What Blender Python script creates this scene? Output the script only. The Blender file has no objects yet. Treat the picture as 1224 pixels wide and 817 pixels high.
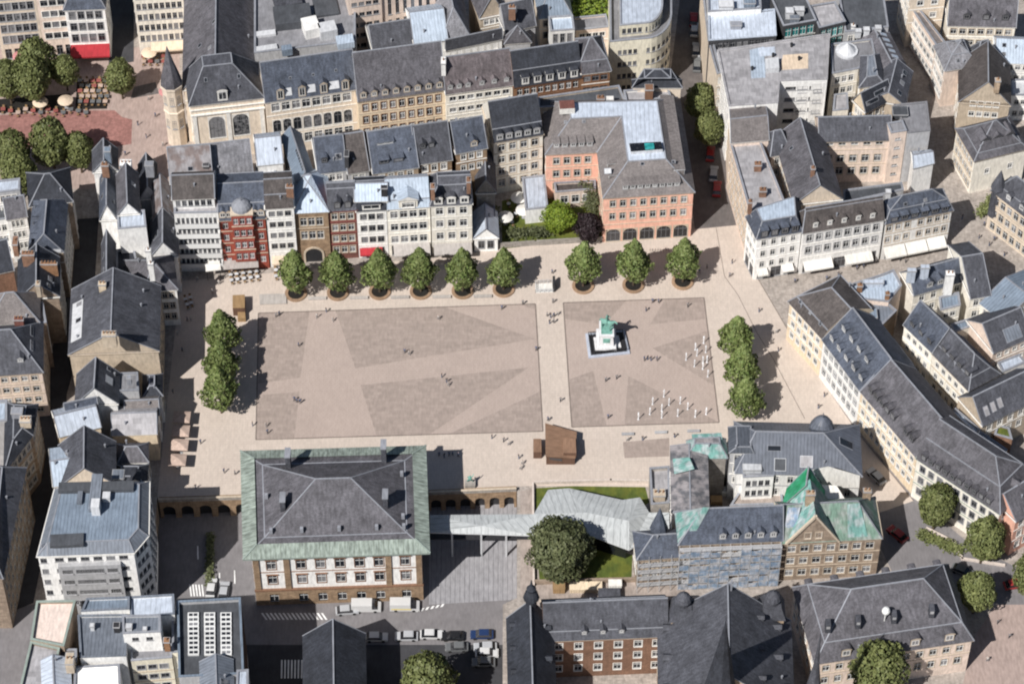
import bpy, bmesh, math, random
from mathutils import Vector, Matrix
rad = math.radians
rng = random.Random(11)
S = bpy.context.scene
COL = S.collection
# ---------------------------------------------------------------- camera geometry
PW, PH, FPX, PITCH, DIST = 1224.0, 817.0, 3580.0, rad(50.0), 597.0
FWD = Vector((0, math.cos(PITCH), -math.sin(PITCH)))
UPV = Vector((0, math.sin(PITCH), math.cos(PITCH)))
CAM = -FWD * DIST

def W(px, py, z=0.0):
    """photo pixel -> the point of the real place at height z"""
    d = FWD + Vector((1, 0, 0)) * ((px - PW / 2) / FPX) - UPV * ((py - PH / 2) / FPX)
    return CAM + d * ((z - CAM.z) / d.z)

# ---------------------------------------------------------------- materials
def _n(nt, typ, **kw):
    n = nt.nodes.new(typ)
    for k, v in kw.items():
        if k in n.inputs: n.inputs[k].default_value = v
        else: setattr(n, k, v)
    return n

def mat(name, col, kind='plain', rough=.75, var=.22, scale=.35, fine=.16, objvar=.10, spec=.3, metal=0.0, col2=None, a=.4, b=.25):
    m = bpy.data.materials.new(name); m.use_nodes = True
    nt = m.node_tree; L = nt.links.new
    bs = nt.nodes['Principled BSDF']
    bs.inputs['Roughness'].default_value = rough
    bs.inputs['Specular IOR Level'].default_value = spec
    bs.inputs['Metallic'].default_value = metal
    tc = _n(nt, 'ShaderNodeTexCoord'); uv = tc.outputs['UV']
    geo = _n(nt, 'ShaderNodeNewGeometry')
    def mulc(c, fac):
        x = _n(nt, 'ShaderNodeMix', data_type='RGBA', blend_type='MULTIPLY'); x.inputs['Factor'].default_value = 1
        L(c, x.inputs['A']); L(fac, x.inputs['B']); return x.outputs['Result']
    def ramp(fac, lo, hi, p0=.3, p1=.7):
        r = _n(nt, 'ShaderNodeMapRange'); r.inputs['From Min'].default_value = p0; r.inputs['From Max'].default_value = p1
        r.inputs['To Min'].default_value = lo; r.inputs['To Max'].default_value = hi
        L(fac, r.inputs['Value'])
        c = _n(nt, 'ShaderNodeCombineColor')
        for k in range(3): L(r.outputs['Result'], c.inputs[k])
        return c.outputs['Color']
    rgb = _n(nt, 'ShaderNodeRGB'); rgb.outputs[0].default_value = (*col, 1); c = rgb.outputs[0]
    c2 = col2 or tuple(x * .72 for x in col)
    if kind in ('slate', 'brick', 'tiles', 'ashlar'):
        br = _n(nt, 'ShaderNodeTexBrick'); br.inputs['Scale'].default_value = 1
        br.inputs['Brick Width'].default_value = a; br.inputs['Row Height'].default_value = b
        br.inputs['Mortar Size'].default_value = .012 if kind != 'tiles' else .02
        br.inputs['Color1'].default_value = (*col, 1); br.inputs['Color2'].default_value = (*c2, 1)
        br.inputs['Mortar'].default_value = (*[x * (.55 if kind != 'tiles' else .8) for x in col], 1)
        L(uv, br.inputs['Vector']); c = br.outputs['Color']
    elif kind == 'seam':
        sx = _n(nt, 'ShaderNodeSeparateXYZ'); L(uv, sx.inputs[0])
        d = _n(nt, 'ShaderNodeMath', operation='DIVIDE'); d.inputs[1].default_value = a; L(sx.outputs['X'], d.inputs[0])
        fr = _n(nt, 'ShaderNodeMath', operation='FRACT'); L(d.outputs[0], fr.inputs[0])
        lt = _n(nt, 'ShaderNodeMath', operation='LESS_THAN'); lt.inputs[1].default_value = .14; L(fr.outputs[0], lt.inputs[0])
        mx = _n(nt, 'ShaderNodeMix', data_type='RGBA'); L(lt.outputs[0], mx.inputs['Factor'])
        L(c, mx.inputs['A']); mx.inputs['B'].default_value = (*c2, 1); c = mx.outputs['Result']
        bp = _n(nt, 'ShaderNodeBump'); bp.inputs['Distance'].default_value = .04; L(lt.outputs[0], bp.inputs['Height'])
        L(bp.outputs['Normal'], bs.inputs['Normal'])
    elif kind == 'two':
        nz = _n(nt, 'ShaderNodeTexNoise'); nz.inputs['Scale'].default_value = a; nz.inputs['Detail'].default_value = 4
        L(geo.outputs['Position'], nz.inputs['Vector'])
        r = _n(nt, 'ShaderNodeMapRange'); r.inputs['From Min'].default_value = .42; r.inputs['From Max'].default_value = .58; L(nz.outputs['Fac'], r.inputs['Value'])
        mx = _n(nt, 'ShaderNodeMix', data_type='RGBA'); L(r.outputs['Result'], mx.inputs['Factor'])
        L(c, mx.inputs['A']); mx.inputs['B'].default_value = (*c2, 1); c = mx.outputs['Result']
    elif kind == 'leaf':
        mx = _n(nt, 'ShaderNodeMix', data_type='RGBA'); L(geo.outputs['Random Per Island'], mx.inputs['Factor'])
        L(c, mx.inputs['A']); mx.inputs['B'].default_value = (*c2, 1); c = mx.outputs['Result']
    n1 = _n(nt, 'ShaderNodeTexNoise'); n1.inputs['Scale'].default_value = scale; n1.inputs['Detail'].default_value = 5; n1.inputs['Roughness'].default_value = .6
    L(geo.outputs['Position'], n1.inputs['Vector'])
    c = mulc(c, ramp(n1.outputs['Fac'], 1 - var, 1 + var))
    if fine:
        mp = _n(nt, 'ShaderNodeMapping'); mp.inputs['Scale'].default_value = (1, .28, 1); L(uv, mp.inputs['Vector'])
        n2 = _n(nt, 'ShaderNodeTexNoise'); n2.inputs['Scale'].default_value = 2.2; n2.inputs['Detail'].default_value = 3
        L(mp.outputs[0], n2.inputs['Vector']); c = mulc(c, ramp(n2.outputs['Fac'], 1 - fine, 1 + fine))
    if objvar:
        oi = _n(nt, 'ShaderNodeObjectInfo'); c = mulc(c, ramp(oi.outputs['Random'], 1 - objvar, 1 + objvar, 0, 1))
    L(c, bs.inputs['Base Color'])
    return m

def glassmat(name, dark, light):
    m = bpy.data.materials.new(name); m.use_nodes = True; nt = m.node_tree; L = nt.links.new
    bs = nt.nodes['Principled BSDF']; bs.inputs['Roughness'].default_value = .12
    oi = _n(nt, 'ShaderNodeObjectInfo'); geo = _n(nt, 'ShaderNodeNewGeometry')
    n1 = _n(nt, 'ShaderNodeTexNoise'); n1.inputs['Scale'].default_value = 1.3; L(geo.outputs['Position'], n1.inputs['Vector'])
    ad = _n(nt, 'ShaderNodeMath', operation='ADD'); L(oi.outputs['Random'], ad.inputs[0]); L(n1.outputs['Fac'], ad.inputs[1])
    r = _n(nt, 'ShaderNodeMapRange'); r.inputs['From Min'].default_value = 1.08; r.inputs['From Max'].default_value = 1.35; L(ad.outputs[0], r.inputs['Value'])
    mx = _n(nt, 'ShaderNodeMix', data_type='RGBA'); L(r.outputs['Result'], mx.inputs['Factor'])
    mx.inputs['A'].default_value = (*dark, 1); mx.inputs['B'].default_value = (*light, 1); L(mx.outputs['Result'], bs.inputs['Base Color'])
    return m

M = {}
def D(key, *a, **k): M[key] = mat(key, *a, **k)
# roofs
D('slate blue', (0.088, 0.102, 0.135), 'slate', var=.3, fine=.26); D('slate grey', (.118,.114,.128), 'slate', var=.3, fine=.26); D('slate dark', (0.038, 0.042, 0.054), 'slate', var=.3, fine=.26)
D('slate mid', (0.084, 0.087, 0.103), 'slate', var=.3, fine=.26); D('slate brown', (0.095, 0.083, 0.08), 'slate', var=.3, fine=.26); D('slate purple', (0.15, 0.128, 0.135), 'slate', var=.3, fine=.26)
D('slate warm', (0.2, 0.18, 0.176), 'slate', var=.16); D('slate rust', (.16, .13, .125), 'two', col2=(.25, .24, .25), a=.5)
D('slate weathered', (.27, .25, .255), 'two', col2=(.11, .11, .12), a=.6); D('slate pale', (0.22, 0.22, 0.24), 'slate', var=.3, fine=.26)
D('zinc light', (.42, .49, .58), 'seam', rough=.5, var=.12, a=.65, col2=(.33, .39, .47)); D('zinc blue', (0.19, 0.235, 0.295), 'seam', rough=.5, var=.14, a=.65)
D('zinc grey', (0.17, 0.19, 0.225), 'seam', rough=.5, var=.16, a=.65); D('zinc white', (0.46, 0.51, 0.59), 'seam', rough=.55, var=.12, a=.9, col2=(0.4, 0.44, 0.5))
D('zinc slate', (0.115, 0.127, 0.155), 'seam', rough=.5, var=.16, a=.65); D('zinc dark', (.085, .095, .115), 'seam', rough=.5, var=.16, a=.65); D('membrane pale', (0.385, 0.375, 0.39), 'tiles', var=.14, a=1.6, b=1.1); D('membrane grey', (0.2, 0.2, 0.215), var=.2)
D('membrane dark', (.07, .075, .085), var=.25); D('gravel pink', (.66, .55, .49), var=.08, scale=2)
D('copper', (0.265, 0.31, 0.275), 'seam', rough=.7, var=.22, fine=.4, a=.9, col2=(0.22, 0.255, 0.215)); D('copper edge', (0.29, 0.345, 0.31), var=.1)
D('lead', (.25, .26, .29), var=.1); D('net green', (0.02, 0.24, 0.1), 'two', col2=(.05, .3, .17), a=.4, fine=.3); D('net teal', (0.16, 0.33, 0.3), 'two', col2=(0.3, 0.36, 0.36), a=.7, fine=.3)
D('net grey', (0.27, 0.3, 0.28), 'two', col2=(0.16, 0.25, 0.2), a=.5, fine=.3); D('net blue', (.2, .27, .37), 'two', col2=(.36, .37, .4), a=.7, fine=.3)
# walls
D('plaster cream', (0.7, 0.6, 0.49), var=.08); D('plaster white', (0.8, 0.79, 0.77), var=.07); D('plaster ivory', (0.76, 0.72, 0.64), var=.08)
D('plaster pink', (0.74, 0.42, 0.32), var=.07); D('plaster blush', (0.68, 0.56, 0.48), var=.09); D('plaster ochre', (0.68, 0.56, 0.41), var=.09)
D('plaster yellow', (0.74, 0.69, 0.56), var=.08); D('plaster grey', (.42, .42, .43), var=.1); D('plaster beige', (.46, .385, .3), var=.14)
D('stone sand', (.46, .35, .25), 'ashlar', var=.18, a=.9, b=.45); D('stone brown', (.33, .23, .15), 'ashlar', var=.2, a=.9, b=.45)
D('stone tan', (.34, .265, .205), 'ashlar', var=.2, a=.9, b=.45); D('stone grey', (.36, .33, .3), 'ashlar', var=.2, a=.9, b=.45)
D('brick red', (.36, .085, .055), 'brick', var=.15, a=.5, b=.16); D('brick wine', (.2, .085, .07), 'brick', var=.15, a=.5, b=.16)
D('brick orange', (0.33, 0.18, 0.1), 'brick', var=.15, a=.5, b=.16); D('brick brown', (0.27, 0.155, 0.105), 'brick', var=.18, a=.5, b=.16)
D('wall shade', (.13, .11, .1), var=.2); D('trim white', (.74, .72, .68), var=.06); D('trim stone', (.5, .42, .33), var=.1); D('trim grey', (.34, .34, .35), var=.1)
D('trim brown', (.2, .11, .07), var=.1); D('trim dark', (.06, .06, .065), var=.1); D('trim red', (.26, .08, .07), var=.1)
D('frame white', (.7, .7, .69), var=.04, fine=0); D('frame grey', (.2, .2, .21), var=.04, fine=0); D('frame brown', (.16, .08, .05), var=.05, fine=0)
M['glass'] = glassmat('window glass', (.018, .021, .027), (.22, .22, .23)); M['glass dark'] = glassmat('shop glass', (.012, .014, .018), (.06, .06, .065))
M['glass teal'] = glassmat('teal glass', (.02, .2, .2), (.05, .38, .38)); M['glass green'] = glassmat('green glass', (.01, .09, .07), (.02, .2, .16))
# ground
D('pave pale', (0.535, 0.46, 0.4), 'tiles', var=.06, fine=.07, a=1.0, b=.6, objvar=0, scale=.12, col2=(0.51, 0.437, 0.38), rough=.85)
D('pave mid', (0.41, 0.335, 0.295), 'tiles', var=.05, fine=.06, a=.8, b=.5, objvar=0, scale=.12, col2=(0.395, 0.322, 0.284), rough=.85)
D('pave dark', (0.35, 0.287, 0.253), 'tiles', var=.07, fine=.1, a=1.6, b=.8, objvar=0, scale=.9, col2=(0.3, 0.247, 0.217), rough=.85)
D('street stone', (0.39, 0.345, 0.31), 'tiles', var=.16, a=.6, b=.35, objvar=0, rough=.85); D('street pink', (0.33, 0.165, 0.145), 'tiles', var=.14, a=.6, b=.35, objvar=0, rough=.85)
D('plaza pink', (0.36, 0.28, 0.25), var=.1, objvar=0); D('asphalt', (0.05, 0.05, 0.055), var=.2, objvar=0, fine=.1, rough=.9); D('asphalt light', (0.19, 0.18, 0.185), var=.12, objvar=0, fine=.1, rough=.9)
D('road tan', (0.12, 0.108, 0.105), var=.2, objvar=0, fine=.12, rough=.9); D('deck grey', (0.3, 0.295, 0.31), 'seam', var=.08, a=.9, objvar=0); D('paint', (.75, .75, .74), var=.1)
D('yard', (.33, .28, .25), var=.3, objvar=0); D('joint', (.2, .165, .145), var=.1); D('soil', (.018, .016, .014), var=.3); D('corten', (.30, .2, .13), var=.12); D('bench stone', (0.4, 0.37, 0.345), var=.06)
D('lawn', (.11, .125, .022), 'two', col2=(.075, .1, .02), a=.4, var=.2, objvar=0); D('kerb', (.55, .48, .43), var=.08)
# vegetation
D('leaf linden', (0.1, 0.145, 0.04), 'leaf', col2=(0.19, 0.22, 0.08), var=.3, scale=.5, fine=0, rough=.6); D('leaf olive', (0.1, 0.12, 0.042), 'leaf', col2=(0.17, 0.185, 0.07), var=.25, scale=.4, fine=0, rough=.6)
D('leaf dark', (0.06, 0.072, 0.032), 'leaf', col2=(0.115, 0.125, 0.06), var=.3, scale=.3, fine=0, rough=.6); D('leaf lime', (.11, .17, .02), 'leaf', col2=(.19, .24, .03), var=.25, scale=.5, fine=0, rough=.6)
D('leaf purple', (.018, .012, .014), 'leaf', col2=(.035, .022, .026), var=.25, scale=.5, fine=0, rough=.6); D('bark', (.09, .065, .045), var=.3)
# objects
D('wood', (0.24, 0.145, 0.095), 'seam', var=.12, a=.35); D('wood dark', (0.14, 0.08, 0.055), 'seam', var=.12, a=.35); D('wood tan', (.33, .215, .11), 'seam', var=.1, a=.35)
D('canvas pink', (0.44, 0.335, 0.28), var=.06); D('canvas white', (0.7, 0.68, 0.64), var=.05); D('canvas red', (0.38, 0.03, 0.04), var=.08); D('canvas rose', (.45,.2,.2), var=.08); D('canvas grey', (.42, .39, .37), var=.06); D('canvas sand', (.62, .5, .38), var=.06)
D('metal dark', (.03, .03, .033), var=.1, rough=.5); D('metal light', (.55, .56, .58), var=.05, rough=.4); D('metal roof', (0.44, 0.46, 0.465), 'seam', rough=.45, var=.06, a=1.3, objvar=0, col2=(0.36, 0.38, 0.385))
D('bronze', (.16, .33, .28), var=.3, scale=1.5, rough=.6); D('marble', (.66, .66, .67), var=.12, scale=1); D('marble blue', (.4, .43, .5), var=.1)
D('water spray', (.85, .87, .9), var=.05, rough=.4, fine=0)
for k, c in dict(white=(.58, .58, .58), black=(.02, .02, .022), navy=(.02, .04, .11), silver=(.42, .43, .45), red=(.3, .03, .03), grey=(.14, .145, .15), yellow=(.7, .55, .12)).items():
    D('paint ' + k, c, var=.03, rough=.3, fine=0, spec=.5, objvar=0)
D('tyre', (.02, .02, .02), var=.1); D('skin', (.5, .32, .24), var=.05); D('hair', (.05, .035, .025), var=.1)
for k, c in dict(dark=(.07, .07, .08), blue=(.09, .12, .2), grey=(.22, .22, .23), pale=(.5, .47, .44)).items(): D('cloth ' + k, c, var=.1)

# ---------------------------------------------------------------- mesh builder
class MB:
    def __init__(s): s.v, s.f, s.m = [], [], []
    def face(s, pts, m=0):
        i = len(s.v); s.v += [Vector(p) for p in pts]; s.f.append(list(range(i, i + len(pts)))); s.m.append(m)
    def prism(s, poly, z0, z1, m=0, mt=None, bottom=False):
        n = len(poly)
        for i in range(n):
            a, b = poly[i], poly[(i + 1) % n]
            s.face([(a[0], a[1], z0), (b[0], b[1], z0), (b[0], b[1], z1), (a[0], a[1], z1)], m)
        s.face([(p[0], p[1], z1) for p in poly], m if mt is None else mt)
        if bottom: s.face([(p[0], p[1], z0) for p in reversed(poly)], m)
    def box(s, x0, x1, y0, y1, z0, z1, m=0, T=None):
        P = [Vector((x, y, z)) for z in (z0, z1) for y in (y0, y1) for x in (x0, x1)]
        if T is not None: P = [T @ p for p in P]
        for q in ((0, 2, 3, 1), (4, 5, 7, 6), (0, 1, 5, 4), (2, 6, 7, 3), (1, 3, 7, 5), (0, 4, 6, 2)): s.face([P[k] for k in q], m)
    def bar(s, a, b, w, h, m=0):
        a, b = Vector(a), Vector(b); d = (b - a)
        if d.length < 1e-4: return
        d.normalize(); up = Vector((0, 0, 1)) if abs(d.z) < .95 else Vector((1, 0, 0))
        x = d.cross(up).normalized() * (w / 2); y = x.cross(d).normalized() * (h / 2)
        A = [a + sx * x + sy * y for sx, sy in ((-1, -1), (1, -1), (1, 1), (-1, 1))]; B = [p + (b - a) for p in A]
        for i in range(4): s.face([A[i], A[(i + 1) % 4], B[(i + 1) % 4], B[i]], m)
        s.face(A[::-1], m); s.face(B, m)
    def tube(s, pts, rs, n=8, m=0, cap=True):
        rings = []
        for i, p in enumerate(pts):
            p = Vector(p); d = (Vector(pts[min(i + 1, len(pts) - 1)]) - Vector(pts[max(i - 1, 0)])).normalized()
            up = Vector((0, 0, 1)) if abs(d.z) < .9 else Vector((1, 0, 0))
            x = d.cross(up).normalized(); y = x.cross(d)
            rings.append([p + (x * math.cos(t) + y * math.sin(t)) * rs[i] for t in [2 * math.pi * k / n for k in range(n)]])
        for A, B in zip(rings, rings[1:]):
            for k in range(n): s.face([A[k], A[(k + 1) % n], B[(k + 1) % n], B[k]][::-1], m)
        if cap: s.face(rings[0], m); s.face(rings[-1][::-1], m)
    def lathe(s, c, prof, n=12, m=0, ph=0):
        c = Vector(c); R = [[c + Vector((r * math.cos(ph + 2 * math.pi * k / n), r * math.sin(ph + 2 * math.pi * k / n), z)) for k in range(n)] for r, z in prof]
        for A, B in zip(R, R[1:]):
            for k in range(n): s.face([A[k], A[(k + 1) % n], B[(k + 1) % n], B[k]], m)
        s.face(R[0][::-1], m); s.face(R[-1], m)
    def mesh(s, name, mats, off=(0, 0, 0), uv=True, smooth=False):
        me = bpy.data.meshes.new(name); o = Vector(off)
        me.from_pydata([p - o for p in s.v], [], s.f)
        for m in mats: me.materials.append(M[m] if isinstance(m, str) else m)
        me.polygons.foreach_set('material_index', s.m)
        if uv:
            ul = me.uv_layers.new(name='UVMap').data; buf = [0.0] * (2 * len(ul)); j = 0
            for f in s.f:
                P = [s.v[k] for k in f]; n = Vector((0, 0, 0))
                for q in range(1, len(P) - 1): n += (P[q] - P[0]).cross(P[q + 1] - P[0])
                n.normalize() if n.length > 1e-9 else None
                U = Vector((-n.y, n.x, 0)); U = U.normalized() if U.length > .05 else Vector((1, 0, 0))
                V = n.cross(U)
                for p in P: buf[j] = p.dot(U); buf[j + 1] = p.dot(V); j += 2
            ul.foreach_set('uv', buf)
        if smooth: me.polygons.foreach_set('use_smooth', [True] * len(s.f))
        me.update(); return me
    def build(s, name, mats, parent=None, uv=True, smooth=False):
        if not s.f: return None
        off = Vector(parent['_o']) if parent is not None and '_o' in parent else Vector((0, 0, 0))
        o = bpy.data.objects.new(name, s.mesh(name, mats, off, uv, smooth)); COL.objects.link(o)
        if parent is not None: o.parent = parent; o['_o'] = off
        return o

def inst(name, me, parent=None, loc=(0, 0, 0), rz=0.0, sc=None):
    o = bpy.data.objects.new(name, me); COL.objects.link(o)
    o.location = loc; o.rotation_euler = (0, 0, rz)
    if sc: o.scale = sc
    if parent is not None: o.parent = parent
    return o

def thing(name, label, cat, loc=(0, 0, 0), rz=0, group=None):
    o = bpy.data.objects.new(name, None); COL.objects.link(o); o.empty_display_size = .5
    o.location = loc; o.rotation_euler = (0, 0, rz); o['label'] = label; o['category'] = cat
    if group: o['group'] = group
    o['_o'] = Vector(loc); return o

def tag(o, label, cat, group=None):
    o['label'] = label; o['category'] = cat
    if group: o['group'] = group
    return o

def structure(o): o['kind'] = 'structure'; return o

# ---------------------------------------------------------------- polygons
def area(P): return .5 * sum(P[i][0] * P[(i + 1) % len(P)][1] - P[(i + 1) % len(P)][0] * P[i][1] for i in range(len(P)))
def offset(P, ds):
    """move edge i inwards by ds[i] (CCW polygon)"""
    n = len(P); ds = ds if isinstance(ds, (list, tuple)) else [ds] * n; L = []
    for i in range(n):
        a, b = Vector(P[i][:2]), Vector(P[(i + 1) % n][:2]); d = (b - a).normalized(); nn = Vector((-d.y, d.x))
        L.append((a + nn * ds[i], d))
    out = []
    for i in range(n):
        (p, d), (q, e) = L[i - 1], L[i]; den = d.x * e.y - d.y * e.x
        if abs(den) < 1e-4: out.append(q.copy()); continue
        t = ((q.x - p.x) * e.y - (q.y - p.y) * e.x) / den; out.append(p + d * t)
    return out

# ---------------------------------------------------------------- windows and dormers (shared meshes)
_wc = {}
def win_mesh(w, h, st):
    k = (round(w, 2), round(h, 2), st)
    if k in _wc: return _wc[k]
    mb = MB(); f = .065; hw = w / 2
    fr = 'frame grey' if 'd' in st else ('frame brown' if 'b' in st else 'frame white')
    tr = 'trim stone' if 's' in st else ('trim white' if 'w' in st else ('trim brown' if 'n' in st else ('trim red' if 'r' in st else 'trim grey')))
    gl = 'glass teal' if 't' in st else ('glass dark' if 'k' in st else 'glass')
    mb.face([(-hw, .13, 0), (hw, .13, 0), (hw, .13, h), (-hw, .13, h)], 1)
    for x0, x1, z0, z1 in ((-hw, -hw + f, 0, h), (hw - f, hw, 0, h), (-hw + f, hw - f, 0, f), (-hw + f, hw - f, h - f, h)): mb.box(x0, x1, .05, .125, z0, z1, 0)
    nm = max(1, round(w / .9)) - (0 if w > 1.0 else 0)
    for i in range(1, nm + 1 if nm > 1 else 2):
        x = -hw + w * i / (nm if nm > 1 else 2)
        if x < hw - .1: mb.box(x - .035, x + .035, .06, .12, f, h - f, 0)
    if h > 1.3: mb.box(-hw + f, hw - f, .06, .12, h * .68 - .035, h * .68 + .035, 0)
    if 'a' in st:  # arched head: two solid spandrels
        n = 8; rz = min(hw, h * .5)
        for sg in (-1, 1):
            pts = [(sg * hw, h)] + [(sg * hw * math.cos(t), h - rz + rz * math.sin(t)) for t in [math.pi / 2 * q / n for q in range(n + 1)]]
            for q in range(1, len(pts) - 1):
                tri = [pts[0], pts[q], pts[q + 1]]; tri = tri if sg < 0 else tri[::-1]
                mb.face([(x, .0, z) for x, z in tri], 2)
            for q in range(1, len(pts) - 1):
                a, b = pts[q], pts[q + 1]; mb.face([(a[0], 0, a[1]), (b[0], 0, b[1]), (b[0], .13, b[1]), (a[0], .13, a[1])], 2)
    mb.box(-hw - .12, hw + .12, -.13, .05, -.12, 0, 2)
    if 'o' not in st:
        mb.box(-hw - .16, -hw, -.05, .02, 0, h + .16, 2); mb.box(hw, hw + .16, -.05, .02, 0, h + .16, 2); mb.box(-hw, hw, -.05, .02, h, h + .16, 2)
    if 'l' in st: mb.box(-hw - .3, hw + .3, -.25, .02, h + .2, h + .38, 2)
    _wc[k] = mb.mesh('window', [fr, gl, tr]); return _wc[k]

_pc = {}
def pane_mesh(w, h, st='w'):
    k = (round(w, 2), round(h, 2), st)
    if k not in _pc:
        mb = MB(); hw = w / 2; f = .1
        mb.face([(-hw, 0, 0), (hw, 0, 0), (hw, 0, h), (-hw, 0, h)], 1)
        for x0, x1, z0, z1 in ((-hw, -hw + f, 0, h), (hw - f, hw, 0, h), (-hw + f, hw - f, 0, f), (-hw + f, hw - f, h - f, h), (-.04, .04, f, h - f)): mb.box(x0, x1, -.04, .02, z0, z1, 0)
        _pc[k] = mb.mesh('window', ['frame white' if st == 'w' else 'frame grey', 'glass'])
    return _pc[k]

_dc = {}
def dormer_mesh(w, h, dep, kind, cm, fm):
    k = (round(w, 2), round(h, 2), round(dep, 2), kind, cm, fm)
    if k in _dc: return _dc[k]
    mb = MB(); hw = w / 2; o = .16
    mb.box(-hw, hw, 0, dep, -.5, h, 0)
    mb.box(-hw - .02, -hw + .16, -.04, .02, -.1, h - .02, 1); mb.box(hw - .16, hw + .02, -.04, .02, -.1, h - .02, 1); mb.box(-hw + .16, hw - .16, -.04, .02, -.1, .22, 1); mb.box(-hw + .16, hw - .16, -.04, .02, h - .2, h - .02, 1)
    if kind == 'gable':
        r = w * .42; a, b = (-hw - o, h - .05), (hw + o, h - .05); d2 = dep + r * 1.1
        for y, sg in ((-.18, 1), (d2, -1)):
            P = [(a[0], y, a[1]), (b[0], y, b[1]), (0, y, h + r)]; mb.face(P if sg > 0 else P[::-1], 1 if sg > 0 else 0)
        mb.face([(a[0], -.18, a[1]), (0, -.18, h + r), (0, d2, h + r), (a[0], d2, a[1])], 0)
        mb.face([(b[0], -.18, b[1]), (b[0], d2, b[1]), (0, d2, h + r), (0, -.18, h + r)], 0)
        mb.face([(a[0], -.18, a[1]), (a[0], d2, a[1]), (b[0], d2, b[1]), (b[0], -.18, b[1])], 0)
    elif kind == 'arch':
        n = 7; r = hw + o; q = [(-r * math.cos(math.pi * t / n), h + .55 * r * math.sin(math.pi * t / n)) for t in range(n + 1)]; d2 = dep + .6
        mb.face([(x, -.16, z) for x, z in q][::-1], 1)
        for A, B in zip(q, q[1:]): mb.face([(A[0], -.16, A[1]), (B[0], -.16, B[1]), (B[0], d2, B[1]), (A[0], d2, A[1])], 0)
        mb.face([(q[0][0], -.16, h), (q[0][0], d2, h), (q[-1][0], d2, h), (q[-1][0], -.16, h)], 0)
    else:
        mb.face([(-hw - o, -.2, h), (hw + o, -.2, h), (hw + o, dep + .5, h + .35), (-hw - o, dep + .5, h + .35)], 0)
        mb.box(-hw - o, hw + o, -.2, dep, h - .1, h - .004, 1)
    _dc[k] = mb.mesh('dormer', [cm, fm]); return _dc[k]

# ---------------------------------------------------------------- a building
def F(n, rows, w=1.1, hh=1.8, fl=3.3, top=.9, m=.7, st='w', shop=None, xs=None, bands=True, rl=None): return dict(locals())

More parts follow.
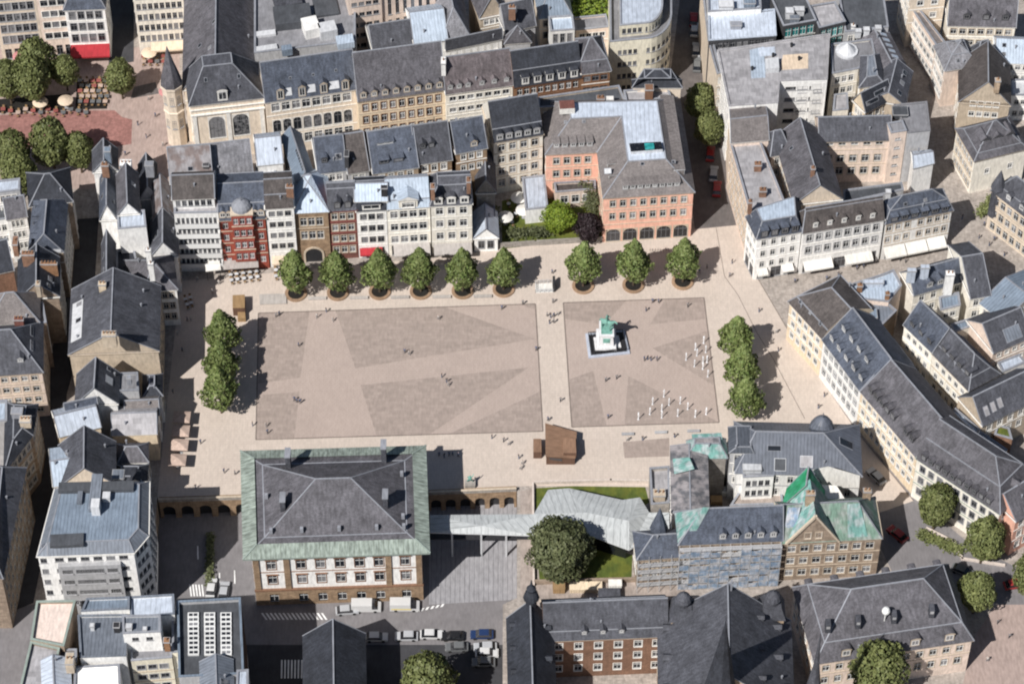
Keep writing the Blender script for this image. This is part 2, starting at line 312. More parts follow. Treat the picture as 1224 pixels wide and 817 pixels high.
def house(name, label, P, h, z0=0.0, roof=None, wall='plaster cream', trim='trim white', rm='slate grey', rm2=None, fac=None, dorm=None, chim=(), lights=(), awn=(), cat='building', group=None, cornice=.35, ov=.35, deep=1.0, vents=1, capm=None, balc=None):
    """P: footprint [xy] counter-clockwise, h: eave height above z0"""
    P = [Vector(p[:2]) for p in P]
    if area(P) < 0: P.reverse()
    P = offset(P, .02); n = len(P); H = z0 + h
    c = sum(P, Vector((0, 0))) / n
    root = thing(name, label, cat, (c.x, c.y, z0), 0, group)
    roof = roof or dict(rings=[], cap='flat'); fac = fac or {}
    rings = roof.get('rings', []); cap = roof.get('cap', 'flat'); flat = cap == 'flat' and not rings
    par = roof.get('parapet', .7) if flat else 0.0
    wm = MB(); rf = MB(); co = MB()
    wins = []
    # walls
    for i in range(n):
        a, b = P[i], P[(i + 1) % n]; Lh = (b - a).length; d = (b - a) / Lh; nn = Vector((d.y, -d.x)); ang = math.atan2(d.y, d.x)
        zb, zt = z0 - deep, H + par
        fc = fac.get(i) or fac.get('*')
        def pt(x, z, dep=0.0): q = a + d * x - nn * dep; return (q.x, q.y, z)
        holes = []
        if fc:
            pitch = (Lh - 2 * fc['m']) / max(1, fc['n']); w = min(fc['w'], pitch - .3)
            cs = [fc['m'] + pitch * (k + .5) for k in range(fc['n'])] if not fc['xs'] else [x * Lh for x in fc['xs']]
            z = H - fc['top']
            for r in range(fc['rows']):
                hh, stl = fc['hh'], fc['st']
                if fc['rl'] and r in fc['rl']: hh, stl = fc['rl'][r]
                if z - hh < z0 + .25: break
                holes.append((z - hh, z, [(x - w / 2, x + w / 2) for x in cs], stl)); z -= fc['fl']
            if fc['shop']:
                ns, sh, sst = fc['shop']; zt_s = z0 + sh
                if (not holes or holes[-1][0] > zt_s + .15) and zt_s < H - .3:
                    pp = (Lh - .8) / ns; ww = pp - .6
                    holes.append((z0 + .15, zt_s, [(.4 + pp * (k + .5) - ww / 2, .4 + pp * (k + .5) + ww / 2) for k in range(ns)], sst))
        holes.sort(key=lambda q: q[0]); zc = zb
        for (h0, h1, xsp, stl) in holes:
            wm.face([pt(0, zc), pt(Lh, zc), pt(Lh, h0), pt(0, h0)], 0); x = 0.0
            for x0, x1 in xsp:
                wm.face([pt(x, h0), pt(x0, h0), pt(x0, h1), pt(x, h1)], 0)
                for q in ([pt(x0, h0), pt(x0, h0, .2), pt(x0, h1, .2), pt(x0, h1)], [pt(x1, h0), pt(x1, h1), pt(x1, h1, .2), pt(x1, h0, .2)],
                          [pt(x0, h0), pt(x1, h0), pt(x1, h0, .2), pt(x0, h0, .2)], [pt(x0, h1), pt(x0, h1, .2), pt(x1, h1, .2), pt(x1, h1)],
                          [pt(x0, h0, .2), pt(x1, h0, .2), pt(x1, h1, .2), pt(x0, h1, .2)]): wm.face(q, 0)
                wins.append((pt((x0 + x1) / 2, h0), ang, x1 - x0, h1 - h0, stl)); x = x1
            wm.face([pt(x, h0), pt(Lh, h0), pt(Lh, h1), pt(x, h1)], 0); zc = h1
        wm.face([pt(0, zc), pt(Lh, zc), pt(Lh, zt), pt(0, zt)], 0)
        if fc and fc['bands'] and len(holes) > 1:
            for (h0, h1, xsp, stl), nx in zip(holes, holes[1:]):
                zz = (h1 + nx[0]) / 2 + .1
                if nx[0] - h1 > .5:
                    T = Matrix.Translation((a.x, a.y, 0)) @ Matrix.Rotation(ang, 4, 'Z'); wm.box(.02, Lh - .02, -.09, .0, zz - .1, zz + .1, 1, T)
    # cornice
    if cornice and not flat:
        O = offset(P, -.28); I = P
        for i in range(n):
            j = (i + 1) % n; z1 = H - .012; z2 = H - cornice
            co.face([(O[i].x, O[i].y, z2 + .1), (O[j].x, O[j].y, z2 + .1), (O[j].x, O[j].y, z1), (O[i].x, O[i].y, z1)], 0)
            co.face([(I[i].x, I[i].y, z2), (I[j].x, I[j].y, z2), (O[j].x, O[j].y, z2 + .1), (O[i].x, O[i].y, z2 + .1)], 0)
            co.face([(O[i].x, O[i].y, z1), (O[j].x, O[j].y, z1), (I[j].x, I[j].y, z1), (I[i].x, I[i].y, z1)], 0)
    slopes = {}
    if flat:
        I = offset(P, .3); O = offset(P, -.06)
        for i in range(n):
            j = (i + 1) % n
            wm.face([(I[j].x, I[j].y, H), (I[i].x, I[i].y, H), (I[i].x, I[i].y, H + par), (I[j].x, I[j].y, H + par)], 0)
            A, B, C, E = O[i], O[j], offset(P, .36)[j], offset(P, .36)[i]
            co.face([(A.x, A.y, H + par + .1), (B.x, B.y, H + par + .1), (C.x, C.y, H + par + .1), (E.x, E.y, H + par + .1)], 0)
            co.face([(A.x, A.y, H + par - .06), (B.x, B.y, H + par - .06), (B.x, B.y, H + par + .1), (A.x, A.y, H + par + .1)], 0)
            co.face([(C.x, C.y, H + par - .1), (E.x, E.y, H + par - .1), (E.x, E.y, H + par + .1), (C.x, C.y, H + par + .1)], 0)
        rf.face([(p.x, p.y, H + .004) for p in I], 0)
    else:
        gab = isinstance(cap, tuple) and cap[0] == 'ridge' and cap[3] <= .01 and not rings
        axis = cap[1] if isinstance(cap, tuple) and cap[0] == 'ridge' else 0
        ovs = [ov] * n
        if gab:
            for e in ((1, 3) if axis == 0 else (0, 2)): ovs[e] = .12
        for i in range(n):
            if rings and isinstance(rings[0][0], (list, tuple)) and rings[0][0][i] == 0: ovs[i] = .05
        cur = offset(P, [-o for o in ovs]); zc = H
        for k, (ins, dz) in enumerate(rings):
            insl = list(ins) if isinstance(ins, (list, tuple)) else [ins] * n
            if k == 0: insl = [x + ov if x > 0 else 0 for x in insl]
            nxt = offset(cur, insl)
            for i in range(n):
                j = (i + 1) % n; fc = [(cur[i].x, cur[i].y, zc), (cur[j].x, cur[j].y, zc), (nxt[j].x, nxt[j].y, zc + dz), (nxt[i].x, nxt[i].y, zc + dz)]
                if insl[i] == 0: wm.face(fc, 0)
                else:
                    rf.face(fc, 0)
                    if k == 0: slopes[i] = dz / max(.05, insl[i])
                if insl[i] and insl[i - 1]: rf.bar(Vector(fc[0]) + Vector((0, 0, .03)), Vector(fc[3]) + Vector((0, 0, .03)), .22, .14, 2)
                if insl[i]: rf.bar(Vector(fc[3]), Vector(fc[2]), .24, .14, 2)
            cur, zc = nxt, zc + dz
        if cap == 'flat': rf.face([(p.x, p.y, zc) for p in cur], 1)
        elif cap[0] == 'ridge':
            _, axis, rise, ins = cap[:4]
            e1, e3 = ((cur[1], cur[2]), (cur[3], cur[0])) if axis == 0 else ((cur[2], cur[3]), (cur[0], cur[1]))
            m1 = (e1[0] + e1[1]) / 2; m3 = (e3[0] + e3[1]) / 2; dd = (m1 - m3).normalized()
            if isinstance(ins, (int, float)): ins = (ins, ins) if len(cap) < 5 else (ins, cap[4])
            Ra = m3 + dd * ins[0]; Rb = m1 - dd * ins[1]; zr = zc + rise
            ra, rb = (Ra.x, Ra.y, zr), (Rb.x, Rb.y, zr); V = lambda p: (p.x, p.y, zc)
            order = [0, 1, 2, 3] if axis == 0 else [1, 2, 3, 0]
            c0, c1, c2, c3 = [cur[q] for q in order]
            rf.face([V(c0), V(c1), rb, ra], 0); rf.face([V(c2), V(c3), ra, rb], 0)
            half = (c1 - c2).length / 2
            if not rings: slopes[order[0]] = slopes[order[2]] = rise / max(.2, half)
            for (pA, pB, rr, inn, ei) in ((c1, c2, rb, ins[1], order[1]), (c3, c0, ra, ins[0], order[3])):
                if inn > .01:
                    rf.face([V(pA), V(pB), rr], 0)
                    if not rings: slopes[ei] = rise / inn
                    rf.bar(V(pA), rr, .22, .16, 2); rf.bar(V(pB), rr, .22, .16, 2)
                else:
                    if rings: wm.face([V(pA), V(pB), rr], 0)
                    else:
                        q0, q1 = P[ei], P[(ei + 1) % n]; mm = (q0 + q1) / 2
                        wm.face([(q0.x, q0.y, H), (q1.x, q1.y, H), (mm.x, mm.y, zr - .05)], 0)
                        for pp in (pA, pB): rf.bar(V(pp), rr, .16, .12, 2)
            rf.bar(ra, rb, .26, .18, 2)
            # close the underside
            rf.face([V(p) for p in cur][::-1], 0)
        if isinstance(cap, tuple) and cap[0] == 'flat' : rf.face([(p.x, p.y, zc) for p in cur], 1)
    wm.build('wall', [wall, trim], root)
    ro = rf.build('roof', [rm, rm2 or capm or rm, 'lead'], root)
    co.build('coping' if flat else 'cornice', [trim if not flat or trim[:4] in ('copp', 'zinc', 'memb') else 'lead'], root)
    off = root['_o']; off = Vector(off)
    for (p, ang, w, hh, stl) in wins: inst('shop_window' if 'k' in stl else 'window', win_mesh(w, hh, stl), root, Vector(p) - off, ang)
    # dormers: (edge, n, z above eave, w, h, kind, frontmat[, u0, u1])
    for q in (dorm or ()):
        e, nd, zo, w, hh, kind, fm = q[:7]; u0, u1 = q[7:9] if len(q) > 8 else (0.0, 1.0)
        tn = slopes.get(e, 1.0); a, b = P[e], P[(e + 1) % n]; d = (b - a).normalized(); inn = Vector((-d.y, d.x)); ang = math.atan2(d.y, d.x); Lh = (b - a).length
        for k in range(nd):
            u = (u0 + (u1 - u0) * (k + .5) / nd) * Lh; ins = zo / tn - ov
            p = a + d * u + inn * ins; dep = min(5.0, (hh + .3) / tn)
            dm = inst('dormer', dormer_mesh(w, hh, dep, kind, rm, fm), root, Vector((p.x, p.y, H + zo)) - off, ang)
            inst('window', pane_mesh(w - .34, hh - .45, 'w' if fm != 'trim dark' else 'd'), dm, (0, -.03, .24), 0)
    for q in chim:  # (px, py, top height over z0, wx, wy)
        px, py, ht = q[:3]; wx, wy = q[3:5] if len(q) > 4 else (1.4, .8); mc = q[5] if len(q) > 5 else 'brick brown'
        p = W(px, py, z0 + ht); mb = MB(); lo = q[6] if len(q) > 6 else 3.6
        mb.box(p.x - wx / 2, p.x + wx / 2, p.y - wy / 2, p.y + wy / 2, p.z - lo, p.z, 0); mb.box(p.x - wx / 2 - .12, p.x + wx / 2 + .12, p.y - wy / 2 - .12, p.y + wy / 2 + .12, p.z - .28, p.z - .05, 1)
        for k in range(max(1, int(wx / .6)) if mc[:5] in ('brick', 'plast', 'stone') else 0): mb.lathe((p.x - wx / 2 + (k + .5) * wx / max(1, int(wx / .6)), p.y, p.z), [(.14, 0), (.12, .5), (.15, .55)], 8, 2)
        mb.build('chimney', [mc, 'trim grey', 'brick orange'], root)
    for q in lights:  # roof windows: (edge, u, z above eave, w, length)
        e, u, zo, w, ln = q[:5]; tn = slopes.get(e, .6); a, b = P[e], P[(e + 1) % n]; d3 = (b - a).normalized(); inn = Vector((-d3.y, d3.x)); Lh = (b - a).length
        p = a + d3 * (u * Lh) + inn * (zo / tn - ov); X = Vector((d3.x, d3.y, 0)); Y = Vector((inn.x, inn.y, tn)).normalized(); Z = X.cross(Y)
        T = Matrix(((X.x, Y.x, Z.x, p.x), (X.y, Y.y, Z.y, p.y), (X.z, Y.z, Z.z, H + zo), (0, 0, 0, 1)))
        mb = MB(); mb.box(-w / 2 - .09, w / 2 + .09, -.09, ln + .09, -.05, .1, 0, T); mb.face([T @ Vector(v) for v in ((-w / 2, 0, .104), (w / 2, 0, .104), (w / 2, ln, .104), (-w / 2, ln, .104))], 1)
        mb.build('roof_window', [q[5] if len(q) > 5 else 'lead', q[6] if len(q) > 6 else 'glass'], root)
    # small vent pipes / snow hooks
    if vents and slopes:
        ks = [k for k in slopes]
        for k in range(vents):
            e = ks[k % len(ks)] if k % 2 else ks[0]; tn = slopes[e]; a, b = P[e], P[(e + 1) % n]; d3 = (b - a).normalized(); inn = Vector((-d3.y, d3.x))
            zo = rng.uniform(1.0, 2.6); p = a + d3 * ((b - a).length * rng.uniform(.15, .85)) + inn * (zo / tn - ov)
            mb = MB(); mb.lathe((p.x, p.y, H + zo - .2), [(.16, 0), (.16, .8), (.24, .82), (.2, 1.0)], 8, 0); mb.build('roof_vent', ['lead'], root)
    # awnings: (edge, u0, u1, z over z0, out, drop, material)
    for e, u0, u1, za, out, drop, mt in awn:
        a, b = P[e], P[(e + 1) % n]; d = (b - a).normalized(); nn = Vector((d.y, -d.x)); A = a + d * u0 + nn * .06; B = a + d * u1 + nn * .06; C, E = B + nn * out, A + nn * out
        mb = MB(); z1 = z0 + za; z2 = z1 - drop
        mb.face([(E.x, E.y, z2), (C.x, C.y, z2), (B.x, B.y, z1), (A.x, A.y, z1)], 0); mb.face([(A.x, A.y, z1 - .08), (B.x, B.y, z1 - .08), (C.x, C.y, z2 - .08), (E.x, E.y, z2 - .08)], 0)
        mb.face([(E.x, E.y, z2 - .4), (C.x, C.y, z2 - .4), (C.x, C.y, z2), (E.x, E.y, z2)], 0)
        mb.face([(A.x, A.y, z1 - .08), (E.x, E.y, z2 - .4), (E.x, E.y, z2), (A.x, A.y, z1)], 0); mb.face([(C.x, C.y, z2 - .4), (B.x, B.y, z1 - .08), (B.x, B.y, z1), (C.x, C.y, z2)], 0)
        mb.build('awning', [mt], root)
    # balconies: (edge, rows, first z from eave, floor, out, material, u0, u1)
    for q in (balc or ()):
        e, rows, tz, fl, out, mt = q[:6]; u0, u1 = q[6:8] if len(q) > 6 else (0, 1); a, b = P[e], P[(e + 1) % n]; ang = math.atan2((b - a).y, (b - a).x); Lh = (b - a).length
        T = Matrix.Translation((a.x, a.y, 0)) @ Matrix.Rotation(ang, 4, 'Z')
        for k in range(rows):
            z = H - tz - k * fl; mb = MB(); mb.box(u0 * Lh + .03, u1 * Lh - .03, -out, -.01, z - .18, z, 0, T)
            mb.box(u0 * Lh + .03, u1 * Lh - .03, -out, -out + .08, z, z + 1.0, 0, T); mb.box(u0 * Lh + .03, u0 * Lh + .1, -out + .08, -.01, z, z + 1.0, 0, T); mb.box(u1 * Lh - .1, u1 * Lh - .03, -out + .08, -.01, z, z + 1.0, 0, T)
            mb.build('balcony', [mt], root)
    root['_P'] = 0
    root_polys[root.name] = (P, H, slopes)
    return root
root_polys = {}

def pxs(pts, z): return [W(x, y, z).xy for x, y in pts]
def FR(p1, p2, h, depth, z0=0.0):
    """footprint from the eave line p1-p2 (building on its left) and a depth in metres"""
    a, b = W(*p1, z0 + h).xy, W(*p2, z0 + h).xy; d = (b - a).normalized(); nn = Vector((-d.y, d.x))
    return [a, b, b + nn * depth, a + nn * depth]
def GR(p1, p2, r1, r2, h, rise, z0=0.0):
    """footprint from eave line p1-p2 and the ridge r1-r2 (all photo pixels)"""
    a, b = W(*p1, z0 + h).xy, W(*p2, z0 + h).xy; q = (W(*r1, z0 + h + rise).xy + W(*r2, z0 + h + rise).xy) / 2
    d = (b - a).normalized(); nn = Vector((-d.y, d.x)); dp = (q - a).dot(nn)
    if dp < 0: print('GR negative', p1, p2, dp)
    return [a, b, b + nn * 2 * dp, a + nn * 2 * dp]
GAB = lambda rise, axis=0: dict(cap=('ridge', axis, rise, 0))
HIP = lambda rise, i0, i1=None, axis=0: dict(cap=('ridge', axis, rise, i0, i0 if i1 is None else i1))
MAN = lambda ins, dz: dict(rings=[(ins, dz)], cap='flat')
# ================================================================ north side of the square: front row
st = dict(w=1.05, hh=1.75, fl=3.2)
P = FR((208, 257), (261, 256), 17.0, 9.5)
house('apartment_building', 'white modern block with stacked balcony rails beside the red brick house', P, 17.0, roof=dict(cap='flat', parapet=.5), wall='plaster white', trim='trim white', rm='membrane pale',
      fac={0: F(9, 5, 1.0, 1.7, 2.95, 1.0, .3, 'dog', bands=False)}, balc=[(0, 5, 2.95, 2.95, 1.0, 'frame white')])
P = FR((206, 238), (256, 236), 20.0, 7.0)
house('penthouse_block', 'brown slate penthouse roof set back above the white balcony block', P, 20.0, roof=dict(cap=('ridge', 0, 3.2, 0)), wall='plaster white', trim='trim white', rm='slate brown', fac={0: F(6, 1, 1.6, 1.7, 3, .5, .4, 'do')}, deep=-15)
P = GR((262, 263), (317, 260), (258, 222), (318, 219), 15.2, 4.0)
house('brick_house', 'red brick house with domed centre bay and slate roof by the grey canopy', P, 15.2, roof=dict(rings=[([1.5, 0, 1.5, 0], 3.0)], cap=('ridge', 0, 1.6, 0)), wall='brick red', trim='trim stone', rm='slate blue',
      fac={0: F(5, 4, 1.0, 1.8, 3.5, .9, .5, 'r', shop=(3, 2.8, 'kod'), xs=[.12, .38, .5, .62, .88])}, dorm=[(0, 2, .6, 1.4, 1.5, 'gable', 'trim stone', .02, .28), (0, 2, .6, 1.4, 1.5, 'gable', 'trim stone', .72, .98)])
# centre bay with dome as a part of the brick house
root = bpy.data.objects['brick_house']; Pq, Hq, _ = root_polys['brick_house']
d = (Pq[1] - Pq[0]).normalized(); nn = Vector((d.y, -d.x)); mid = (Pq[0] + Pq[1]) / 2
T = Matrix.Translation((mid.x, mid.y, 0)) @ Matrix.Rotation(math.atan2(d.y, d.x), 4, 'Z')
mb = MB(); mb.box(-2.1, 2.1, -.9, 2.5, 3.4, 17.2, 0, T); mb.box(-2.3, 2.3, -1.1, 2.6, 17.2, 17.6, 1, T)
for z in (6.9, 10.4, 13.9): mb.box(-2.2, 2.2, -1.0, -.9, z, z + .25, 1, T)
bay = mb.build('bay', ['brick red', 'trim stone'], root)
for z in (4.3, 7.7, 11.2, 14.7):
    for k in (-1, 0, 1): inst('window', win_mesh(.95, 1.8, 'r'), bay, Vector((mid.x, mid.y, z)) + Vector((d.x, d.y, 0)) * (k * 1.3) + Vector((nn.x, nn.y, 0)) * 1.05 - Vector(root['_o']), math.atan2(d.y, d.x))
mb = MB(); mb.lathe((mid.x - nn.x * .9, mid.y - nn.y * .9, 17.6), [(2.0, 0), (1.9, .7), (1.5, 1.3), (.8, 1.8), (.1, 2.0), (.08, 2.9)], 14, 0); mb.build('dome', ['lead'], root, smooth=True)

P = FR((317, 249), (351, 247), 17.6, 8.5)
house('townhouse', 'narrow white house with brown roof between red brick and sandstone fronts', P, 17.6, roof=dict(rings=[([1.2, 0, 1.2, 0], 2.6)], cap=('ridge', 0, 1.3, 0)), wall='plaster white', trim='trim white', rm='slate brown',
      fac={0: F(3, 4, 1.25, 1.6, 3.2, 1.0, .4, 'wd', shop=(2, 2.9, 'kod'))}, awn=[(0, .4, 5.2, 3.3, 1.6, .7, 'canvas sand')], chim=[(346, 222, 22.5)])
P = FR((351, 254), (392, 252), 15.0, 11.5)
house('arcade_house', 'brown sandstone house with an arched passage and pale zinc pyramid roof', P, 15.0, roof=HIP(4.6, 4.2, 5.0), wall='stone brown', trim='trim stone', rm='zinc light',
      fac={0: F(3, 2, 1.35, 2.3, 4.0, 1.8, 1.0, 's', bands=True)})
root = bpy.data.objects['arcade_house']; Pq, Hq, _ = root_polys['arcade_house']; mid = (Pq[0] + Pq[1]) / 2; d = (Pq[1] - Pq[0]).normalized()
T = Matrix.Translation((mid.x, mid.y, 0)) @ Matrix.Rotation(math.atan2(d.y, d.x), 4, 'Z')
mb = MB(); n = 10; arc = [(-1.9, 0.0)] + [(-1.9 * math.cos(math.pi * k / n), 2.4 + 1.9 * math.sin(math.pi * k / n)) for k in range(n + 1)] + [(1.9, 0.0)]
mb.face([T @ Vector((x, -.03, z)) for x, z in arc], 0)
for A, B in zip(arc, arc[1:]): mb.bar(T @ Vector((A[0], -.1, A[1])), T @ Vector((B[0], -.1, B[1])), .25, .4, 1)
mb.build('archway', ['metal dark', 'trim stone'], root)
P = FR((392, 252), (426, 250), 14.6, 7.2)
house('brick_house', 'wine red brick house with two sharp slate dormers beside the arcade', P, 14.6, roof=dict(rings=[([2.6, 0, 2.6, 0], 3.6)], cap=('ridge', 0, .7, 0)), wall='brick wine', trim='trim red', rm='slate mid',
      fac={0: F(3, 4, 1.15, 1.9, 3.3, .9, .4, 's', shop=(3, 2.8, 'kod'))}, dorm=[(0, 2, .5, 1.3, 1.8, 'gable', 'trim dark', .15, .9)])
P = FR((426, 252), (462, 250), 14.2, 8.0)
house('townhouse', 'white three bay house with dark attic band above a red awning', P, 14.2, roof=dict(rings=[([.9, 0, .9, 0], 2.2)], cap=('ridge', 0, 2.2, 0)), wall='plaster white', trim='trim white', rm='slate dark',
      fac={0: F(3, 3, 1.35, 1.8, 3.4, 1.1, .5, 'wd', shop=(3, 3.0, 'kod'))}, awn=[(0, .2, 4.8, 3.0, 1.5, .5, 'canvas red')], dorm=[(0, 1, .35, 3.6, 1.5, 'box', 'trim white', .1, .9)])
root = bpy.data.objects['townhouse.001']
P = GR((424, 240), (463, 239), (424, 220), (463, 217), 16.4, 2.2)
house('roof_pavilion', 'pale blue zinc upper roof behind the white three bay house', P, 16.4, roof=GAB(2.2), wall='plaster white', trim='trim white', rm='zinc light', deep=-13)
P = FR((462, 249.5), (514, 246), 14.2, 8.0)
house('townhouse', 'cream house with raised centre gable and zinc roof by the grey awnings', P, 14.2, roof=dict(rings=[([.7, 0, .7, 0], 1.6)], cap=('ridge', 0, 3.0, 0)), wall='plaster ivory', trim='trim white', rm='zinc light',
      fac={0: F(4, 3, 1.5, 2.0, 3.7, 1.0, .5, 'w', shop=(4, 3.0, 'kod'))}, awn=[(0, 1.0, 8.4, 3.4, 2.8, .5, 'canvas grey')], chim=[(459, 223, 19.5, 1.2, .8, 'metal dark')])
root = bpy.data.objects['townhouse.002']; Pq, Hq, _ = root_polys['townhouse.002']; mid = (Pq[0] + Pq[1]) / 2; d = (Pq[1] - Pq[0]).normalized()
T = Matrix.Translation((mid.x, mid.y, 0)) @ Matrix.Rotation(math.atan2(d.y, d.x), 4, 'Z')
mb = MB(); mb.box(-1.9, 1.9, -.25, 3.5, 13.9, 16.4, 0, T); mb.box(-2.05, 2.05, -.4, 3.6, 16.4, 16.75, 1, T); g = mb.build('centre_gable', ['plaster ivory', 'trim white'], root)
mb = MB(); r = [T @ Vector(v) for v in ((-2.2, -.6, 16.75), (2.2, -.6, 16.75), (0, -.6, 17.8), (-2.2, 5, 16.75), (2.2, 5, 16.75), (0, 5, 17.8))]
mb.face([r[0], r[1], r[2]], 1); mb.face([r[0], r[2], r[5], r[3]], 0); mb.face([r[1], r[4], r[5], r[2]], 0); mb.build('gable_roof', ['zinc light', 'trim white'], root)
inst('window', win_mesh(2.4, 1.5, 'w'), g, (T @ Vector((0, -.38, 14.5))) - Vector(root['_o']), math.atan2(d.y, d.x))
P = FR((515, 245.5), (564, 243), 14.8, 7.6)
house('townhouse', 'ivory house with three arched dormers next to the dark passage', P, 14.8, roof=dict(rings=[([2.0, 0, 2.0, 1.6], 3.6)], cap=('ridge', 0, .8, 0)), wall='plaster ivory', trim='trim white', rm='slate mid',
      fac={0: F(3, 3, 1.45, 2.0, 3.7, .9, .5, 'w', shop=(4, 3.0, 'kod')), 1: F(2, 3, 1, 1.7, 3.7, 1)}, dorm=[(0, 3, .35, 1.7, 1.7, 'arch', 'trim white', .02, .98)], awn=[(0, .3, 8.0, 3.2, 2.6, .4, 'canvas grey')], chim=[(560, 214, 21.5, .8, 1.4), (517, 222, 21, .8, 1.4)])
P = GR((566, 291), (596, 288), (566, 268), (596, 268), 4.2, 3.4)
P = FR((567, 285), (595, 284), 4.0, 7.0)
house('gabled_shop', 'small white pavilion with pale blue gabled roof at the dark passage', P, 4.0, roof=GAB(2.9, 1), wall='plaster white', trim='trim white', rm='zinc white', fac={0: F(2, 1, 1.2, 2.2, 3, .9, .5, 'dk')})

# ================================================================ second rank behind it
house('patched_house', 'rust and grey patched roof behind the white balcony block', GR((204, 219), (254, 215), (192, 177), (240, 172), 17.0, 6.0), 17.0, roof=GAB(6.0), wall='plaster white', rm='slate rust', lights=[(0, .5, 2, .9, .7)], vents=2)
house('terraced_house', 'grey slate roof with light edge beside the rusty patched roof', GR((243, 212), (302, 205), (240, 173), (298, 166), 16.0, 5.5), 16.0, roof=GAB(5.5), wall='plaster grey', rm='slate pale', fac={0: F(4, 2)}, chim=[(246, 195, 20.0, 1.2, 1.4, 'trim dark')], vents=2)
house('terraced_house', 'smooth pale zinc roof left of the glass roofed arcade', GR((308, 197), (338, 194), (303, 165), (334, 162), 17.0, 3.5), 17.0, roof=GAB(3.5), wall='plaster white', rm='zinc white')
house('rear_extension', 'white box extension with flat zinc top behind the red brick house', pxs([(276, 218), (303, 216), (302, 196), (275, 198)], 15.0), 15.0, roof=dict(cap='flat', parapet=.4), wall='plaster white', rm='zinc white', fac={0: F(2, 2, 1.4, 1.0, 3, .8, .4, 'do')})
house('rear_extension', 'lower grey white extension with flat top behind the narrow white house', pxs([(306, 217), (331, 215), (329, 198), (305, 199)], 14.5), 14.5, roof=dict(cap='flat', parapet=.3), wall='plaster grey', rm='zinc white', fac={0: F(2, 2, 1.2, 1.0, 3, .8, .4, 'do')})
house('rear_extension', 'dark lead roofed infill behind the red brick house', pxs([(240, 222), (330, 216), (330, 208), (240, 212)], 12.0), 12.0, roof=dict(cap='flat', parapet=.3), wall='plaster grey', rm='membrane dark')
# glass arcade
r = house('arcade_wing', 'dark glass roofed arcade wing running back from the sandstone house', GR((376, 214), (358, 160), (366, 210), (349, 158), 16.5, 2.6), 16.5, roof=GAB(2.6), wall='plaster grey', rm='zinc blue', vents=0)
Pq, Hq, _ = root_polys[r.name]
mb = MB(); a, b, c_, e = Pq; mA = (a + e) / 2; mB = (b + c_) / 2
for (s0, s1, r0, r1) in ((a, b, mA, mB), (e, c_, mA, mB)):
    for k in range(1, 9):
        t0 = k * .06; t1 = t0 + .045
        for (v0, v1) in ((.08, .32), (.38, .62), (.68, .92)):
            q = []
            for (t, v) in ((t0, v0), (t1, v0), (t1, v1), (t0, v1)):
                lo = s0.lerp(s1, t); hi = r0.lerp(r1, t); p = lo.lerp(hi, v); q.append((p.x, p.y, Hq + 2.6 * v + .1))
            mb.face(q if (s0 is a) else q[::-1], 0)
mb.build('skylight', ['glass dark'], r)
house('terraced_house', 'blue grey slate roof with a round dormer right of the glass arcade', GR((380, 207), (414, 203), (371, 165), (407, 160), 16.5, 5.5), 16.5, roof=GAB(5.5), wall='plaster grey', rm='slate blue', fac={0: F(3, 2)}, dorm=[(0, 1, 1.6, 1.2, 1.3, 'arch', 'trim dark', .05, .5)], lights=[(0, .78, 1.8, 1.2, 1.2)], vents=2)
house('terraced_house', 'brown weathered slate roof between two blue slate roofs', GR((416, 207), (441, 203), (408, 161), (438, 156), 16.0, 5.5), 16.0, roof=GAB(5.5), wall='plaster grey', rm='slate brown', fac={0: F(2, 2)}, chim=[(414, 183, 20.5, .8, 1.6, 'trim dark')], vents=1)
house('terraced_house', 'long blue slate roof with box dormers behind the zinc roofed fronts', GR((446, 207), (500, 199), (438, 157), (494, 150), 16.0, 6.2), 16.0, roof=GAB(6.2), wall='stone sand', rm='slate blue', fac={0: F(4, 2)}, dorm=[(0, 2, 1.3, 2.0, 1.2, 'box', 'trim dark', .1, .75), (0, 1, 4.0, 3.4, .9, 'box', 'lead', .1, .6)], vents=3)
house('stone_house', 'slate roofed stone house left of the round yellow turret', GR((498, 196), (540, 190), (489, 150), (541, 144), 16.0, 6.2), 16.0, roof=GAB(6.2), wall='stone brown', rm='slate mid', fac={0: F(3, 2)}, dorm=[(0, 2, 2.4, 1.2, 1.4, 'gable', 'trim dark', .1, .6)], vents=2)
house('stone_house', 'blue slate roofed brown stone house right of the round yellow turret', GR((545, 183), (582, 176), (542, 144), (576, 139), 17.0, 5.0), 17.0, roof=GAB(5.0), wall='stone brown', rm='slate blue', fac={0: F(3, 2, 1.0, 1.6, 3.2, .8)}, dorm=[(0, 1, .7, 1.4, 1.4, 'gable', 'trim stone', .4, .8)], vents=2)
# turret
p = W(521, 214, 5); t = thing('stair_turret', 'round yellow stair turret with dark conical roof among the slate roofs', 'turret', (p.x, p.y, 0))
mb = MB(); mb.lathe((p.x, p.y, 0), [(1.15, -.5), (1.15, 17.0), (1.35, 17.1), (1.35, 17.4)], 14, 0); mb.build('wall', ['plaster yellow'], t)
mb = MB(); mb.lathe((p.x, p.y, 17.4), [(1.6, 0), (1.0, 2.0), (.1, 5.0), (.05, 6.0)], 14, 0); mb.build('roof', ['slate dark'], t)
for z in (8, 11, 14): inst('window', win_mesh(.5, 1.2, 'so'), t, (0.0, -1.3, z), 0)
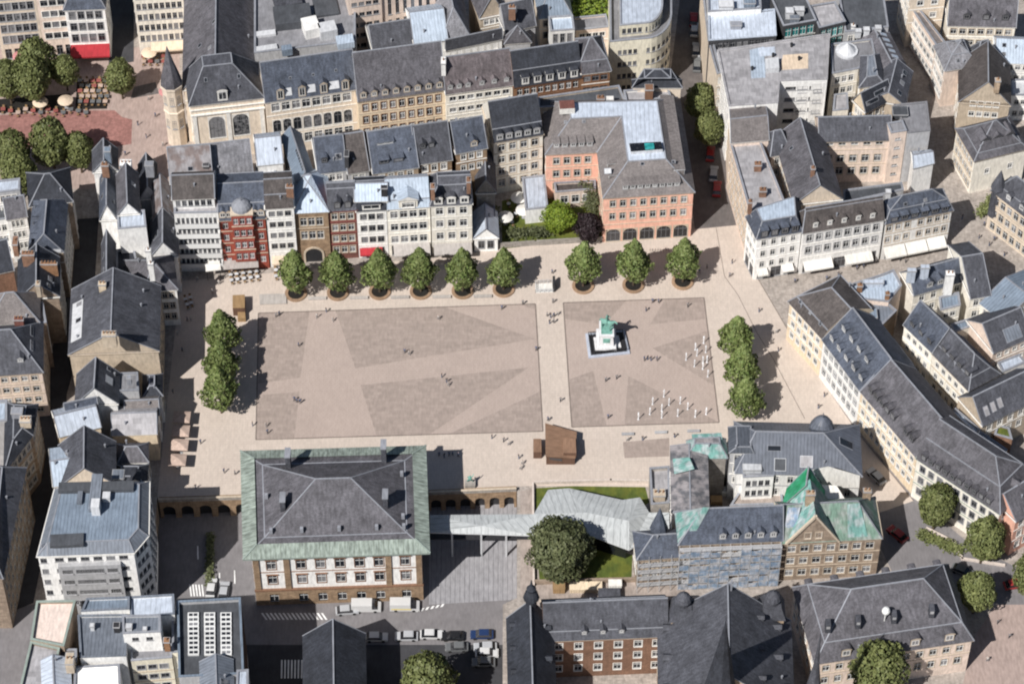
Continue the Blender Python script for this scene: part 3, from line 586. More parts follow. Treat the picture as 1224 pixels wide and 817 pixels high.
# cream courtyard house with the black roof
house('apartment_house', 'cream house with black slate roof and a row of dormers above the courtyard', GR((590, 170), (649, 160), (573, 123), (640, 114), 15.5, 6.5), 15.5, roof=dict(rings=[([1.3, 0, 1.3, 0], 2.4)], cap=('ridge', 0, 4.3, 0)), wall='plaster ivory', trim='trim stone', rm='slate dark',
      fac={0: F(4, 4, 1.4, 2.0, 3.5, 1.0, .5, 'ws'), 3: F(2, 3)}, dorm=[(0, 5, .4, 1.4, 1.5, 'arch', 'trim grey', .03, .97)], vents=2)
house('barn_annex', 'grey rubble gabled annex beside the cream courtyard house', GR((592, 230), (590, 188), (581, 205), (578, 170), 9.0, 4.0), 9.0, roof=GAB(4.0), wall='stone grey', rm='slate mid')
house('garden_annex', 'low flat white annex beside the pink building', pxs([(628, 252), (655, 249), (651, 210), (624, 213)], 4.0), 4.0, roof=dict(cap='flat', parapet=.25), wall='plaster white', rm='zinc white')
house('garden_annex', 'low dark roofed annex in the shaded passage', pxs([(570, 262), (592, 260), (590, 228), (570, 230)], 4.5), 4.5, roof=dict(cap='flat', parapet=.3), wall='plaster grey', rm='membrane dark')

# ================================================================ pink L-shaped building
hp = 13.5
LP = pxs([(722, 236), (829, 229), (811, 117), (649, 121), (653, 184), (715, 181)], hp)
pk = house('pink_building', 'salmon pink L shaped building with grey mansard and pale flat roof', LP, hp, roof=dict(rings=[(5.2, 4.6)], cap='flat'), wall='plaster pink', trim='trim stone', rm='slate warm', capm='zinc white',
      fac={0: F(8, 2, 1.15, 1.95, 3.8, 1.1, .8, 's', shop=(5, 3.7, 'kasd')), 1: F(12, 3, 1.1, 1.9, 3.8, 1.1), 4: F(4, 3, 1.25, 1.95, 3.8, 1.3, 1.0, 's'), 5: F(5, 3, 1.1, 1.9, 3.8, 1.1, st='s'), 3: F(4, 3, 1.1, 1.9, 3.8, 1.1)},
      dorm=[(0, 8, 1.0, 1.15, 1.3, 'shed', 'trim grey', .2, .86), (4, 5, .9, 1.2, 1.3, 'shed', 'trim grey', .12, .92), (5, 2, 1.4, 1.4, 1.3, 'shed', 'trim grey', .3, .8), (1, 8, 1.6, 2.3, 1.5, 'box', 'metal light', .12, .92)],
      lights=[(0, .06, 3.2, 1.3, 1.0, 'lead', 'metal light'), (0, .45, 4.0, .6, .5), (0, .8, 4.0, .6, .5), (4, .4, 4.0, .5, .5), (4, .75, 4.0, .5, .5)], vents=2)
H5 = hp + 4.6
a = W(752, 187, H5); b = W(793, 184, H5)
mb = MB(); mb.prism([W(754, 185, H5).xy, W(792, 182, H5).xy, W(790, 173, H5).xy, W(752, 175, H5).xy], H5 + .004, H5 + .9, 0, 1); mb.build('roof_lantern', ['metal light', 'glass dark'], pk)
mb = MB(); mb.prism([W(771, 183, H5).xy, W(782, 182.5, H5).xy, W(781, 176, H5).xy, W(770, 176.5, H5).xy], H5 + .92, H5 + 1.3, 0); mb.build('glass_box', ['glass teal'], pk)
mb = MB(); mb.prism([W(669, 137, H5).xy, W(687, 136, H5).xy, W(686, 126, H5).xy, W(668, 127, H5).xy], H5 + .01, H5 + 1.6, 0, 1); mb.build('plant_room', ['trim white', 'brick wine'], pk)
house('garden_pavilion', 'low brown flat roofed annex in front of the pink left wing', pxs([(664, 232), (712, 228), (712, 217), (662, 220)], 4.5), 4.5, roof=dict(cap='flat', parapet=.5), wall='plaster blush', trim='trim stone', rm='slate brown', fac={0: F(3, 1, 1.5, 2.2, 3, .8)})

# ================================================================ behind the pink building
house('flat_block', 'black flat roofed block squeezed behind the pink building', pxs([(643, 131), (748, 124), (740, 104), (644, 118)], 15.0), 15.0, roof=dict(cap='flat', parapet=.5), wall='plaster beige', rm='membrane dark', fac={0: F(8, 2)}, chim=[(718, 116, 17.5, 1.6, 1.0), (729, 117, 17.2, 1.4, 1.0, 'trim white')])
house('flat_block', 'small pale block with pinkish flat roof in front of the black curved roof', pxs([(748, 124), (803, 119), (798, 106), (745, 110)], 15.5), 15.5, roof=dict(cap='flat', parapet=.5), wall='plaster white', rm='membrane pale', fac={0: F(5, 2, 1.2, 1.4)}, chim=[(776, 104, 19, 1.6, 1.6, 'trim brown')])
house('domed_house', 'rounded black slate hip roof beside the white curved building', GR((757, 104), (814, 104), (774, 88), (797, 88), 17.0, 3.0), 17.0, roof=dict(rings=[(2.2, 3.0)], cap=('ridge', 0, 1.2, 2.0)), wall='plaster cream', rm='slate dark', fac={1: F(4, 4)})
# white rounded block
cv = [(729, 54), (772, 50)] + [(772 + 31 * math.sin(t), 20 + 30 * math.cos(t)) for t in [math.pi / 2 * k / 7 for k in range(1, 8)]] + [(803, -30), (728, -30)]
wb = house('curved_building', 'white modernist block with rounded corner, ribbon windows and pale blue roof', pxs(cv, 17.0), 17.0, roof=dict(cap='flat', parapet=.9), wall='plaster yellow', trim='trim white', rm='membrane grey',
      fac={0: F(4, 4, 2.1, 1.3, 3.5, 1.9, 1.6, 'do', bands=False), **{k: F(1, 4, 1.0, 1.3, 3.5, 1.9, .1, 'do', bands=False) for k in range(1, 9)}})
pc = pxs(cv, 17.0); top = offset([Vector(p) for p in pc], 2.0)
house('roof_storey', 'set back attic storey with pale blue roof on the curved white block', top, 20.2, roof=dict(cap='flat', parapet=.2), wall='plaster yellow', trim='trim white', rm='zinc white', fac={0: F(4, 1, 1.8, 1.4, 3, .9, .4, 'do'), **{k: F(1, 1, .8, 1.4, 3, .9, .1, 'do') for k in range(1, 9)}}, deep=-17.0)

# ================================================================ palace row across the back street
pv = FR((227, 126), (315, 116), 16.5, 9.5)
c1 = house('palace_pavilion', 'cream palace corner pavilion with steep slate roof and arched windows', pv, 16.5, roof=dict(rings=[([3.2, 5.6, 3.2, 3.6], 7.5)], cap='flat'), wall='plaster cream', trim='trim white', rm='slate mid', rm2='slate mid',
      fac={0: F(2, 1, 3.3, 6.2, 6, 4.2, 2.6, 'adw'), 3: F(3, 2, 1.4, 3, 6, 3)}, dorm=[(0, 1, .5, 2.0, 2.6, 'arch', 'trim white', .3, .6)], lights=[(0, .25, 4.5, .5, .8), (0, .7, 4.5, .5, .8)], deep=.5)
r = house('palace_hall', 'large steep slate hall roof with pale ridge behind the palace pavilion', GR((302, 104), (302, -60), (264, 75), (252, -60), 15.5, 8.2), 15.5, roof=GAB(8.2), wall='plaster cream', rm='slate grey', fac={3: F(6, 2)}, lights=[(2, .80, 4, .8, .9), (2, .88, 6.5, .8, .9), (2, .72, 7.5, .8, .9), (2, .93, 2.0, .8, .9)])
p = W(213, 168, 0); t = thing('palace_turret', 'cream octagonal corner turret with a pointed dark roof beside the plaza', 'turret', (p.x, p.y, 0))
mb = MB(); mb.lathe((p.x, p.y, 0), [(2.1, -.5), (2.1, 9.6), (2.3, 9.7), (2.3, 10.1), (2.1, 10.2), (2.1, 16.4), (2.45, 16.6), (2.45, 17.2)], 8, 0, .39); mb.build('wall', ['plaster cream'], t)
mb = MB(); mb.lathe((p.x, p.y, 17.2), [(2.3, 0), (2.2, 1.0), (1.6, 3.6), (1.0, 6), (.06, 10.5)], 8, 0, .39); mb.build('roof', ['slate grey'], t)
for z in (5.5, 12.3):
    for k in (-1, 0, 1):
        an = k * math.pi / 4; inst('window', win_mesh(.8, 2.3, 'od'), t, (math.sin(an) * 2.04, -math.cos(an) * 2.04, z), an)
house('palace_wing', 'cream palace wing with blue slate roof, pinnacled dormers and arcade windows', GR((317, 122), (426, 106), (307, 73), (420, 61), 16.0, 8.0), 16.0, roof=GAB(8.0), wall='plaster cream', trim='trim white', rm='slate blue',
      fac={0: F(8, 3, 1.7, 2.3, 4.9, .9, 1.0, 'w', rl={1: (3.6, 'adw'), 2: (2.6, 'w')})}, dorm=[(0, 4, .3, 1.5, 2.7, 'gable', 'trim stone', .05, 1.0)], lights=[(0, .24, .9, 2.0, 1.5, 'metal light', 'metal light'), (0, .5, .9, 2.0, 1.5, 'metal light', 'metal light'), (0, .76, .9, 2.0, 1.5, 'metal light', 'metal light'), (0, .3, 4, .4, .4), (0, .55, 4, .4, .4), (0, .8, 4.2, .4, .4)])
house('office_building', 'sand coloured building with long grey slate roof and eight dormers', GR((428, 121), (532, 107), (436, 60), (529, 50), 15.5, 9.5), 15.5, roof=GAB(9.5), wall='plaster ochre', trim='trim stone', rm='slate grey',
      fac={0: F(9, 4, 1.1, 2.0, 3.6, 1.2, .5, 'n')}, dorm=[(0, 8, .7, 1.3, 1.5, 'gable', 'trim stone', .0, 1.0)])
house('office_building', 'white house with purplish slate roof and small dormers', GR((533, 112), (613, 101), (533, 68), (613, 57), 15.5, 6.5), 15.5, roof=GAB(6.5), wall='plaster ivory', trim='trim white', rm='slate purple',
      fac={0: F(7, 4, 1.4, 1.3, 3.3, 1.2, .5, 'w')}, dorm=[(0, 3, .8, 1.1, 1.2, 'gable', 'trim grey', .0, .4), (0, 3, .8, 1.1, 1.2, 'gable', 'trim grey', .45, 1.0)], chim=[(530, 72, 22.5, .9, 2.0, 'plaster white')])
house('office_building', 'orange brown brick building under a two tier slate mansard with white dormers', GR((614, 104), (695, 92), (612, 52), (693, 60), 15.0, 6.5), 15.0, roof=dict(rings=[([1.1, 0, 1.1, 0], 3.6)], cap=('ridge', 0, 3.2, 0)), wall='brick orange', trim='trim brown', rm='slate dark', rm2='slate blue',
      fac={0: F(9, 4, 1.1, 1.9, 3.3, .9, .5, 'n')}, dorm=[(0, 5, .5, 1.5, 2.0, 'box', 'trim white', .08, .98)])
house('corner_house', 'small orange brick house with grey hipped roof beside the white curved block', FR((695, 88), (729, 84), 16.0, 9.0), 16.0, roof=dict(rings=[([1.0, .4, 1, 0], 2.4)], cap=('ridge', 0, 3.2, 2.5)), wall='brick orange', trim='trim white', rm='slate grey', fac={0: F(3, 4, 1.6, 1.6, 3.3, 1.0, .3, 'nd')})

# ================================================================ far rank along the top edge
house('museum_block', 'sprawling grey flat roofs behind the palace wing', pxs([(304, 66), (425, 52), (425, -60), (304, -60)], 17.5), 17.5, roof=dict(cap='flat', parapet=.6), wall='plaster grey', rm='membrane grey')
mb_specs = [((330, 38), (374, 33), 5.5, 2.0, 'membrane dark'), ((366, 48), (384, 44), 4, 2.6, 'plaster white'), ((384, 50), (404, 46), 3, 2.6, 'metal light'), ((306, 46), (330, 43), 1.4, .6, 'metal light'), ((306, 64), (332, 60), 1.4, .6, 'metal light'), ((330, 14), (362, 8), 6, 1.2, 'slate mid'), ((378, 22), (406, 18), 8, .5, 'membrane dark'), ((338, 68), (350, 66), 1.5, 1.8, 'zinc blue'), ((404, 60), (424, 57), 2.6, 1.6, 'zinc light')]
root = bpy.data.objects['museum_block']
for a, b, dp, hh, mt in mb_specs:
    q = FR(a, b, 17.5, dp); mb = MB(); mb.prism(q, 17.51, 17.5 + hh, 0); mb.build('rooftop_unit', [mt], root)
house('apartment_block', 'pale pink apartment block with small square windows at the top edge', FR((416, 0), (456, -6), 22.0, 14.0), 22.0, roof=dict(cap='flat'), wall='plaster blush', rm='membrane grey', fac={0: F(4, 5, 1.2, 1.1, 3.0, 1.2, .5, 'do', bands=False)})
house('apartment_block', 'taller beige block with slot windows at the top edge', FR((456, -8), (520, -22), 22.0, 14.0), 22.0, roof=dict(cap='flat'), wall='plaster blush', trim='trim stone', rm='membrane grey', fac={0: F(6, 2, .8, 4.5, 6.0, 2.2, .8, 'do', bands=False)})
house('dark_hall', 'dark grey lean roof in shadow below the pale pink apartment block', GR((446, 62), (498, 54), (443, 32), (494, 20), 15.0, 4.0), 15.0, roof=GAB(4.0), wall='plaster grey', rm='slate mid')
house('zinc_hall', 'bright blue zinc roof beside the dark lean roof', GR((495, 52), (535, 47), (494, 20), (527, 4), 16.0, 4.0), 16.0, roof=GAB(4.0), wall='plaster white', rm='zinc light')
house('gabled_house', 'grey slate hipped roof right of the bright blue roof', GR((562, 46), (548, -20), (543, 22), (535, -30), 15.0, 6.0), 15.0, roof=HIP(6.0, 4.0), wall='plaster cream', rm='slate pale', fac={3: F(3, 2)})
house('gabled_house', 'small house with pointed grey roof and tan gable wall', FR((574, 22), (603, 16), 15.0, 9.0), 15.0, roof=GAB(6.0, 1), wall='plaster beige', rm='slate grey', fac={0: F(3, 3, 1.0, 1.5)})
house('gabled_house', 'dark slate roof between the pointed grey roof and the hipped cream house', GR((604, 38), (640, 30), (598, 5), (636, -2), 14.0, 5.0), 14.0, roof=GAB(5.0), wall='plaster grey', rm='slate mid', chim=[(612, 8, 21)])
house('gabled_house', 'low grey slate hip behind the slate mansard', GR((604, 52), (634, 50), (612, 30), (625, 30), 13.0, 4.5), 13.0, roof=HIP(4.5, 3.0), wall='plaster grey', rm='slate grey')
house('gabled_house', 'grey roofs stepped above the purplish slate roof', GR((533, 60), (600, 46), (536, 45), (598, 36), 13.5, 3.0), 13.5, roof=GAB(3.0), wall='plaster white', rm='slate mid', fac={0: F(7, 1)})
house('cream_villa', 'cream villa with blue grey hipped roof at the top edge', FR((645, 22), (683, 19), 11.0, 10.0), 11.0, roof=HIP(5.0, 3.4), wall='plaster cream', trim='trim white', rm='zinc blue', fac={0: F(2, 2, 2.2, 1.6, 3.4, .9, .5, 'bd')})
house('white_annex', 'white block with grey flat top below the cream villa', FR((658, 40), (687, 38), 12.0, 4.5), 12.0, roof=dict(cap='flat', parapet=.6), wall='plaster white', rm='zinc light', fac={0: F(3, 2, .9, 2.6, 3.6, .4, .3, 'd')})
house('white_annex', 'low blush annex with small windows beside the hedge garden', FR((688, 38), (728, 34), 8.0, 4.0), 8.0, roof=dict(cap='flat', parapet=.4), wall='plaster blush', rm='membrane grey', fac={0: F(4, 2, 1.2, 1.2)})

# top left
house('apartment_building', 'cream facade with brown framed windows at the top left corner', FR((-14, -26), (38, -30), 24.0, 12.0), 24.0, roof=dict(cap='flat'), wall='plaster cream', rm='membrane grey', fac={0: F(5, 6, 1.25, 2.1, 3.2, 1.2, .6, 'bd', bands=False, shop=(4, 3, 'kod'))})
house('apartment_building', 'blush facade with paired windows left of the white corner block', FR((38, -30), (76, -33), 24.0, 12.0), 24.0, roof=dict(cap='flat'), wall='plaster blush', rm='membrane grey', fac={0: F(3, 6, 1.6, 1.7, 3.2, 1.2, .6, 'dw', bands=False, shop=(3, 3, 'kod'))})
house('corner_block', 'white corner block with four windows per floor above a red awning', FR((77, 12), (125, 10), 14.5, 10.0), 14.5, roof=dict(rings=[(1.6, 3.6)], cap='flat'), wall='plaster white', trim='trim white', rm='slate blue', fac={0: F(4, 3, 1.35, 2.1, 3.3, .8, .5, 'dg', bands=True, shop=(4, 3, 'kod')), 1: F(3, 3, 1.2, 2, 3.3, .8)},
      awn=[(0, .1, 8.5, 4.2, 2.8, 1.1, 'canvas red')])
house('office_slab', 'banded cream office slab with long window strips', FR((156, -24), (216, -28), 22.0, 12.0), 22.0, roof=dict(cap='flat'), wall='plaster ivory', trim='trim white', rm='membrane grey', fac={0: F(8, 6, 1.25, 1.7, 3.1, 1.0, .3, 'do', bands=False), 3: F(3, 6, 1.2, 1.7, 3.1, 1.0)}, awn=[(0, 2.5, 10, 3.4, 2.2, .5, 'canvas sand')])

root = bpy.data.objects['palace_pavilion']; Pq, Hq, _ = root_polys['palace_pavilion']; a, b = Pq[0], Pq[1]; d = (b - a).normalized(); T = Matrix.Translation((a.x, a.y, 0)) @ Matrix.Rotation(math.atan2(d.y, d.x), 4, 'Z'); Lh = (b - a).length
mb = MB(); mb.box(-.1, Lh + .1, -.35, -.01, Hq - 3.2, Hq - 2.85, 0, T); mb.box(-.05, Lh + .05, -.25, -.01, Hq - 1.7, Hq - 1.45, 0, T)
for x in (.6, Lh / 2, Lh - .6): mb.box(x - .45, x + .45, -.2, -.01, .1, Hq - 3.21, 0, T)
mb.build('stone_trim', ['trim white'], root)
# ================================================================ west side: the row between the dark street and the square
def facd(k=3, n=5): return F(n, k, 1.05, 1.7, 3.2, .9, .5, 's', bands=False)
h0 = 15.0
house('gabled_house', 'slate roofed house with white gable wall at the north end of the shaded street', GR((139, 262), (139, 196), (127, 246), (127, 192), 12.0, 4.5), 12.0, roof=GAB(4.5), wall='plaster white', rm='slate blue', fac={2: facd(3, 6), 0: facd(3, 3)}, lights=[(2, .4, 1.5, .8, 1.1), (2, .7, 1.5, .8, 1.1)], chim=[(125, 196, 21)])
house('tall_house', 'tall white rendered house with lean grey slate roof and one skylight', GR((166, 255), (164, 208), (152, 240), (150, 200), 17.5, 3.5), 17.5, roof=GAB(3.5), wall='plaster white', rm='slate grey', lights=[(0, .6, 1.4, 1.0, 1.0)])
house('tall_house', 'white rendered box house with flat top in the west row', pxs([(141, 275), (175, 272), (173, 252), (140, 254)], 17.0), 17.0, roof=dict(cap='flat', parapet=.3), wall='plaster white', rm='zinc white')
house('narrow_house', 'dark slate house with skylight facing the square beside the balcony block', GR((212, 306), (212, 262), (194, 300), (194, 258), 11.0, 4.5), 11.0, roof=GAB(4.5), wall='plaster white', rm='slate mid', fac={0: facd(3, 5)}, lights=[(2, .6, 1.4, 1.4, 1.8), (0, .5, 1.5, .6, .8)], chim=[(177, 298, 19, 1.0, .9, 'plaster white', 6)])
house('narrow_house', 'grey roof with rust stain leaning against the balcony block', GR((207, 262), (204, 222), (193, 252), (192, 214), 12.0, 4.0), 12.0, roof=GAB(4.0), wall='plaster white', rm='slate rust', fac={0: facd(3, 3)})
house('narrow_house', 'dark roofed house with box chimneys behind the plaza', GR((188, 236), (186, 196), (176, 228), (175, 190), 11.5, 3.5), 11.5, roof=GAB(3.5), wall='plaster grey', rm='slate dark', chim=[(178, 195, 20, 1.6, 1.2, 'lead')])
house('narrow_house', 'small slate roof with a blue tower by the plaza edge', FR((112, 206), (140, 204), 14.0, 6.0), 14.0, roof=GAB(3.5, 1), wall='plaster white', rm='slate mid', chim=[(128, 178, 19.5, 1.2, 1.2, 'zinc blue', 4), (150, 194, 16.5, 2.2, 1.6, 'plaster white', 4)])
house('hipped_house', 'grey hipped slate house with white eaves facing the square', pxs([(173, 347), (211, 345), (206, 305), (150, 312)], 11.0), 11.0, roof=HIP(4.0, 4.5), wall='plaster white', trim='trim white', rm='slate grey', fac={'*': facd(3, 4)}, chim=[(180, 314, 20, 1.0, .8, 'plaster white', 5)], vents=2)
house('gabled_house', 'narrow dark slate slope along the shaded street south of the white gable', GR((137, 352), (137, 292), (127, 344), (127, 288), 11.5, 4.5), 11.5, roof=GAB(4.5), wall='plaster white', rm='slate mid', fac={2: facd(3, 5)}, lights=[(2, .35, 1.5, .8, 1.1), (2, .65, 1.5, .8, 1.1)], chim=[(122, 338, 19, 1.4, 1.0, 'plaster ochre')])
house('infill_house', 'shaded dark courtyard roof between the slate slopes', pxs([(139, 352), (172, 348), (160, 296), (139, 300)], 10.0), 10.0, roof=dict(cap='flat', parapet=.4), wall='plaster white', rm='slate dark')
house('barn_house', 'big dark slate saddle roof with a blank beige gable wall', GR((189, 419), (191, 342), (131, 397), (136, 332), 12.5, 6.0), 12.5, roof=GAB(6.0), wall='plaster beige', trim='trim stone', rm='slate mid', fac={2: facd(4, 6), 0: facd(3, 6)}, chim=[(130, 398, 22.3, 2.6, 1.2, 'plaster beige')], vents=4, lights=[(2, .3, 1, .9, 1.2), (2, .55, 1, .9, 1.2)])
root = bpy.data.objects['barn_house']; Pq, Hq, sl = root_polys['barn_house']
mb = MB(); a, b = Pq[2], Pq[3]; d = (b - a).normalized(); inn = Vector((-d.y, d.x)); tn = sl[2]
q = [a + d * (.25 * (b - a).length) + inn * .2, a + d * (.85 * (b - a).length) + inn * .2]
mb.face([(q[0].x, q[0].y, Hq + .55 * tn + .12), (q[1].x, q[1].y, Hq + .55 * tn + .12), (q[1].x + inn.x * 2.2, q[1].y + inn.y * 2.2, Hq + 2.75 * tn + .12), (q[0].x + inn.x * 2.2, q[0].y + inn.y * 2.2, Hq + 2.75 * tn + .12)], 0)
mb.build('skylight_strip', ['metal light'], root)
house('gabled_house', 'slate saddle roof house just south of the blank beige gable', GR((140, 482), (142, 446), (112, 474), (113, 437), 12.0, 5.0), 12.0, roof=GAB(5.0), wall='plaster white', rm='slate mid', fac={2: facd(3, 4)}, lights=[(0, .55, 1.5, 1.6, 1.6, 'lead', 'metal light'), (0, .9, 2, .7, .8)], vents=1)
house('flat_house', 'low light grey flat roof between slate roofs south of the beige gable', pxs([(139, 469), (166, 468), (165, 446), (139, 447)], 11.5), 11.5, roof=dict(cap='flat', parapet=.4), wall='plaster grey', rm='membrane grey', chim=[(154, 450, 16, .8, .8, 'lead', 2)])
house('flat_house', 'small dark hipped roof at the edge of the square south of the beige gable', pxs([(172, 474), (193, 472), (193, 448), (172, 449)], 8.5), 8.5, roof=dict(rings=[(1.2, 1.6)], cap='flat'), wall='plaster white', rm='slate dark', rm2='slate mid', fac={1: facd(3, 3)})
house('gabled_house', 'brown slate slope facing the square above the snow white roof', pxs([(150, 497), (190, 495), (190, 474), (150, 476)], 8.5), 8.5, roof=GAB(2.0), wall='plaster white', rm='slate warm', fac={1: facd(3, 3)}, vents=1)
house('gabled_house', 'blue slate roof on the street side above the snow white roof', GR((80, 500), (118, 492), (84, 480), (114, 474), 12.0, 3.0), 12.0, roof=GAB(3.0), wall='plaster white', rm='slate blue')
house('white_roofed_house', 'house with snow white coated roof on the shaded street side', GR((71, 521), (120, 509), (75, 492), (120, 485), 12.0, 2.5), 12.0, roof=GAB(2.5), wall='plaster ochre', rm='zinc white', vents=1)
house('white_roofed_house', 'house with pale weathered roof above an ochre wall facing the square', GR((134, 519), (187, 517), (132, 494), (185, 492), 8.5, 2.2), 8.5, roof=GAB(2.2), wall='plaster ochre', rm='membrane pale', fac={1: facd(3, 3)})
house('gabled_house', 'dark slate saddle roof south of the white roofed houses', GR((137, 578), (137, 528), (99, 564), (101, 515), 12.0, 5.5), 12.0, roof=GAB(5.5), wall='plaster cream', rm='slate mid', fac={2: facd(3, 5)}, lights=[(2, .4, 1.2, 1.6, 1.4)], vents=2)
house('hipped_house', 'small grey hip roof facing the square north of the zinc roofed block', pxs([(142, 552), (176, 551), (176, 530), (140, 531)], 8.5), 8.5, roof=HIP(2.0, 2.0), wall='plaster white', rm='slate grey', fac={1: facd(3, 3)}, vents=1)
house('hipped_house', 'black slate roof with white dormer at the square edge north of the zinc block', pxs([(136, 582), (174, 582), (176, 556), (138, 556)], 8.5), 8.5, roof=dict(rings=[(1.4, 1.6)], cap='flat'), wall='plaster white', rm='slate dark', fac={1: facd(3, 4)}, dorm=[(0, 1, .4, 1.6, 1.4, 'gable', 'trim white', .5, .9)], chim=[(141, 566, 17.2, 2.0, 2.0, 'zinc grey', 2)])
house('zinc_roofed_house', 'pale blue zinc slope on the shaded street north of the white block', GR((64, 580), (92, 576), (66, 550), (92, 546), 12.5, 2.0), 12.5, roof=GAB(2.0), wall='plaster ochre', rm='zinc light')
hz = 18.5
wb = house('modern_block', 'white modern corner block with stepped zinc roof and grey framed facade', pxs([(45, 664), (57, 664), (160, 660), (177, 640), (178, 576), (66, 584)], hz), hz, roof=dict(rings=[(1.6, 1.8)], cap='flat'), wall='plaster white', trim='trim white', rm='zinc grey', capm='zinc blue',
      fac={1: F(6, 5, 1.6, 1.1, 3.3, .8, .8, 'do', bands=False), 0: F(1, 5, 1.2, 1.4, 3.3, .8, .1, 'do', bands=False), 2: F(3, 5, 1.2, 1.4, 3.3, .8, .4, 'do', bands=False), 3: F(6, 5, 1.2, 1.5, 3.3, .8, .6, 'do'), 5: F(9, 5, 1.2, 1.5, 3.3, .8, .6, 'do')}, ov=.1)
Pq, Hq, _ = root_polys[wb.name]; a, b = Pq[1], Pq[2]; d = (b - a).normalized(); T = Matrix.Translation((a.x, a.y, 0)) @ Matrix.Rotation(math.atan2(d.y, d.x), 4, 'Z'); Lh = (b - a).length
mb = MB(); x0, x1 = 1.6, Lh - 2.6; zt = Hq - 2.3
mb.box(x0, x1, -.9, -.03, 0, zt, 0, T); g = mb.build('bay_front', ['plaster grey'], wb)
off = Vector(wb['_o'])
for k in range(4):
    for (u, w) in ((.14, 1.8), (.5, 5.0), (.86, 1.8)):
        inst('window', win_mesh(w, 1.2, 'dog'), g, T @ Vector((x0 + (x1 - x0) * u, -1.03, zt - 2.2 - k * 3.2)) - off, math.atan2(d.y, d.x))
zc = Hq + 1.8
for (p0, p1, dp, hh, mt) in (((106, 612), (119, 612), 8.0, 1.1, 'zinc grey'), ((110, 616), (120, 616), 2.0, 2.6, 'metal light'), ((60, 655), (100, 653), 2.6, .7, 'membrane dark'), ((92, 603), (98, 603), 3, .8, 'zinc grey'), ((123, 600), (132, 600), 1.5, 1.3, 'metal light'), ((70, 590), (160, 588), 2.0, .9, 'membrane dark')):
    q = FR(p0, p1, zc, dp); mb = MB(); mb.prism(q, zc + .006, zc + hh, 0); mb.build('rooftop_unit', [mt], wb)

# ================================================================ far west block, across the dark street
house('slate_house', 'blue grey slate house with twin light bands at the plaza corner', GR((75, 300), (80, 240), (50, 290), (58, 226), 14.0, 4.5), 14.0, roof=HIP(4.5, 1.0, 4.0), wall='stone tan', rm='slate blue', fac={0: F(8, 4, 1.0, 1.7, 3.2, .9), 3: F(3, 2)}, lights=[(3, .5, .2, 6, .6, 'lead', 'metal light')], dorm=[(2, 3, 1, 1.2, 1.3, 'gable', 'trim grey')])
house('slate_house', 'dark slate hipped corner house closing the shaded street at the plaza', FR((36, 246), (86, 240), 14.5, 9.0), 14.5, roof=HIP(4.0, 4.0), wall='stone tan', rm='slate dark', fac={1: F(3, 4)})
house('slate_house', 'blue white flat zinc roof at the left edge below the plaza trees', pxs([(-20, 234), (24, 228), (24, 214), (-20, 219)], 16.0), 16.0, roof=dict(cap='flat', parapet=.3), wall='plaster grey', rm='zinc white', fac={0: F(5, 3)})
house('slate_house', 'grey slate roof below the blue white flat roof at the left edge', GR((8, 262), (32, 258), (10, 236), (28, 233), 13.0, 3.0), 13.0, roof=GAB(3.0), wall='plaster white', rm='slate grey', fac={0: F(3, 3)})
house('slate_house', 'white walled rear house in the dark courtyard at the left edge', FR((-18, 268), (12, 264), 11.0, 5.0), 11.0, roof=dict(cap='flat'), wall='plaster white', rm='membrane dark', fac={0: F(3, 3)})
house('slate_house', 'black slate roof with brick end chimney at the left edge', GR((-20, 330), (16, 322), (-20, 292), (13, 284), 14.0, 4.5), 14.0, roof=GAB(4.5), wall='brick brown', rm='slate dark', chim=[(18, 287, 20, 1.0, 2.2)])
house('slate_house', 'dark saddle roof with brick parapet above the shaded street', GR((70, 354), (70, 308), (42, 348), (44, 302), 14.0, 4.5), 14.0, roof=GAB(4.5), wall='stone tan', rm='slate dark', fac={0: F(6, 4)}, lights=[(0, .3, 1.6, 1.0, .8), (0, .1, 1.8, 1.0, .8)], chim=[(33, 302, 20, 2.4, 1.0), (58, 314, 18.5, 3.2, .6, 'brick orange'), (45, 338, 20, .8, 1.2, 'plaster beige')])
house('slate_house', 'brown grey hipped roof with pale ridges at the left edge', GR((-16, 388), (46, 384), (-6, 352), (36, 346), 14.5, 5.0), 14.5, roof=HIP(5.0, 4.5), wall='plaster blush', rm='slate warm', fac={1: F(4, 4)}, vents=1, chim=[(22, 380, 18, 1.8, .9, 'brick wine')])
house('slate_house', 'low pink white terrace roof strip beside the brown grey hip', FR((44, 390), (56, 388), 13.0, 5.5), 13.0, roof=dict(cap='flat'), wall='stone tan', rm='gravel pink', fac={1: F(3, 3)})
house('corner_house', 'blush corner house with grey hipped roof at the bend of the shaded street', GR((-30, 450), (50, 444), (-20, 398), (24, 390), 13.5, 6.0), 13.5, roof=HIP(6.0, 4.0, 5.6), wall='plaster blush', trim='trim stone', rm='slate mid', rm2='slate grey', fac={0: F(6, 4, 1.2, 1.5, 3.2, .9, .6, 's'), 1: F(5, 4, 1.1, 1.5, 3.2, .9, .6, 's')}, lights=[(1, .4, 2.0, 2.4, .5), (1, .7, 2.0, 2.4, .5)], dorm=[(0, 1, 1.6, 1.2, 1.2, 'gable', 'trim grey', .55, .85)])
house('street_house', 'dark roofed house facing the shaded street below the blush corner house', pxs([(6, 562), (38, 520), (44, 484), (8, 482)], 14.5), 14.5, roof=dict(rings=[(1.6, 1.8)], cap='flat'), wall='stone tan', trim='trim stone', rm='slate dark', fac={0: F(5, 4), 1: F(5, 4)}, chim=[(20, 490, 18, 2, 1.4, 'lead', 2), (30, 500, 18, 2, 1.4, 'plaster beige', 2)])
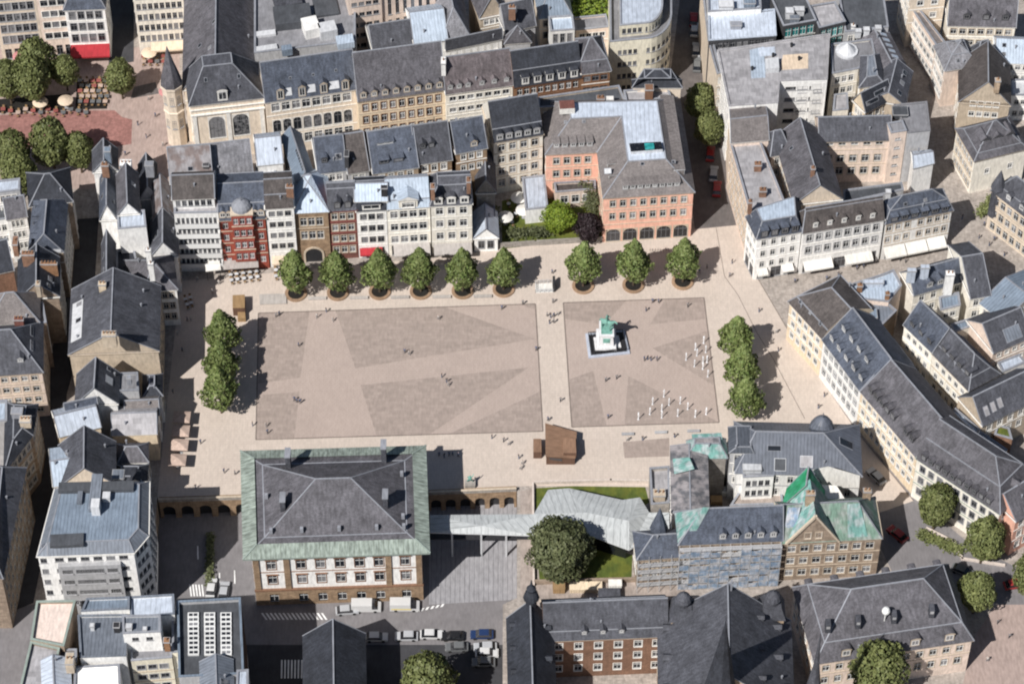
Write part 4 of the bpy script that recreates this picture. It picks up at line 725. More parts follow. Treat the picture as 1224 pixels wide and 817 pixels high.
house('street_house', 'pale blue flat roofed rear house at the left edge', pxs([(-20, 508), (9, 505), (9, 480), (-20, 482)], 14.5), 14.5, roof=dict(cap='flat'), wall='plaster grey', rm='zinc light')
house('street_house', 'long brown facade with slate roof lining the lower shaded street', pxs([(-16, 690), (2, 690), (30, 560), (-16, 556)], 16.0), 16.0, roof=HIP(3.5, 3.0, 3.0, 1), wall='stone tan', trim='trim stone', rm='slate mid', fac={1: F(11, 5, 1.2, 1.7, 3.1, .8, .6, 's', bands=False)})

# ================================================================ south west block
zb = 0.0
house('gravel_roofed_block', 'flat roof of pinkish gravel with a mint green metal edge', pxs([(77, 774), (91, 719), (44, 720), (37, 766)], 15.0), 15.0, roof=dict(cap='flat', parapet=.6), wall='stone tan', trim='copper edge', rm='gravel pink', deep=6)
house('gravel_roofed_block', 'grey seamed roof with mint green edge below the gravel roof', pxs([(58, 840), (72, 776), (37, 768), (20, 840)], 14.4), 14.4, roof=dict(cap='flat', parapet=.6), wall='stone tan', trim='copper edge', rm='membrane pale', deep=6)
house('zinc_block', 'grey blue seamed zinc roof in the south west block', pxs([(96, 787), (151, 785), (152, 735), (93, 736)], 15.5), 15.5, roof=dict(cap='flat', parapet=.4), wall='plaster white', trim='zinc grey', rm='zinc grey', deep=6, chim=[(110, 746, 17, .7, .7, 'metal light', 2), (139, 746, 17.4, 1.0, 1.0, 'metal dark', 2)])
house('zinc_block', 'pale blue zinc strip roof at the back of the south west block', pxs([(97, 732), (155, 729), (155, 714), (104, 716)], 16.5), 16.5, roof=dict(cap='flat', parapet=.4), wall='plaster white', trim='zinc grey', rm='zinc blue', deep=6)
house('zinc_block', 'pale lilac zinc strip roof next to the street fork', pxs([(156, 740), (209, 735), (208, 711), (155, 714)], 16.0), 16.0, roof=dict(cap='flat', parapet=.4), wall='plaster white', trim='zinc grey', rm='zinc white', deep=6)
house('zinc_block', 'square grey zinc penthouse above a white window wall', pxs([(147, 758), (192, 756), (192, 735), (146, 736)], 18.5), 18.5, roof=dict(cap='flat', parapet=.3), wall='plaster white', trim='trim white', rm='zinc grey', fac={0: F(2, 1, 1.2, 1.0, 3, 1.1, .8, 'do')}, chim=[(154, 747, 19.6, 1, .9, 'metal light', 1.2), (173, 750, 19.4, .6, .6, 'metal light', 1)], deep=6)
house('courtyard_house', 'pale yellow house with barred windows at the bottom edge', FR((157, 792), (206, 788), 13.0, 3.0), 13.0, roof=dict(cap='flat'), wall='plaster yellow', trim='trim stone', rm='membrane grey', fac={0: F(3, 4, 1.4, 1.3, 3.0, 1.0, .6, 'd')}, deep=6)
house('courtyard_house', 'yellow slab wall beside the grey lower roof with a red chimney', FR((206, 782), (222, 781), 13.5, 9.0), 13.5, roof=dict(cap='flat'), wall='plaster yellow', rm='zinc grey', fac={0: F(1, 4, 1.0, 1.4, 3, 2)}, deep=6, chim=[(199, 764, 18, 1.0, 1.0, 'brick orange', 3)])
house('white_roof_house', 'bright white roof terrace with a small gable at the bottom edge', FR((48, 830), (84, 826), 14.0, 7.0), 14.0, roof=GAB(1.8, 1), wall='plaster white', rm='zinc white', deep=6, chim=[(83, 786, 17.6, 1.4, 2.4, 'plaster beige', 3)])
house('white_roof_house', 'square bright white roof right of the small white gable', pxs([(88, 836), (145, 834), (143, 794), (89, 797)], 14.0), 14.0, roof=dict(cap='flat', parapet=.3), wall='plaster white', rm='plaster white', deep=6)
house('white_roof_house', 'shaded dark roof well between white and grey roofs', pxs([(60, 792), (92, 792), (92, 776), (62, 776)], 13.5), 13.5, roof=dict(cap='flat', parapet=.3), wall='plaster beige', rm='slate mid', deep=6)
sk = house('skylight_block', 'dark framed block with three columns of white skylights', pxs([(214, 812), (292, 808), (288, 717), (212, 721)], 14.5), 14.5, roof=dict(cap='flat', parapet=.9), wall='plaster grey', trim='zinc blue', rm='membrane dark', fac={1: F(9, 4, 1.4, 1.9, 3.4, 1.0, .6, 'n', bands=False)}, deep=6)
for c_ in range(3):
    for r_ in range(9):
        px, py = 231 + c_ * 19.5 + (r_ * .05), 736 + r_ * 5.6
        mb = MB(); q = FR((px - 6.6, py + 2.6), (px + 6.6, py + 2.4), 14.5, 1.02); mb.prism(q, 14.51, 14.95, 0); cc = offset([Vector(v) for v in q], .22)
        mid = [(cc[0] + cc[1]) / 2, (cc[2] + cc[3]) / 2]
        for s in (0, 1):
            A, B = (cc[0], cc[3]) if s == 0 else (cc[1], cc[2])
            if s == 0: mb.face([(A.x, A.y, 14.96), (A.x + .7, A.y, 14.96), (B.x + .7, B.y, 14.96), (B.x, B.y, 14.96)], 1)
            else: mb.face([(A.x - .7, A.y, 14.96), (A.x, A.y, 14.96), (B.x, B.y, 14.96), (B.x - .7, B.y, 14.96)], 1)
        mb.build('skylight', ['frame white', 'glass'], sk)
house('grey_roof_house', 'smooth grey saddle roof with one skylight at the bottom edge', GR((279, 840), (277, 788), (259, 838), (258, 786), 15.0, 2.2), 15.0, roof=GAB(2.2), wall='plaster grey', rm='zinc grey', lights=[(0, .4, .8, 1.2, 1.5)], deep=6)
house('grey_roof_house', 'pale square roof cube beside the smooth grey saddle roof', pxs([(282, 830), (297, 829), (297, 800), (283, 801)], 15.6), 15.6, roof=dict(cap='flat', parapet=.2), wall='plaster grey', rm='zinc white', deep=6)
# ================================================================ north east block
house('street_block', 'pale flat roofed long house with brick chimneys along the narrow street', pxs([(898, 262), (938, 243), (908, 168), (872, 171)], 13.5), 13.5, roof=dict(cap='flat', parapet=.5), wall='plaster blush', trim='trim stone', rm='membrane pale', fac={3: F(12, 4, 1.0, 1.7, 3.1, .9, .5, 's')}, chim=[(906, 195, 15.6, 1.4, 1.1, 'brick brown', 2), (912, 226, 15.4, 1.4, 1.1, 'brick brown', 2)])
house('street_block', 'grey brown low pitched roof between pale flat roofs on the narrow street', pxs([(874, 170), (919, 166), (914, 123), (872, 128)], 15.0), 15.0, roof=GAB(1.6), wall='plaster blush', rm='slate warm', rm2='slate warm', fac={3: F(7, 4, 1.0, 1.7, 3.1, .9, .5, 's')})
house('department_store', 'big pale grey roof with a rusty patch and white stepped rear wings', pxs([(871, 128), (930, 124), (932, 98), (989, 96), (992, 41), (857, 61)], 16.0), 16.0, roof=dict(cap='flat', parapet=.25), wall='plaster white', trim='membrane pale', rm='membrane pale',
      fac={2: F(3, 4, 2.6, 1.0, 3.2, 1.6, 1.2, 'do', bands=False), 5: F(10, 4, 1.1, 1.7, 3.4, 1.0), 1: F(3, 3)})
root = bpy.data.objects['department_store']
for (pp, hh, mt) in (([(932, 84), (966, 82), (966, 64), (936, 66)], .05, 'canvas sand'), ([(908, 68), (927, 66), (926, 56), (906, 58)], .09, 'zinc white'), ([(915, 88), (931, 87), (930, 74), (914, 76)], 1.4, 'metal light'), ([(898, 94), (915, 93), (913, 56), (896, 60)], .05, 'zinc light')):
    mb = MB(); mb.prism(pxs(pp, 16.0), 16.005, 16.0 + hh, 0); mb.build('roof_patch' if hh < 1 else 'plant_room', [mt], root)
for (px, py) in ((946, 56), (924, 68), (899, 84), (955, 72)):
    p = W(px, py, 16.0); mb = MB(); mb.lathe((p.x, p.y, 16.0), [(.25, 0), (.25, .7), (.38, .75), (.3, 1.0)], 8, 0); mb.build('roof_vent', ['metal dark'], root)
for x0 in (934, 952, 970):
    q = FR((x0, 100), (x0 + 16, 99.4), 15.2, 3.4)
    mb = MB(); mb.prism(q, 0, 15.2, 0); mb.build('stair_wing', ['plaster white'], root)
    d = (q[1] - q[0]).normalized(); nn = Vector((d.y, -d.x)); mid = (q[0] + q[1]) / 2 + nn * .1
    for k in range(4): inst('window', win_mesh(1.7, .9, 'do'), root, Vector((mid.x, mid.y, 12.6 - 3.1 * k)) - Vector(root['_o']), math.atan2(d.y, d.x))
house('department_store', 'pale blue white flat roof above a dark window band atop the narrow street', pxs([(847, 50), (928, 44), (926, 12), (846, 18)], 16.5), 16.5, roof=dict(cap='flat', parapet=.3), wall='trim dark', trim='zinc white', rm='zinc white', fac={0: F(10, 1, 1.1, 1.6, 3, .6, .4, 'do')}, chim=[(880, 28, 17.8, 2.2, 1.2, 'lead', 1.4)])
house('department_store', 'cream street front rising above the narrow street beside the pale blue roof', pxs([(857, 90), (846, 50), (838, -20), (846, -20), (852, 48), (863, 88)], 15.0), 15.0, roof=dict(cap='flat', parapet=.3), wall='plaster cream', rm='membrane grey', fac={0: F(4, 3, 1.1, 1.8, 3.3, 1), 1: F(6, 3, 1.1, 1.8, 3.3, 1), 5: F(2, 3, 1.0, 1.7, 3.3, 1)})
house('glass_office', 'flat white roof with grey machinery at the top edge', pxs([(846, 16), (910, 12), (908, -30), (845, -26)], 17.5), 17.5, roof=dict(cap='flat', parapet=.4), wall='plaster white', rm='zinc white', chim=[(868, 4, 19, 3, 2, 'metal light', 1.6), (896, 0, 19, 2.4, 2, 'zinc blue', 1.6)])
house('glass_office', 'dark office roof with machinery above a green glazed front', FR((936, 33), (976, 26), 16.5, 9.0), 16.5, roof=dict(cap='flat', parapet=.4), wall='trim dark', rm='membrane dark', fac={0: F(4, 3, 1.7, 2.4, 3.0, .7, .4, 'to')}, chim=[(944, 12, 18.6, 1.6, 1.6, 'metal light', 2), (955, 10, 18.2, 2.2, 1.2, 'metal light', 2), (950, 20, 18.2, 2, 1, 'zinc grey', 2)])
house('glass_office', 'pinkish grey flat roof above a green glazed front', pxs([(979, 35), (1011, 27), (998, 3), (968, 8)], 16.0), 16.0, roof=dict(cap='flat', parapet=.3), wall='trim dark', rm='membrane pale', fac={0: F(4, 3, 1.3, 2.4, 3.0, .7, .4, 'to')})
house('glass_office', 'dark flat roof with white boxes along its edge near the bend of the right street', pxs([(1010, 40), (1062, 34), (1054, -20), (1000, -16)], 14.5), 14.5, roof=dict(cap='flat', parapet=.4), wall='plaster grey', rm='membrane dark', fac={0: F(6, 3)}, chim=[(1026, 36, 15.8, 1.2, 1, 'metal light', 2), (1036, 34, 15.8, 1.2, 1, 'metal light', 2), (1050, 32, 15.8, 1.2, 1, 'metal light', 2), (1020, 30, 15.8, .8, .8, 'plaster white', 2)])
r = house('cone_roof_house', 'flat grey roof carrying a small glass cone', pxs([(994, 90), (1026, 84), (1046, 66), (1042, 48), (993, 54)], 14.0), 14.0, roof=dict(cap='flat', parapet=.4), wall='plaster ivory', rm='membrane grey', fac={0: F(3, 4)})
p = W(1012, 62, 14.0); mb = MB(); mb.lathe((p.x, p.y, 14.0), [(2.4, 0), (2.4, .5), (1.9, .55), (.05, 2.6)], 12, 0); mb.build('cone', ['metal light'], r)
house('roof_house', 'stepped grey roof with blue patch beside the glass cone', pxs([(1028, 104), (1056, 100), (1050, 66), (1030, 68)], 14.5), 14.5, roof=dict(rings=[(1.2, 1.4)], cap='flat'), wall='plaster ochre', rm='slate mid', rm2='zinc grey', fac={0: F(3, 3), 3: F(4, 4)})
house('roof_house', 'dark slate roof with grey dormer bands right of the glass cone', GR((1034, 134), (1066, 118), (1030, 110), (1060, 96), 13.0, 4.0), 13.0, roof=GAB(4.0), wall='plaster ochre', rm='slate dark', fac={0: F(3, 3), 3: F(3, 3)}, lights=[(0, .3, 1.2, 3, .8), (0, .65, 2.2, 3, .8)])
house('roof_house', 'long dark slate roof stepping down the right street', GR((1080, 126), (1090, 86), (1066, 116), (1066, 74), 13.0, 3.0), 13.0, roof=GAB(3.0), wall='plaster beige', rm='slate mid', fac={0: F(6, 3)}, lights=[(0, .2, 1, 1, 1), (0, .5, 1, 1, 1), (0, .8, 1, 1, 1)])
house('roof_house', 'grey glazed roof strip at the bend of the right street', GR((1085, 84), (1062, 40), (1070, 80), (1050, 46), 13.0, 2.2), 13.0, roof=GAB(2.2), wall='plaster beige', rm='slate grey', fac={0: F(6, 3)}, lights=[(0, u, .8, .8, 1.6, 'lead', 'zinc light') for u in (.15, .3, .45, .6, .75, .9)])
house('roof_house', 'pale pinkish small courtyard roof left of the stepped grey roof', pxs([(995, 134), (1014, 132), (1013, 112), (997, 114)], 10.0), 10.0, roof=dict(cap='flat', parapet=.3), wall='plaster ivory', rm='membrane pale')
# cream school wing with stair tower
house('school_building', 'cream building with slate roof, three rows of windows and arched cellar', GR((979, 169), (1065, 167), (979, 140), (1063, 138), 12.5, 3.6), 12.5, roof=GAB(3.6), wall='plaster blush', trim='trim stone', rm='slate mid', fac={0: F(5, 3, 1.5, 2.1, 3.7, .5, 1.0, 's', rl={0: (.9, 'so'), 2: (2.1, 's')})}, vents=2)
house('stair_block', 'tall cream stair block with narrow slit windows', FR((1065, 160), (1084, 157), 15.0, 3.0), 15.0, roof=dict(cap='flat', parapet=.2), wall='plaster blush', rm='membrane grey', fac={0: F(1, 5, 1.2, .6, 2.6, 1.6, .5, 'o', bands=False)})
house('grey_block', 'smooth grey block with flat roof behind the cream stair block', pxs([(1085, 160), (1112, 157), (1108, 122), (1068, 126)], 14.5), 14.5, roof=dict(cap='flat', parapet=.2), wall='plaster grey', trim='membrane grey', rm='membrane grey', chim=[(1076, 132, 15.5, 3, 2.4, 'membrane dark', 1.5)])
house('grey_block', 'low white lean building with pale top beside the dark alley', pxs([(1092, 200), (1116, 194), (1112, 180), (1090, 182)], 10.0), 10.0, roof=GAB(1.5), wall='plaster white', rm='zinc white')
# diagonal slate wing
house('chapel_wing', 'long slate saddle roof running back from the white shop row', GR((1006, 238), (982, 158), (984, 240), (963, 157), 12.5, 5.0), 12.5, roof=GAB(5.0), wall='plaster cream', rm='slate grey', fac={0: F(6, 3), 2: F(6, 3)}, chim=[(972, 200, 19, .8, .8)], lights=[(2, .3, 2, .6, .8)])
house('chapel_wing', 'smaller slate hip at the head of the long saddle roof', GR((922, 186), (944, 182), (916, 160), (938, 152), 12.5, 4.0), 12.5, roof=HIP(4.0, 1.5), wall='plaster blush', rm='slate mid', fac={0: F(2, 3)})
house('shed', 'dark low roof in the courtyard behind the white shop row', pxs([(1008, 244), (1080, 228), (1078, 219), (1008, 228)], 8.0), 8.0, roof=dict(cap='flat', parapet=.3), wall='plaster grey', rm='membrane dark', chim=[(1062, 228, 10, 1, 1, 'metal light', 2)])
# shop row
house('corner_shop', 'white corner shop house with dark mansard and pale blue flat top', pxs([(905, 285), (958, 276), (955, 240), (893, 260)], 12.5), 12.5, roof=dict(rings=[(1.3, 3.4)], cap='flat'), wall='plaster white', trim='trim white', rm='slate blue', capm='zinc light', fac={0: F(4, 3, 1.0, 1.7, 3.2, .9, .5, 'w', shop=(3, 3, 'kod')), 3: F(3, 3, 1.0, 1.7, 3.2, .9, .5, 'w', shop=(2, 3, 'kod'))}, dorm=[(0, 4, .3, 1.4, 2.0, 'box', 'trim dark', .04, .96)], awn=[(0, .4, 2.6, 3.2, 1.4, .6, 'canvas white'), (0, 5.6, 8.0, 3.2, 1.4, .6, 'canvas white')], chim=[(897, 240, 17.5, .8, .8)])
house('shop_house', 'white shop house with brown slate mansard and five small dormers', GR((960, 278), (1057, 262), (976, 246), (1057, 234), 12.5, 4.4), 12.5, roof=dict(rings=[([2.2, 0, 2.2, .8], 3.8)], cap=('ridge', 0, .7, 0)), wall='plaster white', trim='trim white', rm='slate brown', fac={0: F(8, 2, 1.15, 1.9, 3.6, 1.1, .5, 'g', shop=(5, 3.2, 'kod'))}, dorm=[(0, 5, .8, 1.0, 1.3, 'arch', 'trim white', .06, .94)], awn=[(0, .6, 6.6, 3.6, 1.9, .8, 'canvas white'), (0, 9.3, 15, 3.6, 1.9, .8, 'canvas white')])
house('shop_house', 'blush shop house with blue slate mansard and long cream awnings', GR((1059, 267), (1138, 251), (1062, 237), (1124, 222), 11.0, 5.0), 11.0, roof=dict(rings=[(.9, 2.6)], cap=('ridge', 0, 2.2, 3.0)), wall='plaster white', trim='trim stone', rm='slate blue', fac={0: F(7, 2, 1.1, 1.7, 3.4, .9, .5, 's', xs=[.06, .2, .34, .54, .68, .8, .92], shop=(5, 3, 'kod')), 1: F(4, 2)}, dorm=[(0, 6, .3, 1.4, 1.5, 'box', 'trim dark', .04, .96)], awn=[(0, .1, 4.6, 3.7, 2.2, 1.0, 'canvas white'), (0, 4.8, 9.2, 3.7, 2.2, 1.0, 'canvas white'), (0, 9.4, 13.2, 3.7, 2.2, 1.0, 'canvas white')], lights=[(0, .3, 3, .6, .6), (0, .6, 3, .6, .6)])

# ================================================================ far right, beyond the right street
house('cream_house', 'plain cream house with three small windows at the top right', FR((1089, -4), (1131, -8), 15.0, 8.0), 15.0, roof=GAB(4), wall='plaster cream', rm='slate grey', fac={0: F(2, 3, 1.3, 1.5, 3.8, 1.5), 3: F(4, 4)}, deep=3)
house('cream_house', 'white fronted house with grey roof and three dormers at the top right', GR((1133, 30), (1214, 32), (1136, -6), (1212, -4), 10.0, 6.0), 10.0, roof=GAB(6.0), wall='plaster ivory', trim='trim white', rm='slate grey', fac={0: F(7, 3, 1.3, 1.6, 3.3, 1.0, .4, 's')}, dorm=[(0, 3, 1.4, 1.4, 1.5, 'gable', 'trim dark', .12, .98)])
house('cream_house', 'low blush annex with light parapet along the upper right street', pxs([(1120, 58), (1130, 52), (1096, 8), (1088, 10)], 10.0), 10.0, roof=dict(cap='flat', parapet=.4), wall='plaster blush', rm='slate warm', fac={3: F(7, 3, 1.2, 1.7, 3.2, 1)})
house('grey_house', 'rounded grey slate roof beside the right street', GR((1130, 84), (1168, 78), (1140, 50), (1164, 46), 11.0, 4.4), 11.0, roof=dict(rings=[(1.6, 2.6)], cap=('ridge', 0, 1.8, 2.5)), wall='plaster blush', rm='slate pale', fac={3: F(4, 3)}, lights=[(0, .4, 1.2, .7, .8)])
house('grey_house', 'small grey slate hip attached to the rounded grey roof', GR((1168, 68), (1188, 64), (1170, 50), (1182, 47), 11.5, 3.0), 11.5, roof=HIP(3.0, 1.4), wall='plaster blush', rm='slate mid')
house('grey_house', 'pale blue zinc roof above white walls at the right edge', GR((1190, 74), (1236, 76), (1192, 46), (1236, 46), 10.0, 3.4), 10.0, roof=GAB(3.4), wall='plaster white', rm='zinc light', fac={0: F(4, 2, 1.2, 1.4, 3, .8)}, lights=[(0, .2, 1.0, .7, .7), (0, .2, 2.2, .7, .7)])
house('grey_house', 'white cubes with terraces right of the brown gable', pxs([(1208, 116), (1240, 116), (1240, 96), (1207, 97)], 7.0), 7.0, roof=dict(cap='flat', parapet=.5), wall='plaster white', rm='metal light', fac={0: F(3, 2, 1, 1.4)})
house('brown_gable_house', 'brown rendered gable house with dark slate roof at the right', FR((1147, 122), (1207, 126), 10.0, 12.0), 10.0, roof=GAB(6.5, 1), wall='plaster beige', trim='trim stone', rm='slate brown', fac={0: F(4, 2, 1.1, 1.4, 3.0, -.5, 2.0, 'w', bands=False), 3: F(4, 3)}, chim=[(1193, 95, 17.5, 1, 1, 'stone sand')])
house('dormer_house', 'white house with grey hip roof and pointed dormers at the street junction', GR((1165, 192), (1228, 177), (1156, 152), (1218, 140), 10.0, 5.0), 10.0, roof=dict(rings=[(1.0, .9)], cap=('ridge', 0, 4.4, 4.5)), wall='plaster ivory', trim='trim stone', rm='slate grey', fac={3: F(7, 3, 1.1, 1.7, 3.1, 1.0, .6, 's'), 0: F(2, 1, 1.0, 1.5, 3, 3.4)}, dorm=[(0, 3, 1.8, 2.0, 1.1, 'gable', 'trim dark', .15, .85)])
r = house('turret_house', 'cream house with slate roof and corner turret at the right edge', GR((1186, 228), (1238, 268), (1208, 206), (1246, 238), 11.0, 4.6), 11.0, roof=dict(rings=[(.9, 1.6)], cap=('ridge', 0, 3.6, 2.4)), wall='plaster cream', trim='trim stone', rm='slate mid', fac={0: F(6, 3, 1.2, 2.1, 3.6, 1.0, .6, 's'), 3: F(3, 3)}, dorm=[(0, 2, .6, 1.2, 1.4, 'gable', 'trim grey', .2, .8)])
p = W(1192, 232, 10); mb = MB(); mb.lathe((p.x, p.y, 4), [(1.3, 0), (1.3, 8), (1.6, 8.1), (.06, 13)], 10, 0); mb.build('turret', ['slate mid'], r)

# ================================================================ east row on the square
hr = 11.3
house('row_house', 'ochre row house with dark brown hip roof at the north end of the east row', GR((944, 361), (984, 405), (986, 340), (1016, 364), hr, 5.0), hr, roof=dict(rings=[([.9, 0, .9, .9], 2.0)], cap=('ridge', 0, 3.2, 3.8, 0)), wall='plaster ochre', trim='trim white', rm='slate brown', fac={0: F(5, 3, 1.1, 1.7, 3.2, 1.1, .6, 'w', shop=(4, 2.6, 'kod')), 3: F(4, 3, 1.0, 1.6, 3.2, 1.1, .5, 'w')}, vents=3, lights=[(0, .2, 1.6, .5, .6), (0, .5, 1.6, .5, .6), (0, .8, 1.6, .5, .6)])
house('row_house', 'white row house with blue grey roof and two rows of pointed dormers', GR((984, 406), (1029, 467), (1024, 372), (1056, 418), hr, 6.4), hr, roof=GAB(6.4), wall='plaster white', trim='trim white', rm='slate blue', fac={0: F(7, 3, 1.0, 1.5, 3.2, 1.0, .5, 'g', shop=(5, 2.6, 'kod'))}, dorm=[(0, 5, 1.1, 1.3, 1.3, 'gable', 'trim grey', .02, .98), (0, 4, 3.3, 1.3, 1.3, 'gable', 'trim grey', .05, .85)])
house('row_house', 'ochre row house with grey slate roof and pointed slate dormers', GR((1029, 467), (1096, 546), (1066, 432), (1126, 498), hr, 6.2), hr, roof=GAB(6.2), wall='plaster ochre', trim='trim white', rm='slate grey', fac={0: F(10, 3, 1.0, 1.6, 3.2, 1.1, .5, 'w', shop=(7, 2.7, 'kod'))}, dorm=[(0, 5, 1.0, 1.3, 1.6, 'gable', 'trim dark', .05, .55), (0, 2, 1.0, 1.3, 1.6, 'gable', 'trim dark', .68, .88)])
house('row_house', 'long cream corner building with mint green cornice and slate mansard', GR((1096, 547), (1195, 613), (1132, 508), (1198, 548), hr + .6, 6.4), hr + .6, roof=dict(rings=[([2.2, 2.2, 2.2, 0], 4.0)], cap=('ridge', 0, 2.4, 0, 4.0)), wall='plaster ivory', trim='copper edge', rm='slate grey', fac={0: F(9, 3, 1.1, 1.8, 3.4, 1.3, .6, 'd'), 1: F(4, 3, 1.1, 1.8, 3.4, 1.3, .6, 'd')}, dorm=[(0, 10, .5, 1.1, 1.5, 'gable', 'trim dark', .03, .9), (1, 1, 1.0, 1.8, 1.8, 'gable', 'trim grey', .3, .7)])
house('row_house', 'pink house end at the right edge below the cream corner building', FR((1214, 622), (1250, 600), 11.0, 8.0), 11.0, roof=GAB(4), wall='plaster pink', rm='slate grey', fac={0: F(3, 3)})
# inner courts
house('court_house', 'pale blue sheet metal roofs stepped behind the dark brown hip', pxs([(1012, 342), (1056, 328), (1068, 323), (1078, 342), (1062, 362), (1024, 358)], 12.0), 12.0, roof=dict(cap='flat', parapet=.3), wall='plaster blush', rm='zinc light', chim=[(1028, 340, 14, 1.0, .8, 'brick orange', 2), (1061, 350, 14, .8, .8, 'brick orange', 2), (1044, 336, 13.4, 4, .8, 'zinc white', 1.4)])
house('court_house', 'grey flat roofs with a raised square behind the white row house', pxs([(1028, 376), (1052, 392), (1072, 372), (1060, 362), (1030, 362)], 11.0), 11.0, roof=dict(cap='flat', parapet=.3), wall='stone brown', rm='zinc grey', chim=[(1040, 374, 12.2, 2.6, 2.2, 'zinc blue', 1.4)])
house('court_house', 'low dark lean roof in the shaded yard behind the white row house', pxs([(1058, 420), (1080, 446), (1092, 436), (1068, 404)], 7.0), 7.0, roof=dict(cap='flat', parapet=.2), wall='plaster beige', rm='zinc dark')
house('court_house', 'cream court house with light slate roof and three pointed dormers', GR((1081, 388), (1115, 421), (1095, 352), (1136, 395), 11.5, 5.0), 11.5, roof=GAB(5.0), wall='plaster ivory', trim='trim white', rm='slate blue', fac={0: F(4, 3, 1.0, 1.6, 3.2, 1.2)}, dorm=[(0, 3, .9, 1.2, 1.2, 'gable', 'trim dark', .05, .95)])
house('court_house', 'cream court house with dark weathered slate roof and smoky dormers', GR((1115, 422), (1158, 466), (1138, 397), (1190, 444), 11.3, 5.0), 11.3, roof=dict(rings=[([1.2, 1.2, 1.2, 0], 1.6)], cap=('ridge', 0, 3.2, 0, 2.5)), wall='plaster ivory', trim='trim stone', rm='slate mid', fac={0: F(5, 3, 1.0, 1.6, 3.2, 1.2)}, dorm=[(0, 4, 1.5, 1.2, 1.2, 'arch', 'trim dark', .05, .9)])
house('court_house', 'slate roofed wing with a pinkish wall and small windows at the right', GR((1187, 421), (1232, 402), (1156, 393), (1206, 374), 10.5, 4.0), 10.5, roof=GAB(4.0), wall='plaster blush', rm='slate mid', fac={0: F(4, 2, .9, 1.0, 3.0, 1.2)}, lights=[(0, .6, .6, 3.5, 2.6, 'lead', 'zinc grey')])
house('court_house', 'dark slate wing with three skylights at the right edge', GR((1174, 508), (1244, 474), (1142, 484), (1228, 442), 10.0, 4.6), 10.0, roof=GAB(4.6), wall='plaster beige', rm='slate mid', lights=[(0, .12, 1.2, .9, 1.8, 'lead', 'membrane pale'), (0, .24, 1.3, .9, 1.8, 'lead', 'membrane pale'), (0, .36, 1.4, .9, 1.8, 'lead', 'membrane pale')], fac={0: F(5, 2)})
house('court_house', 'blue slate roof with pointed dormers closing the north of the east courtyards', GR((1092, 352), (1156, 334), (1084, 325), (1148, 308), 11.5, 3.6), 11.5, roof=GAB(3.6), wall='plaster ivory', trim='trim white', rm='slate blue', fac={0: F(4, 3)}, dorm=[(0, 3, .6, 1.3, 1.4, 'gable', 'trim grey', .2, .8)], chim=[(1090, 322, 17, 1.6, .8, 'zinc white'), (1106, 318, 17, 1.6, .8, 'zinc white')])
house('court_house', 'dark grey slate saddle roof between pale ridge lines at the right street', GR((1160, 356), (1184, 352), (1160, 306), (1184, 300), 12.5, 4.5), 12.5, roof=GAB(4.5), wall='plaster ivory', rm='slate mid', fac={0: F(2, 3)}, chim=[(1136, 326, 17.5, 1.6, 1.2, 'plaster white', 6)], vents=1)
house('court_house', 'smooth grey blue zinc slope along the right street', GR((1172, 362), (1200, 384), (1194, 326), (1222, 346), 11.5, 2.6), 11.5, roof=GAB(2.6), wall='plaster ivory', rm='zinc blue', fac={0: F(3, 3), 2: F(4, 3)}, vents=2)
house('court_house', 'cream stair tower and yard walls in the east courtyards', pxs([(1124, 372), (1148, 366), (1146, 350), (1122, 356)], 11.0), 11.0, roof=dict(cap='flat', parapet=.3), wall='plaster ivory', rm='zinc blue', fac={0: F(2, 3, 1.1, 1.5)})
house('court_house', 'low blue grey metal roof strip in the east courtyards', pxs([(1140, 398), (1186, 382), (1182, 374), (1136, 388)], 9.5), 9.5, roof=dict(cap='flat', parapet=.2), wall='plaster ivory', rm='zinc blue')
house('court_house', 'pale blue bent metal strip roof behind the long cream building', pxs([(1136, 494), (1166, 520), (1172, 514), (1142, 488)], 9.0), 9.0, roof=dict(cap='flat', parapet=.2), wall='plaster white', rm='zinc light')
house('court_house', 'white cluttered flat roof strip behind the long cream building', pxs([(1166, 526), (1198, 546), (1204, 538), (1172, 516)], 9.5), 9.5, roof=dict(cap='flat', parapet=.3), wall='plaster white', rm='zinc white', chim=[(1180, 526, 10.6, 1, 1, 'lead', 1.4), (1190, 534, 10.4, .8, .8, 'lead', 1.4)])
house('court_house', 'white flat roof beside the pinkish walled wing at the right', pxs([(1198, 446), (1226, 434), (1218, 424), (1192, 434)], 9.5), 9.5, roof=dict(cap='flat', parapet=.3), wall='plaster white', rm='zinc white')
house('roof_garden', 'low block with a green and rust coloured planted roof at the right', pxs([(1188, 520), (1210, 526), (1206, 512), (1192, 508)], 6.0), 6.0, roof=dict(cap='flat', parapet=.3), wall='brick brown', rm='lawn')

# ================================================================ building site complex, south east of the square
def sheet(name, parent, pts, m, th=.06):
    q = [W(*p) for p in pts]; mb = MB(); n = Vector((0, 0, 0))
    for k in range(1, len(q) - 1): n += (q[k] - q[0]).cross(q[k + 1] - q[0])
    n.normalize()
    if n.z < 0 or (abs(n.z) < .05 and n.y > 0): q.reverse(); n = -n
    b = [p - n * th for p in q]; mb.face(q, 0); mb.face(b[::-1], 0)
    for k in range(len(q)): j = (k + 1) % len(q); mb.face([q[k], b[k], b[j], q[j]], 0)
    return mb.build(name, [m], parent)

